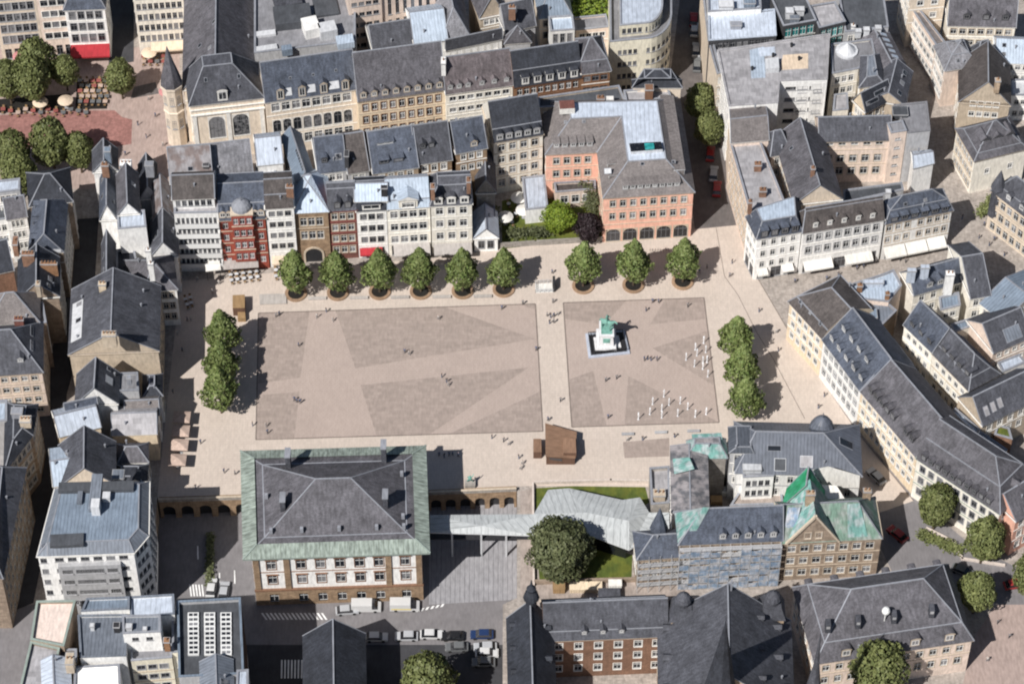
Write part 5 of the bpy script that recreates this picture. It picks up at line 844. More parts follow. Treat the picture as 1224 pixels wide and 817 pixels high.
k1 = house('scaffolded_building', 'stone building wrapped in scaffolding and blue netting with slate roof', GR((812, 650), (934, 645), (838, 607), (932, 604), 12.5, 6.0), 12.5, roof=HIP(6.0, 4.6, 0), wall='stone tan', trim='trim stone', rm='slate blue', fac={0: F(9, 3, 1.2, 1.8, 3.6, 1.4, .6, 's')}, dorm=[(0, 5, .8, 1.2, 1.6, 'gable', 'trim grey', .36, .98)])
Pq, Hq, sl = root_polys[k1.name]
cc = Pq; cen = (Pq[0] + Pq[1] + Pq[2] + Pq[3]) / 4
mm = (Pq[3] + Pq[0]) / 2; dd = (Pq[1] - Pq[0]).normalized(); apx = mm + dd * 4.4
mb = MB(); mb.face([(Pq[3].x - .3, Pq[3].y, Hq + .25), (Pq[0].x - .3, Pq[0].y, Hq + .25), (apx.x, apx.y, Hq + 6.35)], 0)
f = Pq[0].lerp(Pq[1], .1); mb.face([(Pq[0].x, Pq[0].y, Hq + .3), (f.x, f.y, Hq + .3), (apx.x + 1.2, apx.y, Hq + 6.4), (apx.x, apx.y, Hq + 6.4)], 0); mb.build('netting', ['net teal'], k1)
a, b = Pq[0], Pq[1]; d = (b - a).normalized(); T = Matrix.Translation((a.x, a.y, 0)) @ Matrix.Rotation(math.atan2(d.y, d.x), 4, 'Z'); Lh = (b - a).length
mb = MB(); nb = MB(); rr = random.Random(5); nx = 10
for i in range(nx + 1):
    x = Lh * i / nx
    for y in (-.5, -1.5): mb.bar(T @ Vector((x, y, 0)), T @ Vector((x, y, 12.6)), .07, .07, 0)
for j in range(1, 7):
    z = j * 2.0; mb.box(0, Lh, -1.5, -.5, z - .06, z, 1, T)
    for dz in (.5, 1.0): mb.bar(T @ Vector((0, -1.5, z + dz)), T @ Vector((Lh, -1.5, z + dz)), .05, .05, 0)
mb.build('scaffold', ['metal light', 'trim grey'], k1)
for i in range(nx):
    for j in range(6):
        if rr.random() < .9: nb.box(Lh * i / nx + .08, Lh * (i + 1) / nx - .08, -1.60, -1.56, j * 2.0 + .1 + rr.random() * .3, j * 2.0 + 1.5 + rr.random() * .5, 0, T)
nb.build('scaffold_netting', ['net blue'], k1)
k1b = house('site_wing', 'low slate hipped wing in scaffolding with a small pointed turret', pxs([(762, 668), (816, 664), (816, 632), (758, 636)], 9.0), 9.0, roof=HIP(3.0, 3.5, 0), wall='stone tan', trim='trim stone', rm='slate blue', fac={0: F(4, 2, 1.1, 1.9, 3.6, 1.2, .6, 's'), 3: F(3, 2)})
Pq, Hq, sl = root_polys[k1b.name]; a, b = Pq[0], Pq[1]; d = (b - a).normalized(); T = Matrix.Translation((a.x, a.y, 0)) @ Matrix.Rotation(math.atan2(d.y, d.x), 4, 'Z'); Lh = (b - a).length
mb = MB()
for i in range(5):
    x = Lh * i / 4
    for y in (-.4, -1.3): mb.bar(T @ Vector((x, y, 0)), T @ Vector((x, y, 10)), .07, .07, 0)
for j in range(1, 5): mb.box(0, Lh, -1.3, -.4, j * 2.0 - .06, j * 2.0, 1, T); mb.bar(T @ Vector((0, -1.3, j * 2.0 + 1)), T @ Vector((Lh, -1.3, j * 2.0 + 1)), .05, .05, 0)
mb.build('scaffold', ['metal light', 'trim grey'], k1b)
p = W(787, 640, 9); mb = MB(); mb.lathe((p.x, p.y, 7), [(1.5, 0), (1.5, 4.4), (1.75, 4.5), (.06, 10.5)], 8, 0); mb.build('turret', ['slate blue'], k1b)
k2 = house('site_building', 'brown stone building with steep front gable and green netted roof', GR((934, 648), (1054, 642), (950, 602), (1032, 598), 12.0, 5.5), 12.0, roof=HIP(5.5, 0, 4.4), wall='stone tan', trim='trim stone', rm='net grey', fac={0: F(7, 3, 1.5, 2.0, 3.7, 1.2, .8, 's'), 1: F(4, 3, 1.2, 2.0, 3.7, 1.2)}, chim=[(969, 588, 22, 1.6, 1.0, 'stone sand'), (1037, 585, 16.5, 1.4, .9, 'stone sand')])
Pq, Hq, sl = root_polys[k2.name]; a, b = Pq[0], Pq[1]; d = (b - a).normalized(); nn = Vector((d.y, -d.x)); inn = -nn
ga, gb = a + d * .8 + nn * .25, a + d * 10.6 + nn * .25; gm = (ga + gb) / 2; gh = 8.0
mb = MB(); mb.face([(ga.x, ga.y, Hq - .1), (gb.x, gb.y, Hq - .1), (gm.x, gm.y, Hq + gh)], 0)
e = [p + inn * 8.5 for p in (ga, gb, gm)]
mb.face([(ga.x, ga.y, Hq - .1), (gm.x, gm.y, Hq + gh), (e[2].x, e[2].y, Hq + gh), (e[0].x, e[0].y, Hq - .1)], 1)
mb.face([(gb.x, gb.y, Hq - .1), (e[1].x, e[1].y, Hq - .1), (e[2].x, e[2].y, Hq + gh), (gm.x, gm.y, Hq + gh)], 2)
mb.face([(e[1].x, e[1].y, Hq - .1), (e[0].x, e[0].y, Hq - .1), (e[2].x, e[2].y, Hq + gh)], 0)
mb.bar((ga.x + nn.x * .1, ga.y + nn.y * .1, Hq), (gm.x + nn.x * .1, gm.y + nn.y * .1, Hq + gh + .1), .5, .4, 3); mb.bar((gb.x + nn.x * .1, gb.y + nn.y * .1, Hq), (gm.x + nn.x * .1, gm.y + nn.y * .1, Hq + gh + .1), .5, .4, 3)
g = mb.build('front_gable', ['stone tan', 'net teal', 'net grey', 'trim stone'], k2)
for u in (-1.0, 1.0): inst('window', win_mesh(1.1, 1.8, 's'), g, Vector((gm.x + d.x * u + nn.x * .06, gm.y + d.y * u + nn.y * .06, Hq + 1.2)) - Vector(k2['_o']), math.atan2(d.y, d.x))
a, b = Pq[0].lerp(Pq[1], .66), Pq[0].lerp(Pq[1], .86); mb = MB()
mb.face([(a.x, a.y, Hq + .5), (b.x, b.y, Hq + .5), (b.x + inn.x * 3.9 - 1.4, b.y + inn.y * 3.9, Hq + 5.5), (a.x + inn.x * 3.9, a.y + inn.y * 3.9, Hq + 5.5)], 0); mb.build('netting', ['net teal'], k2)
house('site_rear_wing', 'weathered flaking grey roof with teal netting at its far end', GR((846, 612), (844, 534), (825, 612), (824, 532), 12.6, .9), 12.6, roof=GAB(.9), wall='plaster white', trim='trim grey', rm='slate weathered', fac={2: F(8, 3, 1.1, 1.8, 3.6, 1.2)})
r = bpy.data.objects['site_rear_wing']; Pq, Hq, sl = root_polys[r.name]
def quadsheet(P, u0, u1, v0, v1, z, m, parent, nm='netting'):
    f = lambda u, v: P[0].lerp(P[1], u).lerp(P[3].lerp(P[2], u), v); mb = MB()
    z = z if isinstance(z, (list, tuple)) else [z] * 4
    mb.face([(p.x, p.y, zz) for p, zz in zip(q, z)], 0); mb.build(nm, [m], parent)
quadsheet(Pq, .72, .99, .05, .97, Hq + 1.25, 'net teal', r); quadsheet(Pq, .0, .12, .1, .6, Hq + 1.3, 'net teal', r)
house('site_tower', 'teal netted mansard with two dormers facing the square', pxs([(822, 546), (868, 546), (866, 526), (822, 528)], 12.0), 12.0, roof=dict(rings=[(1.2, 2.6)], cap='flat'), wall='stone grey', trim='trim grey', rm='net teal', rm2='slate weathered', dorm=[(2, 3, .4, 1.6, 1.6, 'box', 'trim grey', .1, .9)], fac={2: F(5, 3)})
house('site_tower', 'weathered stone corner bay at the terrace edge of the square', pxs([(778, 606), (800, 604), (800, 560), (776, 562)], 4.0), 4.0, roof=dict(cap='flat', parapet=.9), wall='stone grey', trim='trim stone', rm='membrane pale', chim=[(788, 588, 6, 2.2, 1.6, 'plaster beige', 2)])
k4 = house('zinc_palace', 'large grey zinc hipped roof with skylights and a domed corner', GR((880, 564), (1029, 568), (905, 515), (965, 517), 12.0, 5.0), 12.0, roof=HIP(5.0, 3.8, 7.5), wall='plaster white', trim='trim grey', rm='zinc slate', fac={1: F(6, 3), 2: F(10, 3), 0: F(8, 2, 1.1, 2.0, 3.6, 1.0)}, lights=[(0, .3, 2.8, 2.4, .9), (0, .56, 1.0, 2.2, 2.0, 'metal light', 'membrane pale'), (0, .35, .5, 2.0, 2.2, 'metal light', 'membrane dark'), (1, .5, 1.2, 1.6, 3.0)])
Pq, Hq, sl = root_polys[k4.name]; p = W(982, 512, 14); mb = MB(); mb.lathe((p.x, p.y, 11.5), [(2.3, 0), (2.3, 2.0), (2.5, 2.2), (2.2, 3.6), (1.5, 4.9), (.7, 5.6), (.12, 5.9), (.08, 7.2)], 14, 0); mb.build('dome', ['zinc slate'], k4, smooth=True)
mb = MB(); q = [W(971, 561, 15.2), W(990, 557, 16.2), W(1028, 568, 12.6), W(1027, 583, 10.0), W(986, 582, 10.5)]
mb.face(q, 0); mb.build('cover_sheet', ['canvas white'], k4)
house('zinc_palace', 'dark zinc end block beside the large hipped zinc roof', pxs([(873, 540), (899, 540), (899, 512), (872, 512)], 14.5), 14.5, roof=dict(rings=[([.3, .3, .3, 1.2], 1.2)], cap='flat'), wall='plaster grey', rm='zinc dark', fac={0: F(2, 3)})
house('zinc_palace', 'white courtyard wing with square skylight below the zinc roof', pxs([(888, 572), (925, 570), (925, 552), (886, 553)], 11.5), 11.5, roof=dict(cap='flat', parapet=.4), wall='plaster white', trim='trim white', rm='zinc grey', fac={0: F(4, 3, .9, 1.6, 3.0, .8, .5, 'do', bands=False)}, chim=[(899, 556, 13.2, 3.4, 2.0, 'metal light', 2)])
house('site_court', 'pinkish bare courtyard slabs inside the building site', pxs([(872, 606), (936, 604), (934, 586), (884, 588)], 5.0), 5.0, roof=dict(cap='flat', parapet=.5), wall='plaster blush', rm='yard')
house('tarp_gable', 'bright green tarpaulin stretched over a steep roof gable', pxs([(936, 606), (984, 608), (984, 586), (942, 584)], 12.5), 12.5, roof=GAB(7.0, 1), wall='net green', trim='trim grey', rm='net green')

# ================================================================ town hall
zt = -5.0
th = house('town_hall', 'neoclassical town hall with green copper edged hipped slate roof', pxs([(300, 660), (504, 653), (500, 540), (297, 546)], zt + 16.4), 16.4, zt, roof=dict(rings=[(2.6, .9)], cap=('ridge', 0, 6.2, 10.0)), wall='plaster white', trim='trim brown', rm='slate grey', ov=1.5, cornice=.6,
      fac={0: F(7, 2, 1.7, 2.7, 4.6, 2.8, 1.6, 'nl', rl=None, shop=None, xs=[.11, .285, .40, .515, .63, .745, .90]), 1: F(7, 3, 1.3, 2.3, 4.3, 1.6, 1.6, 'n'), 3: F(7, 3, 1.3, 2.3, 4.3, 1.6, 1.6, 'n'), 2: F(9, 2, 1.3, 2.3, 4.3, 1.6, 1.6, 'n')})
Pq, Hq, sl = root_polys[th.name]
# copper border: recolour is a part of its own
O = offset(Pq, -1.55); I = offset(Pq, 1.12); mb = MB()
for i in range(4):
    j = (i + 1) % 4; mb.face([(O[i].x, O[i].y, Hq + .06), (O[j].x, O[j].y, Hq + .06), (I[j].x, I[j].y, Hq + 1.0), (I[i].x, I[i].y, Hq + 1.0)], 0)
    mb.face([(O[i].x, O[i].y, Hq - .35), (O[j].x, O[j].y, Hq - .35), (O[j].x, O[j].y, Hq + .06), (O[i].x, O[i].y, Hq + .06)], 1)
    mb.face([(Pq[i].x, Pq[i].y, Hq - .35), (Pq[j].x, Pq[j].y, Hq - .35), (O[j].x, O[j].y, Hq - .35), (O[i].x, O[i].y, Hq - .35)], 1)
    mb.bar((O[i].x, O[i].y, Hq + .12), (I[i].x, I[i].y, Hq + 1.08), .3, .16, 1)
mb.build('copper_border', ['copper', 'copper edge'], th)
# stone ground floor with arched windows and pilasters
a, b = Pq[0], Pq[1]; d = (b - a).normalized(); ang = math.atan2(d.y, d.x); T = Matrix.Translation((a.x, a.y, 0)) @ Matrix.Rotation(ang, 4, 'Z'); Lh = (b - a).length
mb = MB(); xs = [.11, .285, .40, .515, .63, .745, .90]; x = 0; z0b, z1b = zt, zt + 4.6
for u in xs:
    c_ = u * Lh; mb.box(x, c_ - .85, -.35, -.01, z0b, z1b, 0, T); mb.box(c_ - .85, c_ + .85, -.35, -.01, z0b, z0b + .9, 0, T); mb.box(c_ - .85, c_ + .85, -.35, -.01, z0b + 3.4, z1b, 0, T); x = c_ + .85
mb.box(x, Lh, -.35, -.01, z0b, z1b, 0, T); mb.box(-.1, Lh + .1, -.5, -.01, z1b, z1b + .3, 1, T)
for u in (.02, .20, .80, .98): mb.box(u * Lh - .55, u * Lh + .55, -.3, -.012, z1b + .3, Hq - .6, 0, T)
g = mb.build('stone_base', ['stone brown', 'trim brown'], th)
for u in xs: inst('window', win_mesh(1.7, 2.5, 'ank'), g, T @ Vector((u * Lh, -.2, zt + .9)) - Vector(th['_o']), ang)
for px, py in ((345, 545), (459, 535), (339, 598), (461, 594)):
    p = W(px, py + 10, Hq + 2.5); mb = MB(); mb.box(p.x - .45, p.x + .45, p.y - 1.1, p.y + 1.1, Hq + 1.0, Hq + 6.0, 0); mb.box(p.x - .55, p.x + .55, p.y - 1.2, p.y + 1.2, Hq + 6.0, Hq + 6.2, 1); mb.build('chimney', ['slate mid', 'lead'], th)
for e, u in ((0, .12), (0, .3), (0, .52), (0, .74), (0, .9), (1, .25), (1, .7), (3, .5)):
    a, b = Pq[e], Pq[(e + 1) % 4]; d = (b - a).normalized(); inn = Vector((-d.y, d.x)); p = a + d * (u * (b - a).length) + inn * 3.2
    mb = MB(); mb.box(p.x - .3, p.x + .3, p.y - .3, p.y + .3, Hq + 1.6, Hq + 2.75, 0); mb.build('roof_vent', ['lead'], th)

# ================================================================ south edge
house('college_wing', 'dark slate saddle roof poking up from the shaded street at the bottom', GR((437, 850), (435, 757), (396, 838), (401, 747), 10.0, 5.0, zt), 10.0, zt, roof=GAB(5.0), wall='plaster beige', rm='slate dark', rm2='slate mid')
house('seminary', 'long slate roof over an orange brick front with white windows', GR((650, 765), (799, 759), (652, 720), (797, 714), 12.0, 5.5), 12.0, roof=dict(rings=[([1.0, 0, 1.0, 0], 1.2)], cap=('ridge', 0, 4.3, 0)), wall='brick brown', trim='trim stone', rm='slate mid', fac={0: F(6, 3, 1.35, 1.9, 3.5, 1.2, .8, 'w', bands=False, xs=[.12, .28, .44, .60, .76, .91])}, dorm=[(0, 3, .7, .9, 1.1, 'gable', 'trim grey', .25, .7)], vents=2)
sm = house('seminary', 'slate roofed cross wing with onion turret west of the orange brick front', GR((664, 850), (660, 738), (634, 838), (637, 722), 12.0, 5.5, 0), 12.0, roof=GAB(5.5), wall='brick brown', trim='trim stone', rm='slate dark', fac={2: F(8, 3, 1.2, 1.9, 3.5, 1.2)}, dorm=[(2, 4, 1.0, .7, .9, 'gable', 'trim dark'), (0, 3, 1.0, .9, 1.1, 'gable', 'trim dark')], deep=6)
p = W(635, 716, 18); mb = MB(); mb.lathe((p.x, p.y, 15.5), [(1.0, 0), (1.0, 3.0), (1.5, 3.2), (1.2, 4.4), (.7, 5.2), (.9, 5.9), (.3, 6.8), (.06, 8.5)], 10, 0); mb.build('turret', ['slate dark'], sm)
ca = house('cathedral', 'huge dark slate church roof with needle spire and cross at its peak', GR((948, 850), (944, 742), (868, 850), (875, 705), 12.0, 11.0), 12.0, roof=GAB(11.0), wall='stone sand', trim='trim stone', rm='slate mid', fac={0: F(5, 1, 1.6, 6, 8, 2.0, 1, 'as'), 2: F(5, 1, 1.6, 6, 8, 2.0, 1, 'as')}, dorm=[(0, 3, 2.0, 1.0, 1.0, 'gable', 'trim dark'), (0, 3, 5.0, .8, .8, 'gable', 'trim dark'), (2, 3, 1.0, 1.2, 1.0, 'gable', 'trim dark')])
Pq, Hq, sl = root_polys['cathedral']
p = W(874, 703, 23); mb = MB(); mb.bar((p.x, p.y, 22.5), (p.x, p.y, 25.5), .3, .3, 0); mb.bar((p.x - .7, p.y, 24.7), (p.x + .7, p.y, 24.7), .25, .25, 0); mb.build('cross', ['lead'], ca)
p = W(860, 822, 20); mb = MB(); mb.lathe((p.x, p.y, 17), [(2.4, 0), (2.4, 4.0), (2.7, 4.2), (2.0, 9), (1.1, 15.5), (.14, 22.5), (.05, 24.5)], 8, 0); mb.build('spire', ['slate dark'], ca)
p = W(968, 850, 15); mb = MB(); mb.lathe((p.x, p.y, 10), [(2.0, -10), (2.0, 6), (2.3, 6.2), (1.4, 12), (.5, 20), (.06, 29)], 8, 0); mb.build('spire', ['slate mid'], ca)
for (px, py, tp) in ((815, 742, 'west'), (921, 740, 'east')):
    p = W(px, py, 12); mb = MB(); mb.box(p.x - 2.1, p.x + 2.1, p.y - 2.1, p.y + 2.1, 0, 15, 0); mb.build('flank_tower', ['stone sand'], ca)
    mb = MB(); sq = [Vector((p.x + sx * 2.4, p.y + sy * 2.4)) for sx, sy in ((-1, -1), (1, -1), (1, 1), (-1, 1))]; s2 = offset(sq, .9)
    for i in range(4): j = (i + 1) % 4; mb.face([(sq[i].x, sq[i].y, 15), (sq[j].x, sq[j].y, 15), (s2[j].x, s2[j].y, 17.8), (s2[i].x, s2[i].y, 17.8)], 0)
    mb.face([(v.x, v.y, 17.8) for v in s2], 0); mb.lathe((p.x, p.y, 17.8), [(1.3, 0), (1.3, .8), (1.5, 1.0), (1.2, 1.9), (.6, 2.6), (.1, 2.9), (.06, 3.8)], 12, 0); mb.build('tower_roof', ['slate mid'], ca)
house('presbytery', 'broad grey slate mansard with roof vents over a blush stone front', GR((975, 792), (1162, 764), (1000, 708), (1105, 692), 10.0, 9.0), 10.0, roof=dict(rings=[(1.8, 3.4)], cap=('ridge', 0, 6.0, 6.0)), wall='plaster blush', trim='trim stone', rm='slate grey', fac={0: F(11, 2, 1.3, 1.9, 3.7, 1.2, .8, 's', rl={1: (2.2, 'as')}), 1: F(6, 2, 1.2, 1.8, 3.7, 1.2), 3: F(6, 2, 1.2, 1.8, 3.7, 1.2)}, dorm=[(0, 4, .7, 1.7, 1.9, 'arch', 'trim stone', .08, .96), (2, 6, .7, 1.2, 1.5, 'arch', 'trim grey')])
r = bpy.data.objects['presbytery']; Pq, Hq, sl = root_polys['presbytery']
for px, py in ((990, 747), (1008, 722), (1026, 742), (1052, 715), (1069, 736), (1083, 711), (1114, 729)):
    p = W(px, py, 17); mb = MB(); mb.box(p.x - .45, p.x + .45, p.y - .4, p.y + 1.2, 15.2, 17.4, 0); mb.box(p.x - .32, p.x + .32, p.y - .44, p.y - .38, 16.5, 17.2, 1); mb.build('vent_dormer', ['slate mid', 'trim grey'], r)
p = W(1059, 730, 18); mb = MB(); mb.lathe((p.x, p.y, 15), [(.1, 0), (.12, 2.2), (.5, 2.4), (.75, 2.9), (.75, 3.3), (.5, 3.8), (.1, 4.0)], 12, 0); mb.build('antenna_dome', ['frame white'], r, smooth=True)

sheet('tarpaulin', bpy.data.objects['site_building'], [(936, 641, 12.7), (949, 640, 12.7), (957, 606, 17.7), (942, 606, 17.7)], 'net blue')
sheet('tarpaulin', bpy.data.objects['zinc_palace'], [(972, 578, 12.6), (1000, 580, 12.6), (1010, 596, 12.2), (985, 598, 12.2)], 'canvas white')
sheet('tarpaulin', bpy.data.objects['site_rear_wing'], [(804, 548, 13.7), (824, 546, 14.6), (830, 560, 14.6), (806, 566, 13.7)], 'net teal')
for px, py, w_, h_, m_, lb in ((862, 574, 2.6, 2.0, 'plaster beige', 'beige rubble skip in the open site courtyard'), (868, 590, 1.8, 1.4, 'canvas white', 'white wrapped pallet in the open site courtyard'), (856, 600, 2.2, 1.2, 'wood tan', 'stack of tan boards in the open site courtyard')):
    p = W(px, py, 0); t = thing('site_pallet', lb, 'pallet', (p.x, p.y, 0)); mb = MB(); mb.box(p.x - w_ / 2, p.x + w_ / 2, p.y - .8, p.y + .8, .15, h_, 0)
    for k in range(4): mb.box(p.x - w_ / 2 + k * w_ / 3 - .06, p.x - w_ / 2 + k * w_ / 3 + .06, p.y - .84, p.y + .84, 0, .14, 0)
    mb.build('load', [m_], t)
# ================================================================ ground
def slab(name, pts, z, m, px=True, skirt=0.0):
    q = pxs(pts, z) if px else [Vector(p) for p in pts]
    if area(q) < 0: q.reverse()
    mb = MB(); mb.face([(p.x, p.y, z) for p in q], 0)
    if skirt:
        for i in range(len(q)): j = (i + 1) % len(q); mb.face([(q[i].x, q[i].y, z - skirt), (q[j].x, q[j].y, z - skirt), (q[j].x, q[j].y, z), (q[i].x, q[i].y, z)], 1)
    return structure(mb.build(name, [m, 'stone tan']))
mb = MB(); mb.face([(-3000, -3000, -5), (3000, -3000, -5), (3000, 3000, -5), (-3000, 3000, -5)], 0); structure(mb.build('ground', ['asphalt']))
yb = -260.0
notch = [(184, 900), (188, 594.5), (640, 580), (618, 584), (618, 714), (601, 722), (601, 900)]
q = pxs(notch, 0.0); q[0].y = yb; q[-1].y = yb
slab('upper_ground', [(-900, yb)] + [tuple(q[0]), tuple(q[1]), tuple(W(618, 580.7, 0).xy), tuple(q[4]), tuple(q[5]), tuple(q[6])] + [(900, yb), (900, 1500), (-900, 1500)], 0.0, 'street stone', px=False, skirt=5.5)
Z = .004
slab('street_pavement', [(820, -60), (862, -60), (906, 330), (838, 330), (826, 240), (800, 100)], Z, 'road tan')
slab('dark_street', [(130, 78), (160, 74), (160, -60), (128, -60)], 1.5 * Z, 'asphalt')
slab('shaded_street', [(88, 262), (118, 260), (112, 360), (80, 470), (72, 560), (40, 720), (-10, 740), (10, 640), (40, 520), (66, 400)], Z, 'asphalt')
slab('west_street', [(-80, 745), (60, 718), (200, 716), (200, 900), (-80, 900)], Z, 'asphalt light')
slab('side_street', [(1010, 556), (1050, 545), (1090, 592), (1160, 650), (1260, 700), (1260, 740), (1190, 720), (1120, 690), (1075, 700), (1045, 640)], Z, 'asphalt light')
slab('plaza', [(-60, 60), (215, 56), (212, 215), (120, 226), (-60, 226)], Z, 'plaza pink')
slab('red_terrace', [(-60, 141), (100, 132), (137, 132), (146, 140), (158, 143), (157, 172), (112, 180), (-60, 172)], 2 * Z, 'street pink')
slab('south_plaza', [(1165, 760), (1190, 722), (1260, 722), (1260, 900), (1130, 900)], 2 * Z, 'plaza pink')
slab('lower_street', [(184, 770), (184, 612), (620, 600), (620, 712), (602, 722), (602, 770)], -5 + Z, 'asphalt light')
slab('ramp_deck', [(513, 600), (617, 592), (619, 716), (513, 722)], -5 + 2 * Z, 'deck grey')
slab('garden_yard', [(622, 690), (760, 686), (820, 690), (830, 722), (640, 726), (622, 712)], Z, 'yard')
# the square
SQ = [(215, 336), (520, 308), (560, 302), (640, 293), (722, 287), (828, 281), (830, 274), (892, 268), (906, 332), (944, 398), (988, 462), (1028, 520), (1092, 598), (1052, 612), (1000, 556), (868, 556), (800, 562), (800, 582), (640, 580), (509, 586), (300, 592), (188, 594.5), (200, 480), (212, 370)]
slab('square_paving', SQ, 3 * Z, 'pave pale')
Z4 = 4 * Z
slab('inner_paving', [(309, 374), (640, 363), (649, 515), (306, 525)], Z4, 'pave mid'); slab('inner_paving', [(673.4, 361.7), (841.5, 355.7), (859.5, 504.5), (683.6, 510)], Z4, 'pave mid')
for poly in ([(309.5, 374.4), (370, 372.4), (359, 451), (308.4, 458)], [(308.2, 472), (358, 468), (352, 522.6), (306.6, 524)], [(401, 371.3), (532, 367), (639.8, 405), (425, 440)], [(623, 364), (639.6, 363.6), (639.9, 370)], [(431, 460), (632, 439), (513, 519), (450, 520.6)], [(645, 468), (648.6, 514.6), (537, 518.2)],
             [(674, 362.2), (748, 359.6), (722, 388), (675.9, 381)], [(795, 357.8), (841, 356.3), (843, 381), (777, 387.5)], [(780, 416), (847.4, 394.5), (852.5, 460)], [(709, 443), (681, 453), (684, 509.2), (725, 508)], [(751, 449), (858.8, 504), (746.5, 507.8)]):
    slab('pattern_paving', poly, Z4 + Z, 'pave dark')
# kerb lines round the inner panels and drain lines on the east side
def strip(name, pts, w, z, m, closed=False):
    mb = MB(); q = [Vector((*W(x, y, z).xy, z)) for x, y in pts]
    if closed: q.append(q[0])
    for a, b in zip(q, q[1:]):
        d = (b - a).normalized(); n = Vector((-d.y, d.x, 0)) * (w / 2); mb.face([a - n, b - n, b + n, a + n], 0)
    return structure(mb.build(name, [m]))
strip('paving_joint', [(309, 374), (640, 363), (649, 515), (306, 525)], .26, Z4 + 2 * Z, 'joint', True); strip('paving_joint', [(673.4, 361.7), (841.5, 355.7), (859.5, 504.5), (683.6, 510)], .26, Z4 + 2 * Z, 'joint', True)
strip('drain_line', [(856, 272), (866, 330), (882, 352), (905, 398), (925, 430), (962, 500)], .14, Z4, 'joint'); strip('drain_line', [(906, 333), (944, 398), (988, 462), (1028, 520), (1092, 598)], .16, Z4, 'joint')
slab('terrace_paving', [(744.5, 528), (800, 523), (800, 545), (746.5, 547)], Z4 + Z, 'pave dark'); slab('lawn', [(640, 583), (770, 576), (776, 600), (758, 612), (755, 690), (645, 694), (640, 640)], 2 * Z, 'lawn')
slab('side_yard', [(622, 586), (637, 584), (638, 700), (622, 706)], 1.5 * Z, 'yard'); slab('garden_ground', [(600, 300), (722, 287), (716, 232), (660, 228), (600, 240)], 2 * Z, 'lawn')
# road markings
zl = -5 + 3 * Z
mb = MB()
for k in range(15):
    x = 312 + k * 5.1; q = pxs([(x, 732), (x + 2.4, 732), (x + 8, 740), (x + 5.6, 740)], zl); mb.face([(p.x, p.y, zl) for p in q][::-1], 0)
for k in range(5):
    x = 226 + k * 3.6; q = pxs([(x, 698), (x + 1.8, 698), (x + 3.6, 712), (x + 1.8, 712)], zl); mb.face([(p.x, p.y, zl) for p in q][::-1], 0)
for k in range(6):
    x = 496 + k * 6; q = pxs([(x, 731 - k * 1.2), (x + 3, 730.5 - k * 1.2), (x + 5.5, 727 - k * 1.2), (x + 2.5, 727.5 - k * 1.2)], zl); mb.face([(p.x, p.y, zl) for p in q], 0)
for px, py in ((262, 700), (280, 697), (236, 668)):
    q = pxs([(px, py), (px + 1.4, py), (px + 1.0, py - 16), (px - .4, py - 16)], zl); mb.face([(p.x, p.y, zl) for p in q], 0)
for k in range(7):
    x = 336 + k * 4; q = pxs([(x, 788), (x + 1.8, 788), (x + 1.4, 810), (x - .4, 810)], zl); mb.face([(p.x, p.y, zl) for p in q][::-1], 0)
structure(mb.build('road_marking', ['paint']))

# retaining walls with arches
def arched_wall(label, p1, p2, n, top=1.0, m='stone brown'):
    a, b = W(*p1, 0).xy, W(*p2, 0).xy; d = (b - a).normalized(); c = (a + b) / 2; L = (b - a).length
    t = thing('retaining_wall', label, 'wall', (c.x, c.y, -5)); T = Matrix.Translation((a.x, a.y, 0)) @ Matrix.Rotation(math.atan2(d.y, d.x), 4, 'Z')
    mb = MB(); p = L / n; y0, y1 = -.9, -.04
    for k in range(n):
        x0 = k * p; xm = x0 + p / 2; r = p * .34; zs = -2.6
        mb.box(x0, xm - r, y0, y1, -5.2, -.02, 0, T); mb.box(xm + r, x0 + p, y0, y1, -5.2, -.02, 0, T)
        arc = [(xm - r * math.cos(math.pi * q / 8), zs + r * math.sin(math.pi * q / 8)) for q in range(9)]
        for A, B in zip(arc, arc[1:]):
            mb.face([T @ Vector(v) for v in ((A[0], y0, A[1]), (B[0], y0, B[1]), (B[0], y0, -.02), (A[0], y0, -.02))], 0)
            mb.face([T @ Vector(v) for v in ((A[0], y0, A[1]), (A[0], y1, A[1]), (B[0], y1, B[1]), (B[0], y0, B[1]))], 0)
        mb.face([T @ Vector(v) for v in ((xm - r, y1, -5), (xm + r, y1, -5), (xm + r, y1, -.5), (xm - r, y1, -.5))], 1)
    mb.box(0, L, y0, y1 + .4, -.018, .06, 0, T); mb.build('wall', [m, 'metal dark'], t)
    mb = MB(); mb.box(0, L, -.95, -.7, .062, top, 0, T); mb.box(-.05, L, -1.05, -.6, top, top + .12, 1, T); mb.build('parapet', ['stone grey', 'trim stone'], t)
arched_wall('brown stone retaining wall with arched openings west of the town hall', (190, 595.5), (299, 592), 5, .9)
arched_wall('brown stone retaining wall with small arches east of the town hall', (512, 587), (617, 582.5), 6, .9)
def lowwall(name, label, pts, h, w, m, z=0.0, cat='wall'):
    mb = MB(); q = [Vector((*W(x, y, z).xy, z)) for x, y in pts]
    for a, b in zip(q, q[1:]):
        d = (b - a).normalized(); mb.bar(a - d * w / 2 + Vector((0, 0, h / 2)), b + d * w / 2 + Vector((0, 0, h / 2)), w, h, 0)
    o = mb.build(name, [m]); tag(o, label, cat); return o
lowwall('garden_wall', 'low pale wall along the north edge of the pavilion garden', [(639, 578.5), (730, 576), (800, 577)], .9, .35, 'kerb')
lowwall('garden_wall', 'low pale wall on the west side of the pavilion garden', [(637, 580), (638, 700)], .9, .35, 'kerb')
lowwall('garden_wall', 'pinkish rubble wall closing the lawn to the south', [(640, 697), (758, 694)], 1.0, .5, 'stone tan')
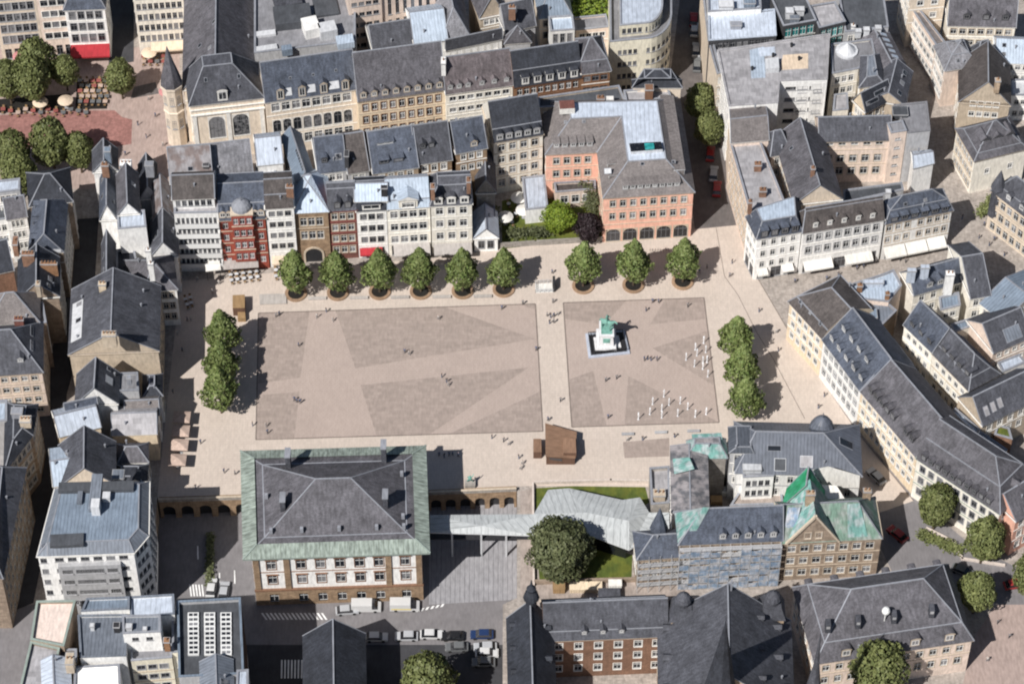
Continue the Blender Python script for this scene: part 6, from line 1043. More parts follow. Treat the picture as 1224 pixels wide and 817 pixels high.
lowwall('street_wall', 'pale edging wall around the planted island by the side street', [(1108, 632), (1140, 648), (1150, 668), (1200, 676)], .5, .4, 'kerb')
lowwall('street_wall', 'grey garden wall between the courtyard trees and the square', [(598, 296), (640, 293), (722, 288)], 1.4, .3, 'stone grey')

# ================================================================ pavilion with folded metal roof
pv = thing('garden_pavilion', 'long folded pale metal roof bridging from the town hall into the garden', 'pavilion', tuple(W(690, 625, 0)))
hA, hB, hC = 4.6, 5.4, 3.6
RP = dict(a=(514, 615, hA), b=(514, 636, hA), c=(638, 614, hA + .5), d=(640, 640, hA), e=(655, 585, hC + .4), f=(680, 583, hC + .6), g=(700, 612, hB), h=(744, 597, hC + .3), i=(765, 594, hC), j=(752, 622, hB), k=(776, 612, hC), l=(752, 657, hC), m=(706, 640, hC + .8), n=(800, 612, hC + .6), o=(800, 632, hC + .4), p=(575, 628, hA + 1.0))
faces = ['a b p', 'b d p', 'd c p', 'c a p', 'c d g', 'c g f e', 'd m g', 'f g j h', 'h j i', 'i j k', 'g m j', 'm l j', 'j l k', 'k l o', 'k o n']
mb = MB()
for f in faces:
    q = [W(*RP[x]) for x in f.split()]; n = (q[1] - q[0]).cross(q[2] - q[0])
    if n.z < 0: q.reverse()
    mb.face(q, 0); mb.face([v - Vector((0, 0, .22)) for v in q][::-1], 1)
edge = 'a b d m l o n k i h f e c a'.split()
for x, y in zip(edge, edge[1:]):
    A, B = W(*RP[x]), W(*RP[y]); dz = Vector((0, 0, .22)); mb.face([A, B, B - dz, A - dz], 1)
mb.build('roof', ['metal roof', 'metal light'], pv)
mb = MB()
for x, y in zip(edge, edge[1:]):
    A, B = W(*RP[x]), W(*RP[y]); c0 = W(700, 620, 0)
    base = -5 if (x in 'ab' or y in 'ab') else 0
    if base < 0: continue
    A2, B2 = A.lerp(Vector((c0.x, c0.y, A.z)), .07), B.lerp(Vector((c0.x, c0.y, B.z)), .07); mb.face([(A2.x, A2.y, 0), (B2.x, B2.y, 0), B2 - Vector((0, 0, .25)), A2 - Vector((0, 0, .25))], 0)
mb.build('glass_wall', ['glass dark'], pv)
mb = MB()
for x in (540, 575, 605): 
    p = W(x, 628, 4.6); mb.bar((p.x, p.y, -5), (p.x, p.y, 4.5), .35, .35, 0)
mb.build('columns', ['metal light'], pv)
mb = MB(); mb.box(*(lambda a, b: (a.x, b.x, a.y - 2.0, a.y + 1.6))(W(514, 632, .6), W(636, 632, .6)), -.1, .15, 0); mb.build('bridge_deck', ['metal dark'], pv)

# ================================================================ trees
def leaves(mb, n, fn, s0, s1, r):
    for _ in range(n):
        p, ax = fn(r); s = r.uniform(s0, s1)
        nrm = (ax + Vector((r.gauss(0, .55), r.gauss(0, .55), r.gauss(0, .55)))).normalized()
        u = nrm.cross(Vector((r.gauss(0, 1), r.gauss(0, 1), r.gauss(0, 1)))).normalized(); v = nrm.cross(u)
        mb.face([p - u * s - v * s * .6, p + u * s - v * s * .6, p + u * s + v * s * .6, p - u * s + v * s * .6])
def crown(prof, R0, H0, z0, n, s0, s1, seed, lumps=9, lump=.22):
    """prof(t)->relative radius, t=0 bottom .. 1 top"""
    r = random.Random(seed); L = [(r.uniform(0, 6.28), r.uniform(.1, .95), r.uniform(.5, 1.0)) for _ in range(lumps * 3)]
    def fn(r):
        while True:
            t = r.random() ** .9; rr = prof(t)
            if r.random() < rr: break
        a = r.uniform(0, 6.2832); k = 1 - lump
        for (la, lt, lw) in L:
            da = abs((a - la + math.pi) % 6.2832 - math.pi); k = max(k, 1 - lump + lump * 1.5 * lw * math.exp(-(da / .38) ** 2 - ((t - lt) / .11) ** 2))
        f = r.random(); f = (1 - .55 * f * f) * k
        R = R0 * rr * f; p = Vector((math.cos(a) * R, math.sin(a) * R, z0 + H0 * t))
        ax = Vector((math.cos(a), math.sin(a), (t - .42) * 1.6)).normalized(); return p, ax
    mb = MB(); leaves(mb, n, fn, s0, s1, r); return mb
def trunk(mb, h, r0, z1, spread, seed, top):
    r = random.Random(seed); mb.tube([(0, 0, -.2), (.03, .02, h * .5), (0, .05, h), (0, 0, top)], [r0 * 1.25, r0, r0 * .85, r0 * .2], 8, 0)
    for k in range(7):
        a = k * 2.4 + r.random(); zz = h * (.85 + .12 * k); e = Vector((math.cos(a) * spread, math.sin(a) * spread, zz + spread * .8))
        mb.tube([(0, 0, zz), (e.x * .5, e.y * .5, zz + spread * .3), tuple(e)], [r0 * .5, r0 * .35, r0 * .1], 6, 0)
PEAR = lambda t: max(.02, math.sin(math.pi * min(1, t * .86 + .14) ** .62) ** .72 * (1 - .28 * t))
ROUND = lambda t: max(.02, math.sqrt(max(0, 1 - (2 * t - 1) ** 2)) * (1.04 - .12 * t))
_tm = {}
def tree_meshes(kind, var):
    k = (kind, var)
    if k in _tm: return _tm[k]
    if kind == 'linden': c = crown(PEAR, 4.0, 9.6, 3.7, 3400, .16, .30, 40 + var, 10, .3); lf = 'leaf linden'; th, tr, top, sp = 4.0, .2, 11, 2.4
    elif kind == 'olive': c = crown(ROUND, 4.2, 8.6, 2.2, 3600, .16, .30, 60 + var, 8, .2); lf = 'leaf olive'; th, tr, top, sp = 2.8, .25, 8.5, 2.4
    elif kind == 'dark': c = crown(ROUND, 6.2, 11.5, 1.6, 9000, .18, .32, 80 + var, 16, .26); lf = 'leaf dark'; th, tr, top, sp = 3.0, .4, 11, 4
    elif kind == 'lime': c = crown(ROUND, 4.6, 7.4, 1.4, 3800, .16, .30, 90 + var, 9, .3); lf = 'leaf lime'; th, tr, top, sp = 2, .25, 7, 3
    else: c = crown(ROUND, 3.6, 7.6, .6, 3000, .16, .30, 95 + var, 9, .3); lf = 'leaf purple'; th, tr, top, sp = 2, .25, 7, 2
    cm = c.mesh('crown', [lf], uv=False); mb = MB(); trunk(mb, th, tr, 3, sp, 7 + var, top); _tm[k] = (cm, mb.mesh('trunk', ['bark'])); return _tm[k]
_tn = [0]
def tree(kind, px, py, label, group=None, s=1.0, z=0.0, name=None):
    _tn[0] += 1; i = _tn[0]; cm, tm = tree_meshes(kind, i % 3 if kind in ('linden', 'olive') else 0); p = W(px, py, z)
    t = thing(name or {'linden': 'linden_tree', 'olive': 'park_tree', 'dark': 'garden_tree', 'lime': 'courtyard_tree', 'purple': 'copper_beech'}[kind], label, 'tree', tuple(p), rng.uniform(0, 6.28), group); s *= rng.uniform(.95, 1.04); t.scale = (s, s, s * rng.uniform(.96, 1.04) * (1.2 if kind == 'olive' else 1))
    for nm, me in (('crown', cm), ('trunk', tm)):
        o = bpy.data.objects.new(nm, me); COL.objects.link(o); o.parent = t
    return t
GN = 'clipped trees in round pits along the north side of the square'
nrow = [(354, 351, 'first tree from the west in the north row, in front of the narrow white house'), (404, 350, 'north row tree in front of the arcade house, second from the west'), (454, 349, 'north row tree before the red awning, third from the west'), (503, 348.5, 'north row tree before the cream gabled house, fourth from the west'), (553, 348, 'north row tree before the ivory house with three dormers'), (602, 346, 'north row tree beside the small entrance frame, last of the western six'),
        (697, 342, 'north row tree east of the entrance frame, in front of the purple beech'), (757, 341, 'middle tree of the eastern three in front of the pink building'), (816, 337, 'easternmost tree of the north row at the pink building corner')]
for px, py, lb in nrow:
    tree('linden', px, py, lb, GN)
    p = W(px, py, 0); mb = MB(); mb.lathe((p.x, p.y, .02), [(2.25, 0), (2.25, .32), (1.65, .32), (1.65, .06)], 24, 0); mb.lathe((p.x, p.y, .03), [(1.64, 0), (1.64, .09)], 24, 1)
    o = mb.build('tree_pit', ['corten', 'soil']); tag(o, lb.replace('north row tree', 'round brown tree pit').replace('first tree from the west in the north row,', 'round brown tree pit furthest west,').replace('middle tree', 'round brown pit in the middle').replace('easternmost tree of the north row', 'easternmost round brown tree pit') .replace(', second from the west', '').replace(', third from the west', '').replace(', fourth from the west', '').replace(', last of the western six', ''), 'tree pit', 'round tree pits')
for px, py, lb in ((268, 424, 'northernmost tree of the west column beside the wooden kiosk'), (267, 458, 'middle tree of the west column between its two neighbours'), (265, 493, 'southernmost tree of the west column near the parasols')): tree('linden', px, py, lb, 'trees on the west side of the square')
for px, py, lb in ((878, 430, 'northernmost tree of the east column by the drain line'), (885, 464, 'middle tree of the east column by the water jets'), (889, 501, 'southernmost tree of the east column at the zinc palace')): tree('linden', px, py, lb, 'trees on the east side of the square')
tree('dark', 668, 683, 'big dark round tree standing on the lawn of the garden pavilion', s=1.06)
tree('lime', 668, 276, 'bright green courtyard tree beside the pink building', s=.86)
tree('purple', 703, 286, 'dark purple beech against the wall of the pink building', s=.9)
GP = 'trees on the plaza at the top left'
for px, py, s, lb in ((14, 124, 1.0, 'olive tree at the left edge behind the red terrace'), (48, 108, 1.1, 'tallest olive tree behind the red terrace, below the red awning'), (44, 126, 1.05, 'olive tree in front of the tallest one behind the red terrace'), (81, 108, .8, 'slim olive tree right of the group below the red awning'), (147, 118, .85, 'lone olive tree between the terrace and the palace'),
                      (20, 212, 1.0, 'olive tree at the left edge in front of the red terrace'), (66, 205, 1.15, 'bright topped olive tree in the middle in front of the red terrace'), (98, 206, .9, 'dull olive tree on the right in front of the red terrace'), (28, 236, 1.0, 'lowest olive tree at the left edge above the blue white roof')): tree('olive', px, py, lb, GP, s)
for px, py, s, lb in ((836, 146, .85, 'upper tree in the narrow street beside the pink building'), (846, 178, .85, 'lower tree in the narrow street beside the pink building')): tree('olive', px, py, lb, 'trees in the narrow street', s)
for px, py, s, lb in ((1115, 632, .98, 'round tree in front of the long cream corner building'), (1172, 672, .98, 'round tree beside the cream corner building end'), (1163, 732, .92, 'round tree behind the presbytery corner'), (1230, 714, 1.0, 'round tree cut by the right edge'), (1045, 836, 1.35, 'large olive tree in front of the presbytery at the bottom edge')): tree('olive', px, py, lb, 'trees around the south east streets', s)
tree('olive', 512, 852, 'green tree at the bottom edge beside the parked cars', s=1.3, z=-5, name='street_tree')
# hedge garden at the top edge
p = W(706, 40, 0)
mb = MB(); r_ = random.Random(4)
def hf(r):
    return Vector((p.x + r.uniform(-6.5, 7), p.y + r.uniform(-3, 12), r.uniform(2, 7.5) + r.random())), Vector((0, -.3, 1)).normalized()
leaves(mb, 4200, hf, .18, .32, r_); hd = thing('hedge', 'green hedge garden between the cream villa and the white curved block', 'hedge', tuple(p)); mb.v = [v for v in mb.v]; mb.build('foliage', ['leaf lime'], hd, uv=False)
mb = MB()
for k in range(6): mb.tube([(p.x - 5 + 2 * k, p.y + 3, 0), (p.x - 5 + 2 * k, p.y + 3, 6)], [.15, .06], 6)
mb.build('stem', ['bark'], hd)
for nm, pts, lb, lf, hh in (('hedge', [(606, 282), (655, 280)], 'low green hedge strip below the white annex by the square', 'leaf dark', 1.6), ('hedge', [(590, 282), (590, 258)], 'slim dark conifer hedge in the shaded passage', 'leaf dark', 3.5), ('hedge', [(1190, 240), (1172, 258)], 'small green shrub at the foot of the dormer house', 'leaf olive', 2.0), ('hedge', [(1100, 640), (1148, 660)], 'low hedge under the round trees by the side street', 'leaf olive', 1.2), ('hedge', [(690, 232), (714, 260)], 'dark ivy bush between the pink wings', 'leaf dark', 6.0)):
    a, b = W(*pts[0], 0), W(*pts[1], 0); mb = MB(); rr = random.Random(len(lb))
    leaves(mb, 900, lambda r: (a.lerp(b, r.random()) + Vector((r.gauss(0, .6), r.gauss(0, .6), r.uniform(.1, hh))), Vector((0, 0, 1))), .15, .28, rr)
    o = mb.build(nm, [lf], uv=False); tag(o, lb, 'hedge')

# ================================================================ square furniture
mn = thing('monument', 'green bronze rider on a white stepped pedestal inside a dark railed plinth', 'monument', tuple(W(726, 412, 0)))
Q0 = pxs([(703.5, 428.5), (753, 423), (746.5, 395.5), (699.5, 399.5)], .02); Q1 = offset(Q0, .55); Q2 = offset(Q0, 1.5)
mb = MB(); mb.prism(Q0, .02, .35, 0); mb.build('plinth', ['marble blue'], mn)
mb = MB(); mb.prism(Q1, .352, .5, 0)
for i in range(4):
    a, b = Q1[i], Q1[(i + 1) % 4]; mb.bar((a.x, a.y, 1.25), (b.x, b.y, 1.25), .1, .1, 0)
    for k in range(12): q = a.lerp(b, k / 12); mb.bar((q.x, q.y, .5), (q.x, q.y, 1.25), .07, .07, 0)
mb.build('railing', ['metal dark'], mn)
mb = MB(); mb.prism(Q2, .502, .7, 0); Q3 = offset(Q2, .8); mb.prism(Q3, .702, .95, 0); mb.build('step', ['marble'], mn)
c = (Q2[0] + Q2[1] + Q2[2] + Q2[3]) / 4 + Vector((-.2, .3))
mb = MB()
def taper(mb, c, w0, d0, w1, d1, z0, z1, m=0):
    A = [(c.x + sx * w0, c.y + sy * d0, z0) for sx, sy in ((-1, -1), (1, -1), (1, 1), (-1, 1))]; B = [(c.x + sx * w1, c.y + sy * d1, z1) for sx, sy in ((-1, -1), (1, -1), (1, 1), (-1, 1))]
    for i in range(4): j = (i + 1) % 4; mb.face([A[i], A[j], B[j], B[i]], m)
    mb.face(B, m)
taper(mb, c, 2.0, 2.6, 1.9, 2.5, .95, 1.6); taper(mb, c, 1.5, 2.1, 1.2, 1.8, 1.6, 4.3); taper(mb, c, 1.45, 2.05, 1.45, 2.05, 4.3, 4.65); mb.build('pedestal', ['marble'], mn)
mb = MB(); 
for sx in (-1, 1): mb.box(c.x + sx * 1.30 - .08, c.x + sx * 1.30 + .08, c.y - .9, c.y + .9, 2.2, 3.7, 0)
mb.box(c.x - .7, c.x + .7, c.y - 2.0, c.y - 1.84, 2.2, 3.7, 0); mb.build('relief', ['bronze'], mn)

def skin(name, joints, edges, mats, root=0, levels=2):
    me = bpy.data.meshes.new(name); me.from_pydata([j[0] for j in joints], edges, []); o = bpy.data.objects.new(name, me); COL.objects.link(o)
    o.modifiers.new('s', 'SKIN'); sv = me.skin_vertices[0].data
    for k, j in enumerate(joints): sv[k].radius = (j[1], j[2] if len(j) > 2 else j[1]); sv[k].use_root = (k == root)
    o.modifiers.new('d', 'SUBSURF').levels = levels
    dg = bpy.context.evaluated_depsgraph_get(); dg.update(); nm = bpy.data.meshes.new_from_object(o.evaluated_get(dg)); nm.name = name
    bpy.data.objects.remove(o); nm.materials.clear()
    for m in mats: nm.materials.append(M[m])
    nm.polygons.foreach_set('use_smooth', [True] * len(nm.polygons)); return nm
# horse facing +x in local space, about 2.6 m long
hj = [((0, 0, 1.75), .42, .46), ((.75, 0, 1.8), .44, .5), ((-.85, 0, 1.8), .42, .46), ((1.25, 0, 2.35), .26, .3), ((1.55, 0, 2.85), .18, .22), ((1.95, 0, 2.75), .13, .16), ((2.15, 0, 2.55), .10), ((-1.3, 0, 1.7), .12), ((-1.55, 0, 1.0), .08),
      ((.85, .25, 1.3), .2), ((1.2, .26, .95), .11), ((1.05, .26, .5), .08), ((.8, -.25, 1.3), .2), ((.82, -.26, .7), .1), ((.8, -.26, .05), .09), ((-.8, .25, 1.3), .24), ((-1.05, .26, .75), .11), ((-.9, .26, .05), .09), ((-.75, -.25, 1.3), .24), ((-.9, -.26, .75), .11), ((-.7, -.26, .05), .09)]
he = [(0, 1), (0, 2), (1, 3), (3, 4), (4, 5), (5, 6), (2, 7), (7, 8), (1, 9), (9, 10), (10, 11), (1, 12), (12, 13), (13, 14), (2, 15), (15, 16), (16, 17), (2, 18), (18, 19), (19, 20)]
rj = [((-.05, 0, 2.35), .25), ((-.05, 0, 2.7), .27, .3), ((-.02, 0, 3.1), .27, .22), ((0, 0, 3.32), .1), ((.03, 0, 3.58), .17), ((.0, .32, 3.05), .1), ((.15, .5, 2.75), .09), ((.5, .35, 2.65), .07), ((.0, -.32, 3.05), .1), ((.2, -.55, 3.25), .09), ((.45, -.7, 3.55), .07), ((.15, .35, 2.1), .15), ((.2, .5, 1.6), .11), ((.35, .5, 1.2), .08), ((.15, -.35, 2.1), .15), ((.2, -.5, 1.6), .11), ((.35, -.5, 1.2), .08)]
re_ = [(0, 1), (1, 2), (2, 3), (3, 4), (2, 5), (5, 6), (6, 7), (2, 8), (8, 9), (9, 10), (0, 11), (11, 12), (12, 13), (0, 14), (14, 15), (15, 16)]
hm = skin('horse', hj, he, ['bronze']); rm_ = skin('rider', rj, re_, ['bronze'])
o0 = Vector(mn['_o'])
for me, nm in ((hm, 'horse'), (rm_, 'rider')):
    o = inst(nm, me, mn, Vector((c.x, c.y, 4.65)) - o0, rad(-35)); o.scale = (1.15,) * 3
mb = MB(); mb.box(c.x - 1.1, c.x + 1.1, c.y - 1.5, c.y + 1.5, 4.651, 4.74, 0); mb.build('bronze_base', ['bronze'], mn)

# people: one continuous body each, four poses shared
def person_meshes(i):
    sw = (.0, .22, .14, .30)[i]; arm = (.05, .2, -.15, .3)[i]
    J = [((0, 0, .95), .15, .12), ((0, 0, 1.2), .15, .11), ((0, 0, 1.42), .17, .11), ((0, 0, 1.52), .06), ((0, .01, 1.66), .1, .11), ((.2, 0, 1.4), .06), ((.25, arm * .4, 1.14), .05), ((.25, arm + .06, .9), .045), ((-.2, 0, 1.4), .06), ((-.25, -arm * .4, 1.14), .05), ((-.25, -arm + .06, .9), .045),
         ((.1, sw * .4, .52), .085), ((.1, sw * .7 - .06, .09), .055), ((.1, sw * .7 + .1, .05), .05), ((-.1, -sw * .4, .52), .085), ((-.1, -sw * .9, .09), .055), ((-.1, -sw * .9 + .15, .05), .05)]
    E = [(0, 1), (1, 2), (2, 3), (3, 4), (2, 5), (5, 6), (6, 7), (2, 8), (8, 9), (9, 10), (0, 11), (11, 12), (12, 13), (0, 14), (14, 15), (15, 16)]
    cl = ['cloth dark', 'cloth blue', 'cloth grey', 'cloth pale'][i]
    me = skin('person', J, E, [cl, ['cloth blue', 'cloth dark', 'cloth dark', 'cloth grey'][i], 'skin', 'hair'], levels=1)
    ix = []
    for p in me.polygons:
        c = p.center; ix.append(3 if c.z > 1.68 or (c.z > 1.58 and c.y < -.02) else (2 if c.z > 1.5 or (abs(c.x) > .18 and c.z < 1.0 and c.z > .8) else (1 if c.z < .95 else 0)))
    me.polygons.foreach_set('material_index', ix); return me
PM = [person_meshes(i) for i in range(4)]
CL = ['dark', 'blue', 'grey', 'pale']
ppl = [('on the pale walkway west of the monument', [(654, 378), (658, 380), (662, 379), (666, 377), (657, 387), (662, 386)]), ('south of the monument', [(770, 431), (774, 430), (778, 431), (785, 431)]), ('north east of the monument', [(780, 362), (787, 362), (772, 372), (822, 367)]),
       ('in the eastern paving panel', [(724, 456), (737, 453)]), ('in the middle of the western paving panel', [(484, 422), (489, 424), (534, 457), (536, 461), (528, 451)]), ('near the top of the western paving panel', [(330, 379), (334, 377), (379, 380), (390, 373), (398, 384), (524, 382), (357, 414)]), ('in the west end of the western paving panel', [(352, 479), (355, 481), (359, 482), (320, 518)]),
       ('at the top right corner of the western paving panel', [(600, 370), (625, 364), (641, 419)]), ('on the walkway between the two paving panels', [(670, 480), (661, 362), (660, 327), (655, 503)]), ('on the square north of the town hall', [(525, 545), (531, 547), (537, 545), (541, 544), (548, 546), (588, 524), (602, 528), (608, 532), (620, 548), (624, 555), (622, 561)]), ('beside the parasols in the west', [(240, 530), (245, 468), (318, 510), (302, 509)]),
       ('at the south west corner of the square', [(234, 584), (268, 565), (281, 567)]), ('in front of the pink building', [(845, 321), (875, 315), (872, 331), (836, 327)]), ('by the east row of houses', [(907, 373), (928, 398), (930, 420), (978, 488), (985, 474), (1015, 520), (1020, 523)]), ('in the street of awnings', [(950, 338), (988, 335), (1002, 330), (1024, 322), (1032, 320), (1076, 312), (1082, 314), (1170, 285), (1182, 294)]), ('south of the water jets', [(727, 500), (750, 527), (768, 526), (806, 523)]),
       ('beside the kiosk in the north west', [(254, 351), (236, 336), (262, 340), (228, 383), (224, 384)]), ('in the dark strip along the west row', [(212, 400), (218, 420), (207, 470)]), ('on the plaza at the top left', [(165, 150), (175, 165), (150, 186), (186, 140), (178, 120), (195, 175)]), ('on the pinkish plaza at the bottom right', [(1192, 745), (1206, 762), (1180, 790)]), ('on the street beside the turret house', [(1176, 270), (1188, 288), (1200, 306), (1150, 262)])]
used = {}
for zone, pts in ppl:
    for k, (px, py) in enumerate(pts):
        i = rng.randrange(4); cnt = sum(1 for _ in ()); lb = 'person in %s clothes %s' % (CL[i], zone); used.setdefault(lb, []).append((px, py, i))
for lb, L_ in used.items():
    for n_, (px, py, i) in enumerate(L_):
        p = W(px, py, 0); o = inst('person', PM[i], None, (p.x, p.y, .014), rng.uniform(0, 6.28)); tag(o, lb, 'person', 'people ' + lb.split(' clothes ')[1] + ' in ' + CL[i]); o.scale = (.9, .9, rng.uniform(.9, .98))

# water jets
def jet_mesh(seed):
    r = random.Random(seed); mb = MB(); n = 9
    pr = [(.12, 0), (.08, .3), (.07, .8), (.09, 1.3), (.12, 1.65), (.13, 1.9), (.08, 2.1), (.02, 2.2)]; mb.lathe((0, 0, 0), pr, 10, 0)
    for _ in range(26):
        a = r.uniform(0, 6.28); q = r.uniform(.05, .26); z = r.uniform(.1, 2.1); s = r.uniform(.02, .05); x, y = q * math.cos(a), q * math.sin(a); mb.lathe((x, y, z), [(.005, -s), (s, 0), (.005, s)], 5, 0)
    mb.lathe((0, 0, .004), [(.2, 0), (.18, .012)], 10, 1)
    return mb.mesh('water_jet', ['water spray', 'metal light'], smooth=True)
JM = [jet_mesh(k) for k in range(3)]
for gname, lb, pts in (('water jets in the eastern triangle', 'white water jet in the dark triangle pointing at the monument from the east', [(841, 407), (843.5, 418), (831, 415), (833, 422), (820, 427), (830, 435), (840, 431), (845, 430), (840, 438), (846, 447)]),
                       ('water jets in the southern triangle', 'white water jet in the dark triangle south east of the monument', [(793.5, 471), (780, 480), (799.6, 481), (813, 479), (822, 486), (791, 488), (776.7, 492), (763, 498), (791, 496), (810, 494), (831, 495), (844, 492)])):
    for k, (px, py) in enumerate(pts):
        p = W(px, py + 3, 0); o = inst('water_jet', JM[k % 3], None, (p.x, p.y, Z4 + 2 * Z), rng.uniform(0, 6)); tag(o, lb, 'fountain jet', gname)

# square parasols
mb = MB(); w = 1.6
for i in range(4):
    A = [Vector((sx * w, sy * w, 2.55)) for sx, sy in ((-1, -1), (1, -1), (1, 1), (-1, 1))]; j = (i + 1) % 4; mb.face([A[i], A[j], Vector((0, 0, 3.15))], 0); mb.face([A[j], A[i], Vector((0, 0, 3.08))], 0)
    mb.face([A[i] - Vector((0, 0, .22)), A[j] - Vector((0, 0, .22)), A[j], A[i]], 0)
pm = mb.mesh('canopy', ['canvas pink']); mb = MB(); mb.tube([(0, 0, 0), (0, 0, 3.2)], [.05, .04], 8); pp = mb.mesh('pole', ['metal light']); mb = MB(); mb.box(-.4, .4, -.4, .4, 0, .1, 0); pb = mb.mesh('base', ['trim grey'])
for k, ((px, py), lb) in enumerate((((217, 497), 'northernmost square pinkish parasol by the west row'), ((216, 513.5), 'second square pinkish parasol from the north by the west row'), ((214.5, 530), 'third square pinkish parasol from the north by the west row'), ((212, 548), 'southernmost square pinkish parasol by the west row'))):
    p = W(px, py, 2.8); t = thing('parasol', lb, 'parasol', (p.x, p.y, .014), rad(-2), 'square parasols in the west')
    for nm, me in (('canopy', pm), ('pole', pp), ('base', pb)): inst(nm, me, t, (0, 0, 0), 0, (1.04, .86, 1) if nm == 'canopy' else None)
# wooden kiosk and pavilion
def boxpx(mb, pts, h, z0=0.02, m=0, mt=1): mb.prism(pxs(pts, h), z0, h, m, mt)
t = thing('wooden_kiosk', 'small tan timber kiosk beside the northernmost west tree', 'kiosk', tuple(W(287, 378, 0)))
mb = MB(); boxpx(mb, [(278, 368), (292.5, 368), (292.5, 352), (278, 352.5)], 2.4); mb.build('cabin', ['wood dark', 'wood tan'], t)
mb = MB(); boxpx(mb, [(284, 380), (293.5, 380), (293, 371.5), (284, 371.5)], 1.2); mb.build('counter', ['wood tan', 'wood tan'], t)
t = thing('wooden_pavilion', 'brown timber pavilion with slanting roof south of the paving panels', 'kiosk', tuple(W(670, 548, 0)))
hp_ = 2.6; mb = MB(); q0 = [W(653, 545, hp_), W(687, 547, 2.1), W(688.5, 517, 2.1), W(652.5, 507, hp_)]
for i in range(4):
    j = (i + 1) % 4; a, b = q0[i], q0[j]; mb.face([(a.x, a.y, .02), (b.x, b.y, .02), b, a], 0)
mb.build('walls', ['wood dark'], t); mb = MB(); cq = sum(q0, Vector((0, 0, 0))) / 4; q1 = [cq + (v - cq) * 1.05 + Vector((0, 0, .02)) for v in q0]; q2 = [v + Vector((0, 0, .16)) for v in q1]
mb.face(q2, 0); mb.face(q1[::-1], 0)
for i in range(4): j = (i + 1) % 4; mb.face([q1[i], q1[j], q2[j], q2[i]], 0)
mb.build('roof', ['wood'], t)
mb = MB(); boxpx(mb, [(673.5, 541), (689, 541), (688, 523.5), (673, 524)], 3.2, 1.8); mb.build('raised_box', ['wood dark', 'wood'], t)
mb = MB(); a, b = q0[0], q0[1]; d = (b - a); mb.face([a + d * .12 + Vector((0, -.05, -.9)), a + d * .55 + Vector((0, -.05, -1.2)), a + d * .55 + Vector((0, -.05, -.5)), a + d * .12 + Vector((0, -.05, -.3))], 0); mb.build('serving_hatch', ['glass dark'], t)
t = thing('wooden_counter', 'small brown timber box just west of the timber pavilion', 'kiosk', tuple(W(642, 550, 0)))
mb = MB(); boxpx(mb, [(637.5, 540), (647.5, 540), (647, 524), (637.5, 524)], 2.0); mb.build('cabin', ['wood dark', 'wood'], t)
# stair entrance frame
t = thing('stair_entrance', 'pale stair entrance frame with dark end panel between the two tree rows', 'entrance', tuple(W(652, 348, 0)))
mb = MB(); mb.prism(pxs([(640, 350), (661, 349), (660, 338), (640, 339)], .05), .02, .06, 0); mb.build('floor_plate', ['canvas white'], t)
mb = MB(); q = pxs([(640, 350), (661, 349), (660, 338), (640, 339)], 0)
for a, b in ((q[0], q[1]), (q[2], q[3]), (q[3], q[0])):
    for z in (.5, 1.05): mb.bar((a.x, a.y, z), (b.x, b.y, z), .06, .06)
    for k in range(5): v = a.lerp(b, k / 4); mb.bar((v.x, v.y, .06), (v.x, v.y, 1.05), .06, .06)
mb.build('railing', ['metal light'], t)
mb = MB(); v = W(661.5, 349, 0); mb.box(v.x - .15, v.x + .35, v.y, v.y + 2.6, .02, 2.0, 0); mb.build('end_panel', ['metal dark'], t)
# benches
def bench(pts, h, label, m, z0=.02, cat='bench', group=None):
    q = pxs(pts, h)
    if area(q) < 0: q.reverse()
    c = sum(q, Vector((0, 0))) / 4; t = thing('bench', label, cat, (c.x, c.y, z0), 0, group)
    mb = MB(); mb.prism(q, z0 + h * .55, z0 + h, 0, bottom=True); mb.build('seat', [m], t); i = offset(q, .12); mb = MB(); mb.prism(i, z0, z0 + h * .55, 0); mb.build('plinth', ['trim grey'], t)
bench([(310.5, 363.5), (342.5, 362.5), (342, 350.5), (310, 351.5)], .3, 'wide grey stone platform at the west end of the north tree row', 'bench stone', cat='platform')
for k, (x, lb) in enumerate(((379, 'pale stone bench between the first and second north trees'), (429, 'pale stone bench between the second and third north trees'), (478, 'pale stone bench between the third and fourth north trees'), (528, 'pale stone bench between the fourth and fifth north trees'), (577, 'pale stone bench between the fifth and sixth north trees'))):
    bench([(x - 11, 357.5 - k * .6), (x + 11, 357 - k * .6), (x + 11, 354 - k * .6), (x - 11, 354.5 - k * .6)], .42, lb, 'bench stone', group='stone benches in the north row')
for x, y, lb in ((750.5, 519.5, 'dark bench south of the water jets, nearest the timber pavilion'), (790, 517.5, 'dark bench south of the water jets, in the middle of three'), (829, 516, 'dark bench south of the water jets, nearest the zinc palace')):
    bench([(x - 7.5, y), (x + 7.5, y - .4), (x + 7.5, y - 3.2), (x - 7.5, y - 2.8)], .42, lb, 'trim grey', group='dark benches')
# bicycle racks by the pink building
t = thing('bicycle_rack', 'row of thin grey bicycle hoops before the pink building', 'bicycle rack', tuple(W(790, 300, 0)))
mb = MB()
for k in range(9):
    p = W(777 + k * 3.2, 301, 0); mb.tube([(p.x, p.y - .35, 0), (p.x, p.y - .3, .75), (p.x, p.y + .3, .75), (p.x, p.y + .35, 0)], [.03] * 4, 6)
mb.build('hoops', ['metal dark'], t)
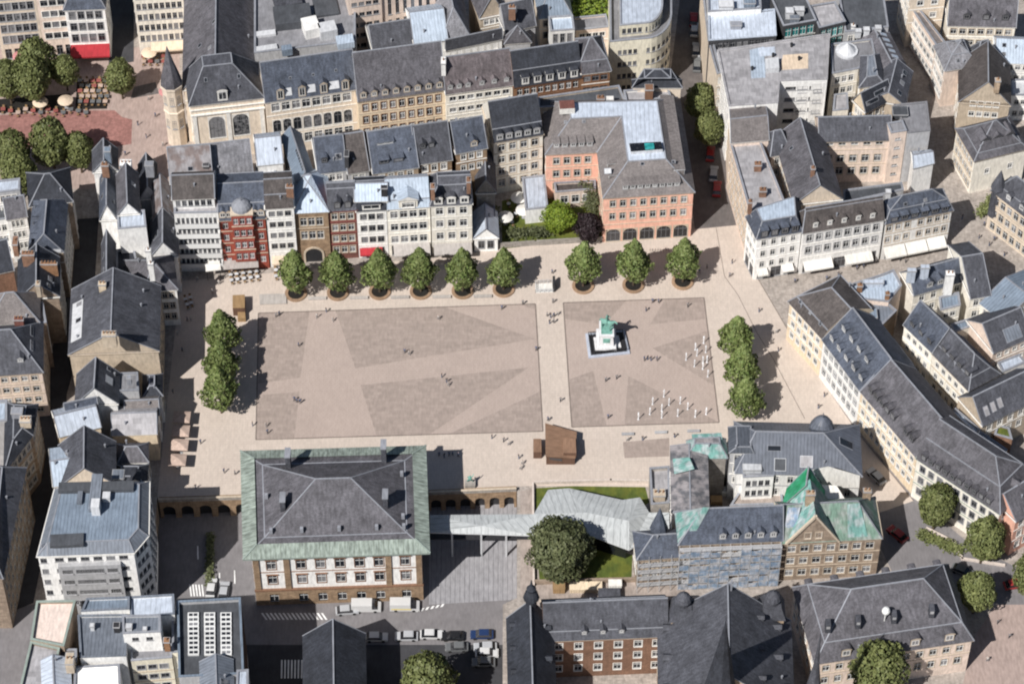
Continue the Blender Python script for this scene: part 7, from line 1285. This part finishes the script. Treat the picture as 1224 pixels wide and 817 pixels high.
# terrace tables and chairs
mb = MB(); mb.lathe((0, 0, .72), [(.42, 0), (.42, .04)], 12); tt = mb.mesh('table_top', ['metal light']); mb = MB(); mb.tube([(0, 0, 0), (0, 0, .72)], [.04, .04], 6); mb.lathe((0, 0, 0), [(.25, 0), (.2, .04)], 8); tl = mb.mesh('pedestal', ['metal dark'])
mb = MB(); mb.box(-.22, .22, -.22, .22, .43, .47); cs = mb.mesh('seat', ['wood tan']); mb = MB(); mb.box(-.22, .22, .2, .24, .47, .88); cb = mb.mesh('backrest', ['wood tan']); mb = MB()
for sx in (-1, 1):
    for sy in (-1, 1): mb.bar((sx * .19, sy * .19, 0), (sx * .19, sy * .19, .43), .04, .04)
cl_ = mb.mesh('legs', ['metal dark'])
for zi, (zone, spots) in enumerate((('before the grey canopy', [(276, 331), (283, 330), (291, 329), (299, 328), (307, 327), (277, 337), (284, 336), (292, 335), (300, 334), (308, 333), (330, 325), (330, 332)]), ('at the foot of the west row', [(222, 360), (228, 358), (224, 366), (229, 364)]), ('in the courtyard beside the white annex', [(608, 246), (616, 258), (612, 268)]))):
    for (px, py) in spots:
        p = W(px, py, 0); t = thing('cafe_table', 'small round cafe table ' + zone, 'table', (p.x, p.y, .014), 0, 'cafe tables ' + zone); inst('table_top', tt, t); inst('pedestal', tl, t)
        for a in (0.3, 3.4):
            ch = thing('cafe_chair', 'tan cafe chair at a small table ' + zone, 'chair', (p.x + .75 * math.sin(a), p.y - .75 * math.cos(a), .014), a + math.pi, 'cafe chairs ' + zone)
            inst('seat', cs, ch); inst('backrest', cb, ch); inst('legs', cl_, ch)
# canopies and round courtyard parasols, plaza terrace
t = thing('canopy', 'flat grey terrace canopy in front of the red brick house', 'canopy', tuple(W(288, 322, 0)))
q = pxs([(267, 322), (309, 319), (308, 304), (266, 306)], 2.9); mb = MB(); mb.prism(q, 2.75, 2.95, 0, bottom=True); mb.build('roof', ['canvas grey'], t); mb = MB()
for v in offset(q, .2): mb.bar((v.x, v.y, 0), (v.x, v.y, 2.75), .1, .1)
mb.build('posts', ['metal dark'], t)
t = thing('canopy', 'pale lit shopfront canopy under the white balcony block', 'canopy', tuple(W(236, 322, 0)))
q = pxs([(246, 324), (264, 322), (262, 309), (245, 311)], 3.0); mb = MB(); mb.prism(q, 2.8, 3.0, 0, bottom=True); mb.build('roof', ['canvas white'], t); mb = MB()
for v in offset(q, .2): mb.bar((v.x, v.y, 0), (v.x, v.y, 2.8), .1, .1)
mb.build('posts', ['metal dark'], t)
mb = MB(); n = 12; pr = [(1.7, 2.2), (1.65, 2.3), (.9, 2.65), (.04, 2.9)]; mb.lathe((0, 0, 0), pr, n, 0); rc = mb.mesh('canopy', ['canvas white']); rc2 = None
mb = MB(); mb.lathe((0, 0, 0), pr, n, 0); rr_ = mb.mesh('canopy', ['canvas rose']); mb = MB(); mb.lathe((0, 0, 0), pr, n, 0); rs = mb.mesh('canopy', ['canvas sand'])
for px, py, me, lb in ((620, 235, rc, 'upper round white parasol in the courtyard beside the pink building'), (626, 250, rc, 'lower round white parasol in the courtyard beside the pink building'), (604, 258, rc, 'half shaded white parasol near the dark passage'),
                       (24, 66, rr_, 'pinkish red parasol at the left edge below the cream facade'), (66, 78, rr_, 'small red parasol between the plaza trees'), (199, 108, rr_, 'red parasol beside the palace turret'), (178, 62, rs, 'sand parasol below the banded office slab'), (48, 121, rs, 'sand parasol hidden under the plaza trees'), (78, 119, rs, 'sand parasol at the edge of the dark terrace')):
    p = W(px, py, 2.5); t = thing('parasol', lb, 'parasol', (p.x, p.y, .008)); inst('canopy', me, t); inst('pole', pp, t, (0, 0, 0), 0, (1, 1, .88)); inst('base', pb, t)
# dark terrace seats on the plaza (bistro tables)
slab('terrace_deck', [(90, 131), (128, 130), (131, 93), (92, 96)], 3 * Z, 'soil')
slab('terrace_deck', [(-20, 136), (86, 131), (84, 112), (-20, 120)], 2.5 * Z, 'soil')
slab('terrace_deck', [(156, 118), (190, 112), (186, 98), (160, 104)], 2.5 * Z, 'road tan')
mb = MB(); mb.box(-.5, .5, -.5, .5, .7, .76); bt = mb.mesh('table_top', ['trim red']); bt2 = None; mb = MB(); mb.box(-.5, .5, -.5, .5, .7, .76); bt2 = mb.mesh('table_top', ['paint grey'])
mb = MB(); mb.box(-.5, .5, -.5, .5, .7, .76); bt3 = mb.mesh('table_top', ['canvas pink'])
def tables(zone, spots):
    for px, py in spots:
        p = W(px, py, 0); k = rng.randrange(3); c_ = ('red', 'grey', 'pinkish')[k]
        t = thing('terrace_table', 'square %s terrace table %s' % (c_, zone), 'table', (p.x, p.y, .014), rng.uniform(-.1, .1), '%s terrace tables %s' % (c_, zone)); inst('table_top', (bt, bt2, bt3)[k], t); inst('pedestal', tl, t)
        for a in (0.0, 3.14):
            ch = thing('terrace_chair', 'tan chair at a terrace table ' + zone, 'chair', (p.x + .85 * math.sin(a), p.y - .85 * math.cos(a), .014), a + math.pi, 'terrace chairs ' + zone); inst('seat', cs, ch); inst('backrest', cb, ch); inst('legs', cl_, ch)
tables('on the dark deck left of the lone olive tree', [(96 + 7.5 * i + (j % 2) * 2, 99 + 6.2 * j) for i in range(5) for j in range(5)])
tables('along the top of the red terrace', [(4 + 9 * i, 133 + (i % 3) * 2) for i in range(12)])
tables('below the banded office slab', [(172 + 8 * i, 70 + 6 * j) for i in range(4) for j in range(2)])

# ================================================================ vehicles
def car_meshes(col, van=False, L=4.3, Wd=1.75):
    h1, h2 = (.85, 1.42) if not van else (1.1, 2.15)
    pr = [(-L / 2, .35), (-L / 2, .8), (-L / 2 + .15, h1), (-L * .17, h1 + .06), (L / 2 - .25, h1 - .02), (L / 2, .72), (L / 2, .35)] if not van else [(-L / 2, .35), (-L / 2, h1), (L / 2 - .6, h1), (L / 2 - .05, .9), (L / 2, .35)]
    mb = MB(); hw = Wd / 2
    def loft(pr, w0, w1, m, bot=True):
        zs = [z for _, z in pr]; za, zb_ = min(zs), max(zs); f = lambda z: w0 + (w1 - w0) * ((z - za) / max(.01, zb_ - za))
        l = [Vector((x, f(z), z)) for x, z in pr]; r = [Vector((x, -f(z), z)) for x, z in pr]
        mb.face(l[::-1] if True else l, m); mb.face(r, m)
        for i in range(len(pr)): j = (i + 1) % len(pr); mb.face([l[i], l[j], r[j], r[i]], m)
    loft(pr, hw, hw * .97, 0)
    cab = [(-L / 2 + .25, h1 - .02), (-L / 2 + .75, h2 - .06), (-L / 2 + 1.1, h2), (L * .08, h2), (L * .27, h1 - .02)] if not van else [(-L / 2 + .02, h1), (-L / 2 + .05, h2), (L / 2 - 1.2, h2), (L / 2 - .6, h1)]
    b = mb; mb = MB(); b2 = mb
    top = [(-L / 2 + .82, h2 - .05), (-L / 2 + 1.1, h2 + .02), (L * .08, h2 + .02), (L * .12, h2 - .05)] if not van else [(-L / 2 + .0, h1), (-L / 2 + .03, h2 + .02), (L / 2 - 1.7, h2 + .02), (L / 2 - 1.7, h1)]
    zs = lambda z: hw * .97 - (hw * .2 if not van else hw * .05) * (z - h1) / (h2 - h1)
    def solid(pr, ex, m, tgt):
        l = [Vector((x, zs(z) + ex, z)) for x, z in pr]; r = [Vector((x, -zs(z) - ex, z)) for x, z in pr]; tgt.face(l[::-1], m); tgt.face(r, m)
        for i in range(len(pr)): j = (i + 1) % len(pr); tgt.face([l[i], l[j], r[j], r[i]], m)
    solid(cab, 0, 0, b2); solid(top, .02, 0, b)
    out = [('body', b.mesh('body', ['paint ' + col])), ('windows', b2.mesh('windows', ['glass dark']))]
    for sx in (-1, 1):
        for sy in (-1, 1):
            c0 = Vector((sx * L * .3, sy * (hw - .1), .32)); m1 = MB(); m1.tube([c0 - Vector((0, .11, 0)), c0 + Vector((0, .11, 0))], [.32, .32], 12); out.append(('wheel', m1.mesh('wheel', ['tyre'])))
    for sy in (-1, 1): m1 = MB(); m1.box(L / 2 - .06, L / 2 + .02, sy * hw * .7 - .18, sy * hw * .7 + .18, .58, .72); out.append(('headlight', m1.mesh('headlight', ['frame white'])))
    return out
_cm = {}
def car(px, py, ang, col, label, z=0.0, van=False, group=None, L=4.3):
    k = (col, van, L)
    if k not in _cm: _cm[k] = car_meshes(col, van, L, 1.75 if not van else 2.0)
    p = W(px, py, z); t = thing('parked_van' if van else 'parked_car', label, 'van' if van else 'car', (p.x, p.y, z + .012), ang, group)
    for nm, me in _cm[k]: inst(nm, me, t)
zc = -5.0; GC = 'vehicles parked along the lower street'
car(438, 727, 0, 'white', 'white van parked before the town hall, just left of the yellow striped one', zc, True, GC, 5.6); car(484, 726, 0, 'white', 'white van with yellow stripe parked before the right end of the town hall', zc, True, GC, 5.6)
p = W(484, 726, zc); mb = MB(); mb.box(-2.5, 1.2, -1.04, -1.0, .8, 1.05); bpy.data.objects['parked_van.001']; o = inst('stripe', mb.mesh('stripe', ['paint yellow']), bpy.data.objects['parked_van.001'])
car(415, 731, .1, 'silver', 'silver car at the zebra hatching before the town hall', zc, False, GC)
for px, py, c_, lb in ((450, 763, 'white', 'white car at the left end of the row beside the dark saddle roof'), (486, 762, 'silver', 'silver car second from left in the lower street row'), (516, 760, 'white', 'white car in the middle of the lower street row'), (541, 762, 'black', 'black car second from right in the lower street row'), (576, 760, 'navy', 'navy blue car at the right end of the lower street row'),
                       (546, 775, 'grey', 'grey car in the second row below the black car'), (580, 775, 'silver', 'silver car parked beneath the navy car'), (578, 793, 'grey', 'grey car with pale roof below the others at the seminary'), (582, 782, 'white', 'white car squeezed between silver and grey ones')): car(px, py, rng.choice((0, math.pi)) + rng.uniform(-.04, .04), c_, lb, zc, False, GC)
for px, py, a, c_, lb in ((1047, 571, 2.2, 'silver', 'silver car in the street beside the zinc palace'), (1072, 640, 2.3, 'red', 'red car half shaded behind the stone gable building'), (1213, 700, .2, 'red', 'red car under the tree at the right edge'), (853, 210, 1.45, 'silver', 'silver car with white roof in the narrow street'), (849, 186, 1.45, 'red', 'red car behind the silver one in the narrow street'), (857, 228, 1.45, 'red', 'red car in front of the silver one in the narrow street'),
                          (829, 26, 1.5, 'red', 'red car at the top of the narrow street'), (830, 38, 1.5, 'white', 'white car at the top of the narrow street'), (832, 62, 1.5, 'silver', 'silver car in the shaded upper narrow street'), (833, 80, 1.5, 'grey', 'grey car in the shaded upper narrow street'), (1098, 60, -.9, 'black', 'black car in the upper right street at the bend'), (1150, 684, -.5, 'grey', 'grey car by the planted island')): car(px, py, a, c_, lb)
car(253, 704, 1.5, 'white', 'white car on the ramp west of the town hall', zc); car(268, 708, 1.5, 'silver', 'silver car beside the white one west of the town hall', zc)
# hedge-like median of parked bicycles on the ramp
mb = MB(); r_ = random.Random(8); a, b = W(252, 640, zc), W(250, 702, zc)
leaves(mb, 1100, lambda r: (a.lerp(b, r.random()) + Vector((r.gauss(0, .35), r.gauss(0, .3), r.uniform(.1, 1.1))), Vector((0, 0, 1))), .12, .26, r_); o = mb.build('planting_strip', ['leaf dark'], uv=False); tag(o, 'dark planted strip down the middle of the street west of the town hall', 'planting')
# clutter on the building yard south of the lawn
for px, py, w_, d_, h_, m_, lb in ((668, 705, 2.2, 1.6, 1.4, 'wood tan', 'tan site box near the seminary turret'), (700, 704, 6.0, 1.8, 1.2, 'plaster ochre', 'long ochre site container below the lawn wall'), (735, 702, 2.4, 1.4, 1.6, 'canvas white', 'white covered site pallet below the lawn corner'), (728, 714, 4.0, 2.0, 1.6, 'slate mid', 'dark site hut against the seminary roof')):
    p = W(px, py, 0); t = thing('site_container', lb, 'container', (p.x, p.y, .01)); mb = MB(); mb.box(p.x - w_ / 2, p.x + w_ / 2, p.y - d_ / 2, p.y + d_ / 2, .12, h_, 0)
    for k in range(int(w_ / .5)): x = p.x - w_ / 2 + .25 + k * .5; mb.box(x - .05, x + .05, p.y - d_ / 2 - .05, p.y - d_ / 2 - .002, .14, h_ - .05, 0)
    mb.build('body', [m_], t); mb = MB(); mb.box(p.x - w_ / 2 - .06, p.x + w_ / 2 + .06, p.y - d_ / 2 - .06, p.y + d_ / 2 + .06, h_, h_ + .09, 0); mb.build('lid', [m_], t)
# statue block on the edge wall next to the town hall
p = W(562, 580, 0); t = thing('statue', 'small grey figure group on the wall east of the town hall', 'statue', (p.x, p.y, .02)); mb = MB(); mb.prism([(p.x - 1, p.y - .7), (p.x + 1, p.y - .7), (p.x + 1, p.y + .7), (p.x - 1, p.y + .7)], .02, .9, 0); mb.build('block', ['stone grey'], t); inst('figure', rm_, t, (0, 0, -.4), rad(90)).data.materials

# ================================================================ light, sky, camera
def finish():
    for o in bpy.data.objects:
        for k in ('_o', '_P'):
            if k in o: del o[k]
az = Vector((.64, .77)).normalized(); el = rad(48)
sun = bpy.data.lights.new('sun', 'SUN'); sun.energy = 5.0; sun.angle = rad(.5); sun.color = (1, .965, .92)
so = bpy.data.objects.new('sun', sun); COL.objects.link(so)
dv = Vector((az.x * math.cos(el), az.y * math.cos(el), -math.sin(el))); so.rotation_euler = dv.to_track_quat('-Z', 'Y').to_euler(); so.location = (-100, -100, 300)
w = bpy.data.worlds.new('World'); S.world = w; w.use_nodes = True; nt = w.node_tree
sky = nt.nodes.new('ShaderNodeTexSky'); sky.sky_type = 'NISHITA'; sky.sun_disc = False; sky.sun_elevation = el; sky.sun_rotation = math.atan2(-az.x, -az.y)
bg = nt.nodes['Background']; bg.inputs['Strength'].default_value = .05; nt.links.new(sky.outputs[0], bg.inputs['Color'])
cam = bpy.data.cameras.new('camera'); cam.sensor_width = 36; cam.lens = 36 * FPX / PW; cam.clip_start = 10; cam.clip_end = 6000
co_ = bpy.data.objects.new('camera', cam); COL.objects.link(co_); co_.location = CAM; co_.rotation_euler = FWD.to_track_quat('-Z', 'Y').to_euler(); S.camera = co_
S.view_settings.view_transform = 'Standard'; S.view_settings.look = 'None'; S.view_settings.gamma = 1; S.view_settings.exposure = .13
S.cycles.pixel_filter_type = 'BLACKMAN_HARRIS'; S.cycles.filter_width = 2.1; S.cycles.max_bounces = 4; S.cycles.diffuse_bounces = 3; S.cycles.use_denoising = True
finish()
